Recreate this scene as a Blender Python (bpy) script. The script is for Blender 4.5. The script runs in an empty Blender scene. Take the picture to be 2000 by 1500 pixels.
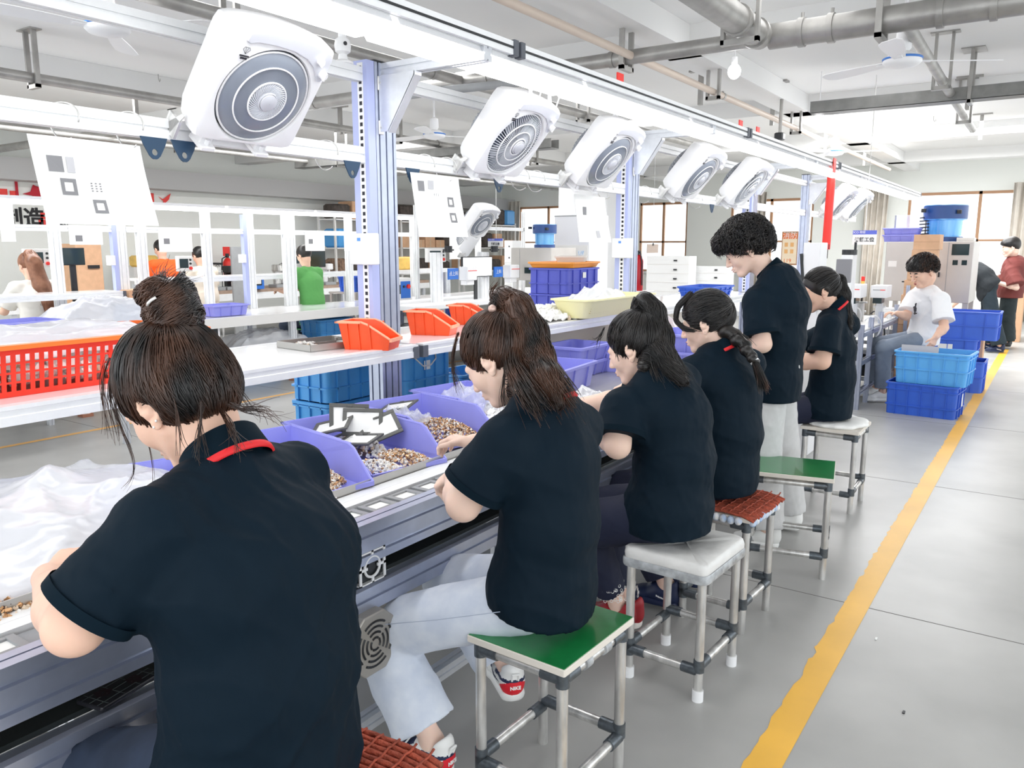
import bpy, bmesh, math, random
import numpy as np
from mathutils import Vector, Matrix, Quaternion
PI = math.pi
random.seed(7)
RNG = np.random.default_rng(7)
SC = bpy.context.scene
COL = SC.collection

# ---------------------------------------------------------------- camera, sky, light, exposure
FPX = 1560.0                      # focal length in pixels of the 2000x1500 frame
EYE = 1.55
TILT = math.atan(268 / FPX)
YAW = math.atan(1080 / (FPX / math.cos(TILT)))
cam_data = bpy.data.cameras.new('camera')
cam_data.sensor_width = 36.0
cam_data.lens = 36.0 * FPX / 2000.0
cam_data.clip_start = 0.05
cam_data.clip_end = 200
cam = bpy.data.objects.new('camera', cam_data)
COL.objects.link(cam)
cam.location = (0, 0, EYE)
cam.rotation_euler = (PI / 2 - TILT, 0, YAW)
SC.camera = cam

SC.view_settings.view_transform = 'Standard'
SC.view_settings.look = 'None'
SC.view_settings.gamma = 1
SC.view_settings.use_curve_mapping = False
SC.view_settings.exposure = 0.8
SC.cycles.use_denoising = True
SC.cycles.max_bounces = 7
SC.cycles.diffuse_bounces = 4
SC.cycles.glossy_bounces = 3
SC.cycles.transmission_bounces = 4
SC.cycles.transparent_max_bounces = 12
SC.cycles.sample_clamp_indirect = 4
SC.cycles.use_adaptive_sampling = True
SC.cycles.adaptive_threshold = 0.03

world = bpy.data.worlds.new('daylight')
SC.world = world
world.use_nodes = True
bg = world.node_tree.nodes['Background']
bg.inputs[0].default_value = (0.93, 0.97, 1.0, 1)
bg.inputs[1].default_value = 1.4


def area_light(name, loc, size, power, rot=(0, 0, 0), color=(1, 1, 1)):
    d = bpy.data.lights.new(name, 'AREA')
    d.shape = 'RECTANGLE'
    d.size, d.size_y = size
    d.energy = power
    d.color = color
    o = bpy.data.objects.new(name, d)
    COL.objects.link(o)
    o.location = loc
    o.rotation_euler = rot
    return o


# tube row over the nearest line; unseen ceiling fill added to brighten the hall
area_light('tube_row_light', (-2.14, 4.4, 2.285), (0.14, 9.0), 12)
area_light('ceiling_fill_light', (-1.6, 4.0, 3.3), (0.5, 14.0), 28)
area_light('ceiling_fill_light', (-5.0, 7.0, 3.3), (0.6, 14.0), 85)
area_light('ceiling_fill_light', (-9.6, 7.0, 3.3), (0.6, 16.0), 260)
area_light('ceiling_fill_light', (-2.0, 14.0, 3.3), (3.0, 6.0), 330)

# ---------------------------------------------------------------- pixel -> point on a real plane (2000x1500 frame)
_f = Vector((-math.sin(YAW) * math.cos(TILT), math.cos(YAW) * math.cos(TILT), -math.sin(TILT)))
_r = Vector((math.cos(YAW), math.sin(YAW), 0))
_u = _r.cross(_f)
_c = Vector((0, 0, EYE))


def _ray(px, py):
    return _f * FPX + _r * (px - 1000) + _u * (750 - py)


def gz(px, py, z):
    d = _ray(px, py)
    return _c + d * ((z - EYE) / d.z)


def gd(px, py, d):
    return _c + _ray(px, py) * (d / FPX)


def gx(px, py, x):
    d = _ray(px, py)
    return _c + d * (x / d.x)


def gy(px, py, y):
    d = _ray(px, py)
    return _c + d * (y / d.y)


# ---------------------------------------------------------------- materials
MATS = {}


def mat(name, col, rough=0.5, metal=0.0, noise=0.0, nscale=8.0, bump=0.0, bscale=40.0, emit=0.0,
        alpha=1.0, trans=0.0, spec=0.5, sheen=0.0, stretch=(1, 1, 1), col2=None, coat=0.0, sss=0.0, detail=4, bdist=0.01):
    if name in MATS:
        return MATS[name]
    m = bpy.data.materials.new(name)
    m.use_nodes = True
    nt = m.node_tree
    b = nt.nodes['Principled BSDF']
    b.inputs['Base Color'].default_value = (*col, 1)
    b.inputs['Roughness'].default_value = rough
    b.inputs['Metallic'].default_value = metal
    b.inputs['Specular IOR Level'].default_value = spec
    b.inputs['Alpha'].default_value = alpha
    b.inputs['Transmission Weight'].default_value = trans
    b.inputs['Sheen Weight'].default_value = sheen
    b.inputs['Coat Weight'].default_value = coat
    if sss:
        b.inputs['Subsurface Weight'].default_value = sss
        b.inputs['Subsurface Radius'].default_value = (0.02, 0.008, 0.004)
        b.inputs['Subsurface Scale'].default_value = 0.6
    tc = nt.nodes.new('ShaderNodeTexCoord')
    mp = nt.nodes.new('ShaderNodeMapping')
    mp.inputs['Scale'].default_value = stretch
    nt.links.new(tc.outputs['Object'], mp.inputs['Vector'])
    if noise or col2:
        n = nt.nodes.new('ShaderNodeTexNoise')
        n.inputs['Scale'].default_value = nscale
        n.inputs['Detail'].default_value = detail
        nt.links.new(mp.outputs[0], n.inputs['Vector'])
        mx = nt.nodes.new('ShaderNodeMix')
        mx.data_type = 'RGBA'
        cr = nt.nodes.new('ShaderNodeMapRange')
        cr.inputs['From Min'].default_value = 0.35
        cr.inputs['From Max'].default_value = 0.65
        nt.links.new(n.outputs[0], cr.inputs[0])
        nt.links.new(cr.outputs[0], mx.inputs[0])
        c2 = col2 if col2 else tuple(max(0, c * (1 - noise)) for c in col)
        mx.inputs[6].default_value = (*col, 1)
        mx.inputs[7].default_value = (*c2, 1)
        nt.links.new(mx.outputs[2], b.inputs['Base Color'])
    if bump:
        n2 = nt.nodes.new('ShaderNodeTexNoise')
        n2.inputs['Scale'].default_value = bscale
        n2.inputs['Detail'].default_value = 3
        nt.links.new(mp.outputs[0], n2.inputs['Vector'])
        bp = nt.nodes.new('ShaderNodeBump')
        bp.inputs['Strength'].default_value = bump
        bp.inputs['Distance'].default_value = bdist
        nt.links.new(n2.outputs[0], bp.inputs['Height'])
        nt.links.new(bp.outputs[0], b.inputs['Normal'])
    if emit:
        b.inputs['Emission Color'].default_value = (*col, 1)
        b.inputs['Emission Strength'].default_value = emit
    MATS[name] = m
    return m


# ---------------------------------------------------------------- mesh builder
class MB:
    def __init__(s):
        s.v, s.f, s.m, s.mi = [], [], [], 0

    def use(s, i):
        s.mi = i
        return s

    def add(s, vs, fs, M=None):
        o = len(s.v)
        if M is not None:
            vs = [M @ Vector(v) for v in vs]
        s.v += [tuple(v) for v in vs]
        for f in fs:
            s.f.append(tuple(i + o for i in f))
            s.m.append(s.mi)
        return s

    def box(s, x0, x1, y0, y1, z0, z1, M=None):
        vs = [(x0, y0, z0), (x1, y0, z0), (x1, y1, z0), (x0, y1, z0), (x0, y0, z1), (x1, y0, z1), (x1, y1, z1), (x0, y1, z1)]
        fs = [(0, 3, 2, 1), (4, 5, 6, 7), (0, 1, 5, 4), (1, 2, 6, 5), (2, 3, 7, 6), (3, 0, 4, 7)]
        return s.add(vs, fs, M)

    def bbox(s, x0, x1, y0, y1, z0, z1, b=0.004, M=None):
        """box with chamfered vertical and horizontal edges"""
        b = min(b, (x1 - x0) / 2.01, (y1 - y0) / 2.01, (z1 - z0) / 2.01)

        def ring(i, z):
            return [(x0 + i + b, y0 + i, z), (x1 - i - b, y0 + i, z), (x1 - i, y0 + i + b, z), (x1 - i, y1 - i - b, z),
                    (x1 - i - b, y1 - i, z), (x0 + i + b, y1 - i, z), (x0 + i, y1 - i - b, z), (x0 + i, y0 + i + b, z)]
        b2 = b * 0.6
        vs = ring(b2, z0) + ring(0, z0 + b2) + ring(0, z1 - b2) + ring(b2, z1)
        fs = [tuple(range(7, -1, -1)), tuple(range(24, 32))]
        for k in range(3):
            for i in range(8):
                j = (i + 1) % 8
                fs.append((k * 8 + i, k * 8 + j, k * 8 + 8 + j, k * 8 + 8 + i))
        return s.add(vs, fs, M)

    def cyl(s, p0, p1, r0, r1=None, n=12, caps=True):
        r1 = r0 if r1 is None else r1
        p0, p1 = Vector(p0), Vector(p1)
        d = p1 - p0
        q = d.to_track_quat('Z', 'Y')
        vs = []
        for p, r in ((p0, r0), (p1, r1)):
            for i in range(n):
                a = 2 * PI * i / n
                vs.append(p + q @ Vector((r * math.cos(a), r * math.sin(a), 0)))
        fs = [(i, (i + 1) % n, n + (i + 1) % n, n + i) for i in range(n)]
        if caps:
            fs += [tuple(range(n - 1, -1, -1)), tuple(range(n, 2 * n))]
        return s.add(vs, fs)

    def tube(s, pts, r, n=8, caps=True, closed=False):
        pts = [Vector(p) for p in pts]
        k = len(pts)
        rs = r if isinstance(r, (list, tuple)) else [r] * k
        vs = []
        ref = None
        for i, p in enumerate(pts):
            if closed:
                t = (pts[(i + 1) % k] - pts[i - 1]).normalized()
            else:
                t = (pts[min(i + 1, k - 1)] - pts[max(i - 1, 0)]).normalized()
            if ref is None:
                ref = Vector((0, 0, 1)) if abs(t.z) < 0.9 else Vector((1, 0, 0))
            a = t.cross(ref)
            if a.length < 1e-6:
                a = t.cross(Vector((0, 1, 0)))
            a.normalize()
            b = a.cross(t)
            ref = b
            b = -b
            for j in range(n):
                w = 2 * PI * j / n
                vs.append(p + a * (rs[i] * math.cos(w)) + b * (-rs[i] * math.sin(w)))
        fs = []
        for i in range(k if closed else k - 1):
            i2 = (i + 1) % k
            for j in range(n):
                j2 = (j + 1) % n
                fs.append((i * n + j, i2 * n + j, i2 * n + j2, i * n + j2))
        if caps and not closed:
            fs += [tuple(range(n)), tuple(range((k - 1) * n + n - 1, (k - 1) * n - 1, -1))]
        return s.add(vs, fs)

    def lathe(s, prof, n=24, M=None, arc=2 * PI):
        vs, fs = [], []
        full = abs(arc - 2 * PI) < 1e-6
        c = n if full else n + 1
        for r, z in prof:
            for i in range(c):
                a = arc * i / n
                vs.append((r * math.cos(a), r * math.sin(a), z))
        for k in range(len(prof) - 1):
            for i in range(n):
                j = (i + 1) % c
                fs.append((k * c + i, k * c + j, (k + 1) * c + j, (k + 1) * c + i))
        return s.add(vs, fs, M)

    def sphere(s, c, r, n=12, sc=(1, 1, 1)):
        prof = [(max(1e-4, r * math.sin(PI * i / n)), -r * math.cos(PI * i / n)) for i in range(n + 1)]
        return s.lathe(prof, n * 2, Matrix.Translation(Vector(c)) @ Matrix.Diagonal((*sc, 1)))

    def prism(s, poly, a, b, axis='y', M=None):
        """extrude a 2D polygon along an axis; poly in the two other axes order (x,z) / (x,y) / (y,z)"""
        n = len(poly)

        def P(p, t):
            if axis == 'y':
                return (p[0], t, p[1])
            if axis == 'z':
                return (p[0], p[1], t)
            return (t, p[0], p[1])
        vs = [P(p, a) for p in poly] + [P(p, b) for p in poly]
        fs = [(i, (i + 1) % n, n + (i + 1) % n, n + i) for i in range(n)] + [tuple(range(n - 1, -1, -1)), tuple(range(n, 2 * n))]
        return s.add(vs, fs, M)

    def build(s, name, mats, parent=None, smooth=False, bevel=0.0, M=None, fix=True):
        me = bpy.data.meshes.new(name)
        me.from_pydata(s.v, [], s.f)
        if not isinstance(mats, (list, tuple)):
            mats = [mats]
        for m in mats:
            me.materials.append(m)
        if len(mats) > 1:
            me.polygons.foreach_set('material_index', s.m)
        if fix:
            bm = bmesh.new()
            bm.from_mesh(me)
            bmesh.ops.recalc_face_normals(bm, faces=bm.faces)
            bm.to_mesh(me)
            bm.free()
        if smooth:
            me.polygons.foreach_set('use_smooth', [True] * len(me.polygons))
            if smooth == 'auto':
                me.set_sharp_from_angle(angle=math.radians(40))
        me.update()
        o = bpy.data.objects.new(name, me)
        COL.objects.link(o)
        if M is not None:
            o.matrix_world = M
        if parent is not None:
            o.parent = parent
        if bevel:
            md = o.modifiers.new('bevel', 'BEVEL')
            md.width = bevel
            md.segments = 2
            md.limit_method = 'ANGLE'
        return o


def tag(o, label, cat, group=None, kind=None):
    o['label'] = label
    o['category'] = cat
    if group:
        o['group'] = group
    if kind:
        o['kind'] = kind
    return o


def thing(name, label, cat, loc=(0, 0, 0), rz=0.0, group=None):
    o = bpy.data.objects.new(name, None)
    o.empty_display_size = 0.05
    COL.objects.link(o)
    o.location = loc
    o.rotation_euler = (0, 0, rz)
    return tag(o, label, cat, group)


def struct(o):
    o['kind'] = 'structure'
    return o


def dup(root, loc=None, rz=None, label=None, group=None, scale=None):
    r = root.copy()
    COL.objects.link(r)
    if loc is not None:
        r.location = loc
    if rz is not None:
        r.rotation_euler = (0, 0, rz)
    if scale is not None:
        r.scale = scale
    if label:
        r['label'] = label
    if group:
        r['group'] = group
    for ch in list(root.children):
        c = ch.copy()
        COL.objects.link(c)
        c.parent = r
        for g in list(ch.children):
            d = g.copy()
            COL.objects.link(d)
            d.parent = c
    return r


def T(x, y, z):
    return Matrix.Translation((x, y, z))


def RX(a):
    return Matrix.Rotation(a, 4, 'X')


def RY(a):
    return Matrix.Rotation(a, 4, 'Y')


def RZ(a):
    return Matrix.Rotation(a, 4, 'Z')


def slot_poly(w, h, nw, nh, g=0.008, d=0.007):
    """outline of a slotted aluminium extrusion w x h, centred, with nw / nh grooves on its faces"""
    def side(L, n):
        pts = [-L / 2]
        for i in range(n):
            c = -L / 2 + L * (i + 0.5) / n
            pts += [c - g / 2, c + g / 2]
        return pts

    out = []
    for (L, n, fx) in ((w, nw, lambda t, q: (t, -h / 2 + q)), (h, nh, lambda t, q: (w / 2 - q, t)),
                       (w, nw, lambda t, q: (-t, h / 2 - q)), (h, nh, lambda t, q: (-w / 2 + q, -t))):
        out.append(fx(-L / 2, 0))
        for i in range(n):
            c = -L / 2 + L * (i + 0.5) / n
            out += [fx(c - g / 2, 0), fx(c - g / 2, d), fx(c + g / 2, d), fx(c + g / 2, 0)]
    return out


def bez(p0, p1, p2, p3, n=12):
    p0, p1, p2, p3 = map(Vector, (p0, p1, p2, p3))
    return [p0 * (1 - t) ** 3 + p1 * 3 * t * (1 - t) ** 2 + p2 * 3 * t * t * (1 - t) + p3 * t ** 3 for t in [i / n for i in range(n + 1)]]


def text_obj(s, size, name, m, parent, M, ext=0.0005, bold=0.0):
    cu = bpy.data.curves.new(name, 'FONT')
    cu.body = s
    cu.size = size
    cu.extrude = ext
    cu.offset = bold
    cu.align_x = 'CENTER'
    cu.align_y = 'CENTER'
    o = bpy.data.objects.new(name, cu)
    COL.objects.link(o)
    dg = bpy.context.evaluated_depsgraph_get()
    me = bpy.data.meshes.new_from_object(o.evaluated_get(dg))
    bpy.data.objects.remove(o)
    me.materials.clear()
    me.materials.append(m)
    o = bpy.data.objects.new(name, me)
    COL.objects.link(o)
    o.matrix_world = M
    if parent is not None:
        o.parent = parent
    return o


# common materials
M_ALU = mat('anodised_aluminium', (0.74, 0.76, 0.80), 0.35, 0.55, noise=0.06, nscale=30)
M_ALUB = mat('bluish_aluminium', (0.50, 0.54, 0.66), 0.30, 0.75, noise=0.08, nscale=20)
M_ALUW = mat('pale_aluminium', (0.86, 0.87, 0.88), 0.45, 0.2, noise=0.04, nscale=20)
M_STEEL = mat('worn_steel_tube', (0.80, 0.79, 0.77), 0.30, 0.65, noise=0.4, nscale=26, bump=0.05, stretch=(1, 1, 0.25))
M_JOINT = mat('dark_cast_joint', (0.13, 0.15, 0.17), 0.35, 0.6, noise=0.3, nscale=60)
M_WHITE = mat('white_plastic', (0.86, 0.86, 0.87), 0.35)
M_WPAINT = mat('white_powder_coat', (0.88, 0.89, 0.89), 0.5)
M_BLACK = mat('black_plastic', (0.015, 0.017, 0.02), 0.4)
M_RUBBER = mat('black_rubber', (0.02, 0.02, 0.022), 0.8, bump=0.1)
M_GREY = mat('grey_plastic', (0.35, 0.36, 0.37), 0.45, noise=0.1)
M_PIPE = mat('galvanised_pipe', (0.42, 0.41, 0.39), 0.4, 0.55, noise=0.25, nscale=6, bump=0.05)
M_RED = mat('red_plastic', (0.85, 0.03, 0.02), 0.4)
M_ORANGE = mat('orange_bin_plastic', (0.95, 0.10, 0.02), 0.35, noise=0.08)
M_BLUE = mat('blue_crate_plastic', (0.03, 0.12, 0.62), 0.4, noise=0.12, nscale=5)
M_LBLUE = mat('light_blue_crate_plastic', (0.08, 0.38, 0.82), 0.4, noise=0.1, nscale=5)
M_VIOLET = mat('violet_crate_plastic', (0.32, 0.33, 0.84), 0.42, noise=0.08, nscale=6)
M_VIOBLUE = mat('violet_blue_crate_plastic', (0.10, 0.12, 0.62), 0.42, noise=0.1, nscale=6)
M_CARD = mat('cardboard', (0.72, 0.44, 0.27), 0.85, noise=0.1, nscale=12, bump=0.05)
M_PAPER = mat('white_paper', (0.9, 0.9, 0.88), 0.8)
M_LED = mat('led_tube', (1, 1, 1), 0.5, emit=2.6)

# ---------------------------------------------------------------- smooth solid modelling for bodies and cloth
class SDF:
    def __init__(s):
        s.p = []

    def _add(s, kind, lo, hi, fn, k, op):
        s.p.append((kind, np.array(lo, dtype=float), np.array(hi, dtype=float), fn, k, op))
        return s

    def cone(s, a, b, ra, rb, k=0.02, op='+', endcut=None):
        a = np.array(a, dtype=np.float32); b = np.array(b, dtype=np.float32)
        ba = b - a; L2 = float(ba @ ba) + 1e-12; L = math.sqrt(L2)

        def fn(X, Y, Z):
            px, py, pz = X - a[0], Y - a[1], Z - a[2]
            tt = (px * ba[0] + py * ba[1] + pz * ba[2]) / L2
            t = np.clip(tt, 0, 1)
            d = np.sqrt((px - t * ba[0]) ** 2 + (py - t * ba[1]) ** 2 + (pz - t * ba[2]) ** 2) - (ra + (rb - ra) * t)
            if endcut is not None:
                d = np.maximum(d, (tt - endcut) * L)
            return d
        r = max(ra, rb)
        return s._add('c', np.minimum(a, b) - r, np.maximum(a, b) + r, fn, k, op)

    def flat(s, a, b, lat, A, B, k=0.03, op='+', endcut=None):
        """elliptical limb: A, B = (half width along lat, half depth)"""
        a = np.array(a, dtype=np.float32); b = np.array(b, dtype=np.float32)
        ba = b - a; L2 = float(ba @ ba) + 1e-12; L = math.sqrt(L2)
        u = ba / L
        l = np.array(lat, dtype=np.float32); l = l - u * (l @ u); l /= np.linalg.norm(l)
        dp = np.cross(u, l)

        def fn(X, Y, Z):
            px, py, pz = X - a[0], Y - a[1], Z - a[2]
            tt = (px * u[0] + py * u[1] + pz * u[2]) / L
            t = np.clip(tt, 0, 1)
            qx = px * l[0] + py * l[1] + pz * l[2]
            qy = px * dp[0] + py * dp[1] + pz * dp[2]
            qz = (tt - t) * L
            rx = A[0] + (B[0] - A[0]) * t
            ry = A[1] + (B[1] - A[1]) * t
            rz = np.minimum(rx, ry)
            k0 = np.sqrt((qx / rx) ** 2 + (qy / ry) ** 2 + (qz / rz) ** 2) + 1e-6
            k1 = np.sqrt((qx / rx ** 2) ** 2 + (qy / ry ** 2) ** 2 + (qz / rz ** 2) ** 2) + 1e-6
            d = k0 * (k0 - 1) / k1
            if endcut is not None:
                d = np.maximum(d, (tt - endcut) * L)
            return d
        r = max(*A, *B)
        return s._add('f', np.minimum(a, b) - r, np.maximum(a, b) + r, fn, k, op)

    def ell(s, c, r, R=None, k=0.02, op='+'):
        c = np.array(c, dtype=np.float32); r = np.array(r, dtype=np.float32)
        R = np.eye(3, dtype=np.float32) if R is None else np.array(R, dtype=np.float32)

        def fn(X, Y, Z):
            px, py, pz = X - c[0], Y - c[1], Z - c[2]
            q = [px * R[0, i] + py * R[1, i] + pz * R[2, i] for i in range(3)]
            k0 = np.sqrt(sum((q[i] / r[i]) ** 2 for i in range(3))) + 1e-6
            k1 = np.sqrt(sum((q[i] / r[i] ** 2) ** 2 for i in range(3))) + 1e-6
            return k0 * (k0 - 1) / k1
        m = float(r.max())
        return s._add('e', c - m, c + m, fn, k, op)

    def cut(s, p, n, k=0.004):
        """keep the side the normal points away from"""
        p = np.array(p, dtype=np.float32); n = np.array(n, dtype=np.float32); n = n / np.linalg.norm(n)

        def fn(X, Y, Z):
            return (X - p[0]) * n[0] + (Y - p[1]) * n[1] + (Z - p[2]) * n[2]
        return s._add('p', [-1e9] * 3, [1e9] * 3, fn, k, 'x')

    def disp(s, fn):
        return s._add('d', [-1e9] * 3, [1e9] * 3, fn, 0, 'd')

    def mesh(s, h, box=None):
        if box is None:
            add = [q for q in s.p if q[5] == '+']
            lo = np.min([q[1] for q in add], axis=0) - 0.03
            hi = np.max([q[2] for q in add], axis=0) + 0.03
        else:
            lo, hi = np.array(box[0], dtype=float), np.array(box[1], dtype=float)
        n = np.ceil((hi - lo) / h).astype(int) + 1
        ax = [(lo[i] + h * np.arange(n[i])).astype(np.float32) for i in range(3)]
        F = np.full(n, 9.0, dtype=np.float32)
        for kind, l, u, fn, k, op in s.p:
            mg = max(k, 3 * h) + 0.012
            i0 = [int(max(0, np.searchsorted(ax[i], l[i] - mg))) for i in range(3)]
            i1 = [int(min(n[i], np.searchsorted(ax[i], u[i] + mg))) for i in range(3)]
            if any(i1[i] <= i0[i] for i in range(3)):
                continue
            sl = tuple(slice(i0[i], i1[i]) for i in range(3))
            X = ax[0][sl[0]][:, None, None]; Y = ax[1][sl[1]][None, :, None]; Z = ax[2][sl[2]][None, None, :]
            d = fn(X, Y, Z)
            f = F[sl]
            if op == '+':
                hh = np.clip(0.5 + 0.5 * (f - d) / k, 0, 1)
                F[sl] = f + (d - f) * hh - k * hh * (1 - hh)
            elif op == '-':
                d = -d
                hh = np.clip(0.5 - 0.5 * (f - d) / k, 0, 1)
                F[sl] = f + (d - f) * hh + k * hh * (1 - hh)
            elif op == 'x':
                F[sl] = np.maximum(f, d)
            elif op == 'd':
                F[sl] = f + d
        F[0] = F[-1] = 1; F[:, 0] = F[:, -1] = 1; F[:, :, 0] = F[:, :, -1] = 1
        return nets(F, lo, h)


def nets(F, lo, h):
    S = F < 0
    n = F.shape
    c = S[:-1, :-1, :-1].astype(np.int8)
    for dx, dy, dz in ((1, 0, 0), (0, 1, 0), (0, 0, 1), (1, 1, 0), (1, 0, 1), (0, 1, 1), (1, 1, 1)):
        c = c + S[dx:n[0] - 1 + dx, dy:n[1] - 1 + dy, dz:n[2] - 1 + dz]
    act = np.argwhere((c > 0) & (c < 8))
    idx = np.full((n[0] - 1, n[1] - 1, n[2] - 1), -1, dtype=np.int32)
    idx[act[:, 0], act[:, 1], act[:, 2]] = np.arange(len(act))
    off = np.array([[i & 1, (i >> 1) & 1, (i >> 2) & 1] for i in range(8)])
    V = np.stack([F[act[:, 0] + o[0], act[:, 1] + o[1], act[:, 2] + o[2]] for o in off], 1)
    V = np.clip(V, -2 * h, 2 * h)
    acc = np.zeros((len(act), 3)); cnt = np.zeros(len(act))
    for a in range(8):
        for bit in (1, 2, 4):
            b = a | bit
            if b == a:
                continue
            va, vb = V[:, a], V[:, b]
            m = (va < 0) != (vb < 0)
            t = np.where(m, va / (va - vb + 1e-12), 0)
            p = off[a][None] + (off[b] - off[a])[None] * t[:, None]
            acc += p * m[:, None]
            cnt += m
    P = (act + acc / cnt[:, None]) * h + lo
    quads = []
    for ax_, (u, w) in enumerate(((1, 2), (2, 0), (0, 1))):
        sl0 = [slice(1, n[i] - 1) for i in range(3)]
        sl0[ax_] = slice(0, n[ax_] - 1)
        sl1 = list(sl0)
        sl1[ax_] = slice(1, n[ax_])
        A = S[tuple(sl0)]; B = S[tuple(sl1)]
        e = np.argwhere(A != B)
        if not len(e):
            continue
        s0 = A[e[:, 0], e[:, 1], e[:, 2]]
        g = e + np.array([sl0[i].start for i in range(3)])
        du = np.zeros(3, int); du[u] = 1
        dw = np.zeros(3, int); dw[w] = 1
        q = []
        for d in (g - du - dw, g - dw, g, g - du):
            q.append(idx[d[:, 0], d[:, 1], d[:, 2]])
        q = np.stack(q, 1)
        q[~s0] = q[~s0][:, ::-1]
        quads.append(q)
    Q = np.concatenate(quads)
    Q = Q[(Q >= 0).all(1)]
    return P, Q


def raw_obj(name, P, Q, m, parent=None, smooth=True):
    me = bpy.data.meshes.new(name)
    P = np.asarray(P, dtype=np.float32)
    Q = np.asarray(Q, dtype=np.int32)
    me.vertices.add(len(P))
    me.vertices.foreach_set('co', P.ravel())
    me.loops.add(Q.size)
    me.loops.foreach_set('vertex_index', Q.ravel())
    me.polygons.add(len(Q))
    me.polygons.foreach_set('loop_start', np.arange(len(Q), dtype=np.int32) * Q.shape[1])
    me.polygons.foreach_set('use_smooth', np.full(len(Q), smooth))
    me.update(calc_edges=True)
    me.validate()
    me.materials.append(m)
    o = bpy.data.objects.new(name, me)
    COL.objects.link(o)
    if parent is not None:
        o.parent = parent
    return o


def relax(P, Q, it=1, f=0.5):
    for _ in range(it):
        acc = np.zeros_like(P); cnt = np.zeros(len(P))
        for i in range(4):
            a, b = Q[:, i], Q[:, (i + 1) % 4]
            np.add.at(acc, a, P[b]); np.add.at(cnt, a, 1)
            np.add.at(acc, b, P[a]); np.add.at(cnt, b, 1)
        P = P + f * (acc / np.maximum(cnt, 1)[:, None] - P)
    return P


def strands_mesh(paths, radii, n=3):
    """paths: (S, K, 3) array; radii: (S,) or (S,K)"""
    paths = np.asarray(paths, dtype=float)
    S, K, _ = paths.shape
    radii = np.asarray(radii, dtype=float)
    if radii.ndim == 1:
        tp = np.sin(np.linspace(0.25, 1.0, K) * PI * 0.93) ** 0.6
        radii = radii[:, None] * tp[None]
    t = np.gradient(paths, axis=1)
    t /= np.linalg.norm(t, axis=2, keepdims=True) + 1e-9
    ref = np.array([0.31, 0.23, 0.92])
    a = np.cross(t, ref); a /= np.linalg.norm(a, axis=2, keepdims=True) + 1e-9
    b = np.cross(t, a)
    V = np.stack([paths + radii[..., None] * (a * math.cos(2 * PI * j / n) + b * math.sin(2 * PI * j / n)) for j in range(n)], 2)
    V = V.reshape(-1, 3)
    base = (np.arange(S) * K * n)[:, None, None] + (np.arange(K - 1) * n)[None, :, None] + np.arange(n)[None, None, :]
    nx = (np.arange(n) + 1) % n
    base2 = (np.arange(S) * K * n)[:, None, None] + (np.arange(K - 1) * n)[None, :, None] + nx[None, None, :]
    Q = np.stack([base, base2, base2 + n, base + n], -1).reshape(-1, 4)
    return V, Q

# ================================================================ THE HALL
M_FLOOR = mat('grey_epoxy_floor', (0.46, 0.455, 0.44), 0.36, noise=0.20, nscale=1.6, spec=0.45, bump=0.02, bscale=3)
M_CEIL = mat('painted_ceiling', (0.80, 0.80, 0.79), 0.75, noise=0.03, nscale=0.6)
M_WALL = mat('white_wall_paint', (0.9, 0.92, 0.88), 0.7)
M_JOINTLINE = mat('floor_joint_filler', (0.16, 0.15, 0.14), 0.8)
M_YELLOW = mat('yellow_floor_paint', (0.95, 0.52, 0.06), 0.45, noise=0.12, nscale=3)
M_BROWNF = mat('brown_window_frame', (0.48, 0.27, 0.15), 0.5)
M_GLASS = mat('window_glass', (0.9, 0.95, 1.0), 0.05, alpha=0.12)
M_CURTAIN = mat('pale_curtain', (0.8, 0.74, 0.66), 0.9, noise=0.15, nscale=4)
M_DUCT = mat('grey_duct', (0.50, 0.50, 0.50), 0.55)
M_TRAY = mat('dull_steel_tray', (0.25, 0.25, 0.24), 0.5, 0.4, noise=0.2)

CEIL = 3.4
struct(MB().box(-14.3, 5, -3, 20.3, -0.12, 0).build('floor', M_FLOOR))
struct(MB().box(-14.3, 5, -3, 20.3, CEIL, CEIL + 0.12).build('ceiling', M_CEIL))
n = 0
for yb in (-0.15, 6.75, 10.6, 14.2, 17.8):
    n += 1
    struct(MB().box(-14, 5, yb, yb + 0.32, 3.2, CEIL).build('trim_%d' % n, M_CEIL))
for xb in (-3.1, -8.7):
    n += 1
    struct(MB().box(xb, xb + 0.31, -3, 20, 3.2, CEIL - 0.001).build('trim_%d' % n, M_CEIL))
for yj in (-0.75, 1.41, 3.57, 5.74, 7.9, 10.06, 12.2):
    n += 1
    struct(MB().box(-14, 5, yj - 0.0025, yj + 0.0025, 0, 0.0006).build('trim_%d' % n, M_JOINTLINE))

# walls with window openings
def wall_with_holes(name, a, b, z0, z1, holes, pos, th, axis):
    mb = MB()
    cur = a
    def bx(u0, u1, w0, w1):
        if u1 - u0 < 1e-4 or w1 - w0 < 1e-4:
            return
        if axis == 'x':
            mb.box(u0, u1, pos, pos + th, w0, w1)
        else:
            mb.box(pos - th, pos, u0, u1, w0, w1)
    for (h0, h1, s0, s1) in sorted(holes):
        bx(cur, h0, z0, z1)
        bx(h0, h1, z0, s0)
        bx(h0, h1, s1, z1)
        cur = h1
    bx(cur, b, z0, z1)
    return struct(mb.build(name, M_WALL))

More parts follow.
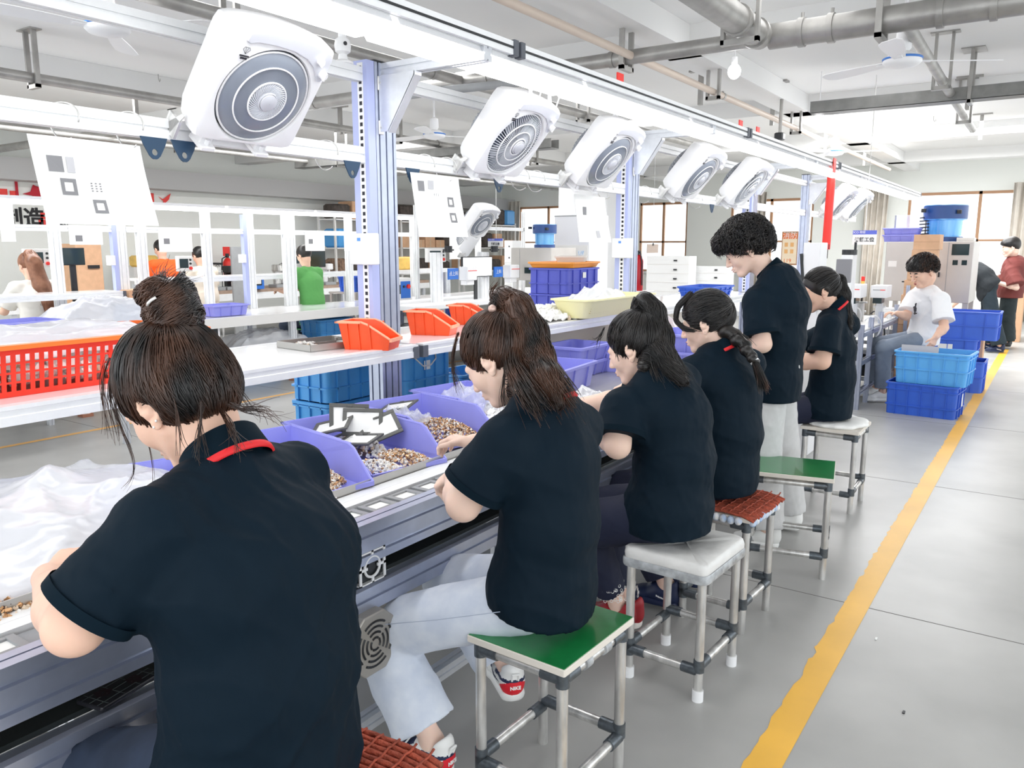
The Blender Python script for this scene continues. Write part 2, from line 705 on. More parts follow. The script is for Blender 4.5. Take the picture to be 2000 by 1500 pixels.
WIN = [(-13.4, -11.4, 0.9, 2.7), (-9.5, -8.15, 0.9, 2.7), (-7.0, -5.0, 0.9, 2.7), (-2.97, -0.2, 0.9, 2.72), (0.4, 3.2, 0.9, 2.72)]
wall_with_holes('wall_back', -14, 5, 0, CEIL, WIN, 20, 0.2, 'x')
wall_with_holes('wall_left', -3, 20, 0, CEIL, [], -14, 0.2, 'y')
for i, (a, b_, s0, s1) in enumerate(WIN):
    w = struct(thing('window_%d' % (i + 1), '', 'window', (a, 20.0, s0)))
    del w['label']; del w['category']
    W, Hh = b_ - a, s1 - s0
    fr = MB()
    for bx in ((0, W, 0, 0.05), (0, W, Hh - 0.06, Hh), (0, 0.05, 0, Hh), (W - 0.05, W, 0, Hh), (W * 0.5 - 0.03, W * 0.5 + 0.03, 0, Hh), (0, W, Hh * 0.42, Hh * 0.42 + 0.045)):
        fr.box(bx[0], bx[1], 0.03, 0.09, bx[2], bx[3])
    fr.build('window_frame', M_BROWNF, w)
    MB().box(0.05, W - 0.05, 0.055, 0.06, 0.05, Hh - 0.06).build('window_pane', M_GLASS, w)
    MB().box(-0.04, W + 0.04, -0.06, 0.03, -0.05, 0).build('window_sill', M_WPAINT, w)

# grey air duct along the left wall and a column
struct(MB().box(-14, -13.55, 5, 20, 2.58, 2.92).build('trim_30', M_DUCT))
c0 = gy(1090, 400, 15.6); c1 = gy(1185, 400, 15.6)
struct(MB().bbox(c0.x, c1.x, 15.6, 16.2, 0, 3.2, 0.02).build('wall_column', mat('column_paint', (0.8, 0.81, 0.83), 0.7)))

# yellow lane stripes: worn left edge
def stripe(x0, x1, y0, y1, seed, label, m=M_YELLOW, jag=0.012, step=0.035):
    rr = random.Random(seed)
    pts = []
    y = y0
    while y < y1:
        pts.append((x0 + rr.uniform(-1, 1) * jag * rr.random(), y))
        y += step * rr.uniform(0.5, 1.5)
    pts.append((x0, y1))
    v = [(p[0], p[1], 0.0012) for p in pts] + [(x1, p[1], 0.0012) for p in pts]
    k = len(pts)
    mb = MB().add(v, [(i, k + i, k + i + 1, i + 1) for i in range(k - 1)])
    return tag(mb.build('floor_stripe', m), label, 'floor stripe')
stripe(-0.655, -0.555, 0.5, 14.3, 3, 'yellow painted lane stripe with ragged edge along the aisle floor')
stripe(-6.76, -6.70, 1.0, 16, 4, 'thin orange lane stripe on the floor behind the first line', mat('orange_floor_paint', (0.9, 0.5, 0.15), 0.5), jag=0.004)

# ---------------------------------------------------------------- pipes under the slab
def pipe(label, a, b, r, m=M_PIPE, rings=(), hang=(), extra=None, name='ceiling_pipe'):
    a, b = Vector(a), Vector(b)
    t = thing(name, label, 'pipe', a)
    MB().cyl((0, 0, 0), b - a, r, n=20).build('pipe_run', m, t, smooth='auto')
    d = (b - a).normalized()
    for q in rings:
        p = (b - a) * q
        MB().cyl(p - d * 0.02, p + d * 0.02, r * 1.14, n=20).cyl(p + Vector((0, 0, r)), p + Vector((0, 0, r * 1.5)), 0.012, n=8).build('coupling', M_PIPE, t, smooth='auto')
    side = d.cross(Vector((0, 0, 1))).normalized()
    for q in hang:
        p = (b - a) * q
        top = CEIL - a.z
        mb = MB()
        M = Matrix.Translation(p) @ Matrix(((d.x, side.x, 0, 0), (d.y, side.y, 0, 0), (0, 0, 1, 0), (0, 0, 0, 1)))
        w = r + 0.025
        mb.box(-0.02, 0.02, -w - 0.012, -w + 0.012, -r - 0.04, top, M)
        mb.box(-0.02, 0.02, w - 0.012, w + 0.012, -r - 0.04, top, M)
        mb.box(-0.02, 0.02, -w - 0.012, w + 0.012, -r - 0.045, -r - 0.01, M)
        mb.box(-0.05, 0.05, -w - 0.05, w + 0.05, top - 0.012, top, M)
        mb.build('hanger', M_PIPE, t)
    return t

pipe('thick grey ceiling pipe crossing above the aisle to the upper right corner', (-1.85, 5.92, 3.0), (3.0, 5.92, 3.0), 0.085, rings=(0.045, 0.085, 0.22, 0.28), hang=(0.15, 0.5))
pipe('long thinner grey ceiling pipe crossing over the fan rail and the tube light', (-14, 5.92, 3.0), (-1.87, 5.92, 3.0), 0.055, rings=(0.62, 0.8, 0.9), hang=(0.55, 0.91))
pipe('thick grey ceiling pipe that comes from above and elbows into the crossing pipe', (-1.9, -1.0, 3.03), (-1.9, 5.86, 3.0), 0.09, rings=(0.93, 0.985), hang=(0.94,))
pipe('slim grey pipe under the slab just behind the nearest fan', (-4.57, -1, 3.0), (-4.57, 12, 3.0), 0.045, rings=(0.35, 0.5), hang=(0.345, 0.7))
pipe('slim grey pipe under the slab at the upper left beside a long hanger', (-7.57, -1, 3.0), (-7.57, 16, 3.0), 0.045, rings=(0.6,), hang=(0.276, 0.55, 0.75))
pipe('slim pipe running away above the aisle past the white ceiling fan', (-1.0, 6.0, 3.0), (-1.1, 11.9, 3.0), 0.04, M_PIPE, rings=(0.4,), hang=(0.38, 0.78))
pipe('thin copper coloured pipe beside the tube light rail', (-2.9, 4.0, 3.0), (-2.9, 17, 3.0), 0.03, mat('tan_pipe', (0.6, 0.5, 0.42), 0.4), rings=(0.3,), hang=(0.28, 0.5))
pipe('thin pipe far back over the second line of benches', (-10.2, 2, 2.9), (-10.2, 18, 2.9), 0.03, M_PIPE, rings=(), hang=(0.3, 0.6))
for (lab, x0, x1, y, z, nm) in (('long grey cable tray hanging across the aisle beyond the white ceiling fan', -2.35, 3.5, 9.1, 2.98, (0.25, 0.7)),
                                ('dark grey cable tray hanging across the hall left of the blue post', -10.5, -5.6, 9.2, 2.86, (0.2, 0.8))):
    t = thing('cable_tray', lab, 'cable tray', (x0, y, z))
    mb = MB()
    mb.box(0, x1 - x0, -0.1, 0.1, -0.05, -0.045).box(0, x1 - x0, -0.1, -0.095, -0.05, 0.07).box(0, x1 - x0, 0.095, 0.1, -0.05, 0.07)
    mb.build('tray_channel', M_TRAY, t)
    for q in nm:
        X = q * (x1 - x0)
        MB().box(X - 0.02, X + 0.02, -0.12, 0.12, -0.08, -0.05).box(X - 0.015, X + 0.015, -0.12, -0.1, -0.08, CEIL - z).box(X - 0.015, X + 0.015, 0.1, 0.12, -0.08, CEIL - z).box(X - 0.1, X + 0.1, -0.13, 0.13, CEIL - z - 0.01, CEIL - z).build('hanger', M_PIPE, t)

# flexible hose sagging between pipes left of the blue post
mb = MB().tube([(-5.3, 5.88, 2.908), (-4.95, 5.6, 2.87), (-4.5, 5.45, 2.84), (-4.1, 5.55, 2.85), (-3.65, 5.88, 2.908)], 0.035, n=10)
tag(mb.build('flexible_hose', M_GREY, smooth=True), 'grey flexible hose sagging below the pipe left of the blue post', 'hose')

# ---------------------------------------------------------------- ceiling fans, bulbs, ceiling lamps
def ceiling_fan(x, y, z, rz, label, cage=True):
    t = thing('ceiling_fan', label, 'ceiling fan', (x, y, z), rz, 'white three bladed ceiling fans')
    MB().cyl((0, 0, 0.1), (0, 0, CEIL - z), 0.012, n=10).lathe([(0.012, 0.22), (0.05, 0.2), (0.055, 0.1), (0.03, 0.06)], 16).lathe([(0.001, CEIL - z), (0.06, CEIL - z), (0.05, CEIL - z - 0.06), (0.012, CEIL - z - 0.1)], 16).build('down_rod', M_WHITE, t, smooth='auto')
    MB().lathe([(0.001, 0.07), (0.07, 0.065), (0.125, 0.03), (0.13, 0.0), (0.11, -0.02), (0.05, -0.035), (0.001, -0.04)], 24).build('motor_housing', M_WHITE, t, smooth=True)
    MB().lathe([(0.127, 0.032), (0.134, 0.028), (0.134, 0.02), (0.128, 0.016)], 24).build('trim_ring', mat('blue_trim', (0.05, 0.2, 0.6), 0.4), t, smooth=True)
    for k in range(3):
        b = MB()
        n_ = 10
        up, dn = [], []
        for i in range(n_ + 1):
            r = 0.12 + 0.56 * i / n_
            w = 0.035 + 0.035 * math.sin(min(1, i / n_ * 1.2) * PI / 2)
            if i == n_:
                w *= 0.6
            up.append((r, w, 0.012 + w * 0.18)); dn.append((r, -w, 0.012 - w * 0.18))
        vs = up + dn + [(p[0], p[1], p[2] - 0.004) for p in up] + [(p[0], p[1], p[2] - 0.004) for p in dn]
        m_ = n_ + 1
        fs = []
        for i in range(n_):
            fs += [(i, i + 1, m_ + i + 1, m_ + i), (2 * m_ + i, 3 * m_ + i, 3 * m_ + i + 1, 2 * m_ + i + 1),
                   (i, 2 * m_ + i, 2 * m_ + i + 1, i + 1), (m_ + i, m_ + i + 1, 3 * m_ + i + 1, 3 * m_ + i)]
        fs += [(0, m_, 3 * m_, 2 * m_), (n_, 2 * m_ + n_, 3 * m_ + n_, m_ + n_)]
        b.add(vs, fs, RZ(2 * PI * k / 3))
        b.box(0.08, 0.2, -0.02, 0.02, 0.005, 0.012, RZ(2 * PI * k / 3))
        b.build('blade', M_WHITE, t)
    return t
ceiling_fan(-1.08, 6.5, 2.84, math.radians(32), 'white ceiling fan with blue rimmed hub above the aisle at upper right')
ceiling_fan(-4.9, 2.85, 2.84, math.radians(20), 'white ceiling fan at the upper left, seen left of the nearest box fan')
ceiling_fan(-2.75, 11.9, 2.82, math.radians(10), 'small distant ceiling fan above the far end of the tube light rail')
ceiling_fan(-6.3, 7.6, 2.84, math.radians(55), 'ceiling fan behind the grille of the second box fan')

M_BULB = mat('glowing_bulb', (1, 1, 1), 0.5, emit=14.0)
for (x, y, z, lab) in ((-2.33, 9.3, 2.95, 'glowing round bulb hanging at the end of the grey cable tray'), (-2.3, 6.5, 2.92, 'glowing bulb just under the elbow of the thick pipe'),
                       (-5.2, 2.95, 2.95, 'glowing bulb beside the hub of the upper left ceiling fan'), (-3.7, 14.5, 2.95, 'distant bulb on a cord near the far wall'),
                       (-8.4, 8.6, 2.9, 'glowing bulb near the dark cable tray left of the blue post')):
    t = thing('pendant_bulb', lab, 'light bulb', (x, y, z))
    MB().sphere((0, 0, 0), 0.05, 10, (1, 1, 1.15)).build('bulb_globe', M_BULB, t, smooth=True)
    MB().cyl((0, 0, 0.05), (0, 0, 0.11), 0.024, n=12).cyl((0, 0, 0.1), (0, 0, CEIL - z), 0.005, n=6).build('lamp_holder', M_WHITE, t, smooth='auto')
t = thing('ceiling_lamp', 'round peach coloured ceiling lamp at the upper left below the fan', 'ceiling lamp', (*gz(197, 158, CEIL - 0.02).xy, CEIL))
MB().lathe([(0.001, 0), (0.17, 0), (0.17, -0.03), (0.15, -0.035)], 28).build('lamp_rim', M_WHITE, t, smooth='auto')
MB().lathe([(0.148, -0.03), (0.12, -0.06), (0.05, -0.075), (0.001, -0.078)], 28).build('lamp_shade', mat('peach_glass', (0.85, 0.68, 0.58), 0.5), t, smooth=True)
for i, (px, py, pz) in enumerate(((1523, 265, 2.93), (1830, 385, 0), (1613, 780, 0))[:1]):
    p = gz(px, py, 2.8)
    t = thing('security_camera', 'small black camera on a ceiling bracket beside the light rail', 'camera', p)
    MB().bbox(-0.05, 0.05, -0.06, 0.06, -0.05, 0.03, 0.015).build('camera_body', M_BLACK, t)
    MB().cyl((0, 0, 0.03), (0, 0, CEIL - 2.8), 0.02, n=8).box(-0.06, 0.06, -0.06, 0.06, CEIL - 2.82, CEIL - 2.8).build('camera_bracket', M_PIPE, t)
# small hooks and T brackets under the slab
for i, (px, py) in enumerate(((310, 160), (1823, 238), (1195, 520))[:2]):
    p = gz(px, py, 3.32)
    mb = MB().tube([(0, 0, 0.08), (0, 0, 0.03), (0.015, 0, 0.0), (0.03, 0, 0.01), (0.03, 0, 0.03)], 0.004, n=6)
    o = mb.build('ceiling_hook', M_PIPE); o.location = p
    tag(o, ('bare wire hook in the slab left of the nearest box fan', 'bare wire hook in the slab over the far aisle')[i], 'hook')
for i, (px, py) in enumerate(((1368, 190), (1508, 232), (1612, 282), (1688, 315), (1890, 200), (1915, 262), (265, 212), (665, 250))):
    z = 3.12
    p = gz(px, py, z)
    t = thing('pipe_bracket', ('steel T bracket under the slab left of the tube light rail', 'steel T bracket beside the small black camera', 'steel T bracket above the far red marker', 'thin steel T bracket near the far ceiling fan',
              'steel T bracket holding the receding pipe above the aisle', 'farthest steel T bracket at the right over the aisle', 'small steel T bracket above the hanging white sheet', 'steel T bracket just left of the blue post')[i], 'bracket', (p.x, p.y, CEIL))
    MB().box(-0.13, 0.13, -0.03, 0.03, -0.02, 0).build('top_plate', M_PIPE, t)
    MB().box(-0.022, 0.022, -0.022, 0.022, -0.36, -0.02).build('drop_bar', M_PIPE, t)

# ================================================================ LINE 1: posts, rails, fans, lamps, shelf, bench
LINE = thing  # readability
PX = -2.65
M_DUCTB = mat('lilac_wiring_duct', (0.45, 0.50, 0.80), 0.45)
M_SLOTD = mat('duct_slot_dark', (0.02, 0.02, 0.03), 0.7)

def post(y, label, duct=True, box=True, h=2.36):
    t = thing('frame_post', label, 'post', (PX, y, 0), 0, 'upright posts of the nearest line')
    MB().prism(slot_poly(0.09, 0.13, 2, 3, 0.009, 0.012), 0, h, 'z').build('post_profile', M_ALUB, t)
    MB().bbox(-0.048, 0.048, -0.068, 0.068, h, h + 0.008, 0.002).build('end_cap', M_BLACK, t)
    # slotted face plates for the arm
    for z in (2.08, 2.27):
        MB().bbox(0.045, 0.052, -0.05, -0.02, z - 0.03, z + 0.03, 0.002).cyl((0.05, -0.035, z), (0.062, -0.035, z), 0.012, n=10).build('slot_bolt', M_STEEL, t)
    if duct:
        d = MB()
        d.box(-0.05, 0.045, -0.115, -0.068, 1.10, h)
        o = d.build('wiring_duct', M_DUCTB, t)
        s = MB()
        s.box(-0.012, 0.022, -0.1165, -0.115, 1.10, h - 0.01)
        s.build('slot_strip', M_WHITE, o)
        s = MB()
        z = 1.12
        while z < h - 0.03:
            s.box(-0.001, 0.014, -0.118, -0.1165, z, z + 0.016)
            z += 0.03
        s.build('duct_slots', M_SLOTD, o)
    if box:
        b = MB().bbox(-0.055, 0.10, -0.16, -0.118, 1.47, 1.61, 0.006).build('junction_box', M_WHITE, t)
        MB().box(0.0, 0.02, -0.1615, -0.16, 1.575, 1.59).build('box_label', mat('blue_label', (0.1, 0.3, 0.8), 0.5), b)
    # cantilever arm with gusset
    MB().prism(slot_poly(0.055, 0.055, 1, 1), 0.045, 0.62, 'x', Matrix.Translation((0, 0.0, h - 0.03))).build('cantilever_arm', M_ALU, t)
    g = MB().prism([(0.05, 2.30), (0.26, 2.30), (0.26, 2.285), (0.10, 2.06), (0.05, 2.06)], -0.045, -0.040, 'y')
    g.prism([(0.262, 2.30), (0.262, 2.284), (0.10, 2.055), (0.098, 2.062), (0.256, 2.286), (0.256, 2.30)], -0.045, 0.0, 'y')
    g.cyl((0.1, -0.047, 2.2), (0.1, -0.045, 2.2), 0.007, n=10)
    g.build('gusset_plate', M_ALU, t)
    return t

post(2.80, 'tall lilac and aluminium post nearest the camera, right of the largest box fan')
post(5.40, 'aluminium post with lilac duct behind the third box fan, fire extinguisher beside it')
post(8.15, 'aluminium post with lilac duct just behind the fifth box fan', True, False)
post(10.2, 'bare aluminium post without duct left of the red hose and the two farthest fans', False, False, 2.4)

def rail(name, label, poly, y0, y1, x, z, m, grp=None, parts=None):
    t = thing(name, label, 'rail', (x, y0, z), 0, grp)
    MB().prism(poly, 0, y1 - y0, 'y').build('rail_profile', m, t)
    if parts:
        parts(t)
    return t

segs = [(-0.5, 2.735, 'left of the nearest post'), (2.865, 5.335, 'between the first and second posts'), (5.465, 8.085, 'between the second and third posts'), (8.215, 13.0, 'beyond the third post')]
for (a, b, w) in segs:
    rail('fan_rail', 'upper slotted aluminium rail of the fan frame ' + w, slot_poly(0.045, 0.06, 1, 1), a, b, PX, 2.30, M_ALUW, 'upper fan frame rails')
    rail('fan_rail', 'lower slotted aluminium rail of the fan frame ' + w, slot_poly(0.045, 0.07, 1, 1), a, b, PX, 1.955, M_ALUW, 'lower fan frame rails')

# rail that carries the tube lights, with black joint sleeves
for (a, b, w) in ((-0.4, 3.0, 'nearest length, above the camera side of the first fan'), (3.03, 6.08, 'second length, above the second fan'), (6.12, 9.0, 'third length, toward the red markers'), (9.05, 14.8, 'farthest length, ending near the window wall')):
    t = thing('lamp_rail', 'white rail over the tube lights, ' + w, 'rail', (-2.04, a, 2.385), 0, 'rails that carry the tube lights')
    MB().prism(slot_poly(0.04, 0.055, 1, 1), 0, b - a, 'y').build('rail_profile', M_ALUW, t)
    MB().box(0.02, 0.0225, 0, b - a, -0.003, 0.006).build('black_stripe', M_BLACK, t)
    for q in (0.0, b - a):
        MB().bbox(-0.024, 0.027, q - 0.028 if q else -0.006, q + (0.006 if q else 0.028), -0.032, 0.034, 0.003).build('joint_sleeve', mat('dark_joint_sleeve', (0.09, 0.10, 0.12), 0.5), t)
k = 0
words = ['first, nearest the camera', 'second, over the first box fan', 'third, past the nearest post', 'fourth, over the third box fan', 'fifth along the row', 'sixth along the row', 'seventh along the row', 'eighth along the row', 'ninth along the row', 'last, farthest from the camera']
y = 0.9
while k < 10:
    t = thing('tube_light', 'glowing white tube light under the lamp rail, ' + words[k], 'tube light', (-2.14, y, 2.335), 0, 'tube lights hung over the nearest line')
    MB().prism([(-0.1, 0.0), (0.1, 0.0), (0.085, 0.03), (-0.085, 0.03)], 0, 1.34, 'y').build('light_housing', M_WHITE, t)
    MB().prism([(-0.095, -0.001), (-0.075, -0.032), (0.075, -0.032), (0.095, -0.001)], 0.01, 1.33, 'y').build('diffuser', M_LED, t)
    y += 1.38
    k += 1

# white swivel mounts between lamp rail and fan rail
for i, (x, y) in enumerate(((-2.66, 2.6), (-2.65, 5.15))):
    t = thing('swivel_mount', ('white ball joint lamp mount standing on the rail left of the nearest post', 'white ball joint lamp mount above the third box fan')[i], 'lamp mount', (x, y, 2.33))
    MB().lathe([(0.001, 0), (0.045, 0), (0.045, 0.008), (0.022, 0.018), (0.018, 0.04)], 20).lathe([(0.018, 0.04), (0.032, 0.05), (0.036, 0.075), (0.03, 0.1), (0.018, 0.11), (0.016, 0.14)], 20).lathe([(0.016, 0.138), (0.034, 0.142), (0.036, 0.155), (0.04, 0.158), (0.04, 0.2), (0.001, 0.2)], 20).build('mount_body', M_WHITE, t, smooth='auto')
    MB().cyl((0.03, -0.012, 0.078), (0.037, -0.02, 0.078), 0.008, n=10).build('mount_screw', M_BLACK, t)

# ---------------------------------------------------------------- box fans
M_FANW = mat('fan_housing_white', (0.88, 0.88, 0.89), 0.32, spec=0.4)
M_FANG = mat('fan_panel_grey', (0.60, 0.61, 0.66), 0.38)
M_FAND = mat('fan_disc_smoky', (0.26, 0.29, 0.35), 0.18, alpha=0.82, spec=0.6)
M_CAGE = mat('fan_rear_cage', (0.36, 0.38, 0.42), 0.45)
M_INK = mat('printed_ink', (0.03, 0.03, 0.04), 0.6)
M_SLAT = mat('fan_slat_grey', (0.66, 0.68, 0.73), 0.35)

def make_fan(kind):
    t = thing('box_fan', 'fan', 'fan', (0, 0, 0))
    W, H, R = 0.215, 0.215, 0.180
    n = 64
    hz = -0.020
    def sq(a, w, h, top_bulge=0.0, exp=16):
        c, s = math.cos(a), math.sin(a)
        r = (abs(c) ** exp + abs(s) ** exp) ** (-1 / exp)
        x, z = r * c * w, r * s * h
        if s > 0:
            z += top_bulge * (1 - (x / w) ** 2)
        return x, z
    rings = []
    #          (outer w,h, y)   y: front negative
    prof = [('s', 0.86, 0.13), ('s', 0.93, 0.10), ('s', 1.0, 0.03), ('s', 1.0, -0.018), ('s', 0.985, -0.03), ('s', 0.93, -0.034), ('c', R + 0.010, -0.033), ('c', R + 0.004, -0.018), ('c', R, 0.02)]
    for kd, f, yy in prof:
        ring = []
        for i in range(n):
            a = 2 * PI * i / n + 0.001
            if kd == 's':
                x, z = sq(a, W * f, H * f, 0.022 * f)
            else:
                x, z = f * math.cos(a), f * math.sin(a) + hz
            ring.append((x, yy, z))
        rings.append(ring)
    vs = [v for r in rings for v in r]
    fs = []
    for k_ in range(len(rings) - 1):
        for i in range(n):
            j = (i + 1) % n
            fs.append((k_ * n + i, k_ * n + j, (k_ + 1) * n + j, (k_ + 1) * n + i))
    fs.append(tuple(range(n)))
    MB().add(vs, fs).build('fan_housing', M_FANW, t, smooth='auto')
    # grey curved control panel along the top and down the right side
    pan = [(-0.165, 0.175), (-0.16, 0.206), (-0.1, 0.220), (0.0, 0.228), (0.1, 0.220), (0.19, 0.202), (0.203, 0.18), (0.203, 0.105), (0.192, 0.088), (0.175, 0.088), (0.165, 0.105), (0.14, 0.135), (0.095, 0.162), (0.03, 0.178), (-0.05, 0.182), (-0.12, 0.178), (-0.15, 0.168)]
    MB().prism(pan, -0.0405, -0.030, 'y').build('control_panel', M_FANG, t, bevel=0.003)
    for (x, z, r) in ((0.150, 0.168, 0.013), (0.185, 0.122, 0.016)):
        MB().cyl((x, -0.040, z), (x, -0.058, z), r, r * 0.9, n=20).bbox(x - 0.004, x + 0.004, -0.064, -0.05, z - r, z + r, 0.002).build('control_knob', M_WHITE, t, smooth='auto')
    # maker's mark
    mk = MB()
    cx, cz = -0.15, 0.142
    pts = [(0, -0.014), (-0.014, 0.002), (-0.009, 0.01), (0.009, 0.01), (0.014, 0.002)]
    for i in range(5):
        a_, b_ = pts[i], pts[(i + 1) % 5]
        mk.cyl((cx + a_[0], -0.0355, cz + a_[1]), (cx + b_[0], -0.0355, cz + b_[1]), 0.0008, n=4)
    for a_ in (-0.005, 0.005):
        mk.cyl((cx, -0.0355, cz - 0.014), (cx + a_, -0.0355, cz + 0.01), 0.0006, n=4)
    mk.box(cx - 0.018, cx + 0.018, -0.0362, -0.0340, cz - 0.024, cz - 0.0195)
    for i in range(3):
        mk.box(cx - 0.012 + i * 0.009, cx - 0.005 + i * 0.009, -0.0362, -0.034, cz - 0.034, cz - 0.027)
    mk.build('maker_mark', M_INK, t)
    # louvre disc
    Mr = Matrix.Translation((0, 0, hz)) @ RX(PI / 2)
    if kind == 'disc':
        MB().lathe([(0.176, 0.024), (0.165, 0.034), (0.12, 0.044), (0.072, 0.048)], 56, Mr).build('louvre_disc', M_FAND, t, smooth=True)
        g = MB()
        for r, z, w in ((0.177, 0.026, 0.004), (0.128, 0.045, 0.003), (0.075, 0.051, 0.0035)):
            g.tube([Mr @ Vector((r * math.cos(a), r * math.sin(a), z)) for a in [2 * PI * i / 56 for i in range(56)]], w, n=8, closed=True)
        g.build('grille_rings', M_FANW, t, smooth=True)
        g = MB()
        for i in range(44):
            a = 2 * PI * i / 44
            p = [Mr @ Vector((r * math.cos(a + (0.068 - r) * 14), r * math.sin(a + (0.068 - r) * 14), 0.0505 + 0.003 * math.sin((r - 0.036) / 0.038 * PI))) for r in (0.036, 0.048, 0.061, 0.074)]
            g.tube(p, 0.0028, n=5)
        g.build('louvre_vanes', M_SLAT, t)
        MB().lathe([(0.178, 0.0), (0.03, 0.0)], 40, Mr).build('inner_shade', mat('fan_inner_grey', (0.28, 0.30, 0.34), 0.5), t)
        g = MB()
        for i in range(5):
            a = 2 * PI * i / 5
            g.box(0.03, 0.15, -0.03, 0.03, 0.004, 0.007, Mr @ RZ(a) @ RX(0.25))
        g.build('fan_blades', M_SLAT, t)
    else:
        g = MB()
        for i in range(72):
            a = 2 * PI * i / 72
            p = [Mr @ Vector((r * math.cos(a + (0.16 - r) * 1.2), r * math.sin(a + (0.16 - r) * 1.2), 0.018 + 0.03 * (1 - (r / 0.18) ** 2))) for r in (0.046, 0.085, 0.13, 0.176)]
            g.tube(p, [0.0012, 0.0017, 0.0021, 0.0023], n=4)
        g.build('louvre_vanes', M_SLAT, t)
        g = MB()
        for r, z, w in ((0.178, 0.020, 0.004), (0.128, 0.036, 0.0035), (0.085, 0.044, 0.003), (0.048, 0.048, 0.004)):
            g.tube([Mr @ Vector((r * math.cos(a), r * math.sin(a), z)) for a in [2 * PI * i / 56 for i in range(56)]], w, n=8, closed=True)
        g.build('grille_rings', M_FANW, t, smooth=True)
        MB().lathe([(0.178, 0.0), (0.001, -0.01)], 40, Mr).build('inner_shade', mat('fan_inner_dark', (0.06, 0.08, 0.12), 0.5), t)
        g = MB()
        for i in range(5):
            a = 2 * PI * i / 5
            g.box(0.03, 0.15, -0.03, 0.03, 0.004, 0.007, Mr @ RZ(a) @ RX(0.25))
        g.build('fan_blades', M_CAGE, t)
    hc = MB().lathe([(0.04, 0.05), (0.038, 0.056), (0.034, 0.058)], 32, Mr).lathe([(0.0325, 0.05), (0.032, 0.062), (0.02, 0.067), (0.001, 0.068)], 32, Mr)
    hc.build('hub_cap', M_FANG, t, smooth='auto')
    # rear cage: hoops and ribs
    g = MB()
    Mb = Matrix.Translation((0, 0.1, hz)) @ RX(-PI / 2)
    def dome(u):
        return 0.175 * math.cos(u * 0.42 * PI), 0.085 * math.sin(u * PI / 2)
    for i in range(10):
        r, z = dome(i / 9)
        if i < 3:
            r = 0.18
            z = i * 0.012
        g.tube([Mb @ Vector((r * math.cos(a), r * math.sin(a), z + 0.01)) for a in [2 * PI * q / 36 for q in range(36)]], 0.0022, n=5, closed=True)
    for q in range(40):
        a = 2 * PI * q / 40
        g.tube([Mb @ Vector((0.18 * math.cos(a), 0.18 * math.sin(a), -0.01))] + [Mb @ Vector((dome(u)[0] * math.cos(a), dome(u)[0] * math.sin(a), dome(u)[1] + 0.014)) for u in (0.25, 0.5, 0.75, 1.0)], 0.0028, n=5)
    g.build('rear_cage', M_CAGE, t, smooth=True)
    MB().lathe([(0.001, 0.088), (0.05, 0.088), (0.06, 0.05), (0.06, 0.0), (0.001, 0.0)], 24, Mb).build('motor_can', M_CAGE, t, smooth='auto')
    # two clamps on the rail and a steel side bracket
    for x in (-0.135, 0.10):
        c = MB().bbox(x - 0.03, x + 0.03, -0.035, 0.05, -0.262, -0.246, 0.004).bbox(x - 0.026, x + 0.026, -0.01, 0.05, -0.25, -0.205, 0.004)
        c.cyl((x, -0.015, -0.247), (x, -0.015, -0.226), 0.009, n=8)
        c.build('rail_clamp', M_WHITE, t)
    MB().prism([(0.02, -0.17), (0.035, -0.17), (0.10, -0.26), (0.06, -0.27)], -0.232, -0.226, 'x').prism([(0.03, -0.2), (0.1, -0.2), (0.1, -0.27), (0.03, -0.27)], -0.232, -0.222, 'x').build('side_bracket', M_STEEL, t)
    return t

FA = math.radians(41)
FANM = Matrix(((0, -math.cos(FA), math.sin(FA), 0), (1, 0, 0, 0), (0, math.sin(FA), math.cos(FA), 0), (0, 0, 0, 1)))
fan_disc = make_fan('disc'); fan_rad = make_fan('radial')
first = {0: True, 1: True}
fan_rows = [(1.955, 0, 'white box fan with smoky ringed disc, largest and nearest of the row'),
            (3.55, 1, 'white box fan with dark radial louvres just right of the nearest post'),
            (4.60, 0, 'third white box fan along the row, ringed disc, in front of the second post'),
            (6.10, 0, 'fourth white box fan along the row, ringed disc, right of the gusset plate'),
            (7.33, 1, 'fifth white box fan with radial louvres above the standing man'),
            (11.0, 0, 'left one of the two farthest box fans beside the red hose'),
            (12.0, 0, 'right one of the two farthest box fans above the key station sign')]
for (y, kd, lab) in fan_rows:
    src = (fan_disc, fan_rad)[kd]
    c = Vector((-2.41, y, 2.105))
    if first[kd]:
        o = src
        first[kd] = False
    else:
        o = dup(src)
    o.matrix_world = Matrix.Translation(c) @ FANM
    o['label'] = lab
    o['group'] = 'white box fans hung along the nearest line'
# plug leads on top of the second fan
for i, dy in enumerate((-0.06, 0.12)):
    p = Vector((-2.27, 3.55 + dy, 2.30))
    mb = MB().tube([p, p + Vector((0, -0.01, 0.05)), p + Vector((0, 0.02, 0.10)), p + Vector((0, 0.07, 0.1)), p + Vector((0, 0.10, 0.03)), p + Vector((-0.03, 0.11, -0.03))], 0.004, n=6)
    mb.cyl(p + Vector((0, 0, -0.03)), p + Vector((0, 0, 0.05)), 0.012, 0.008, n=10)
    tag(mb.build('fan_lead', M_WHITE, smooth='auto'), ('white lead looping out of the left top of the radial fan', 'white lead looping out of the right top of the radial fan')[i], 'cable')

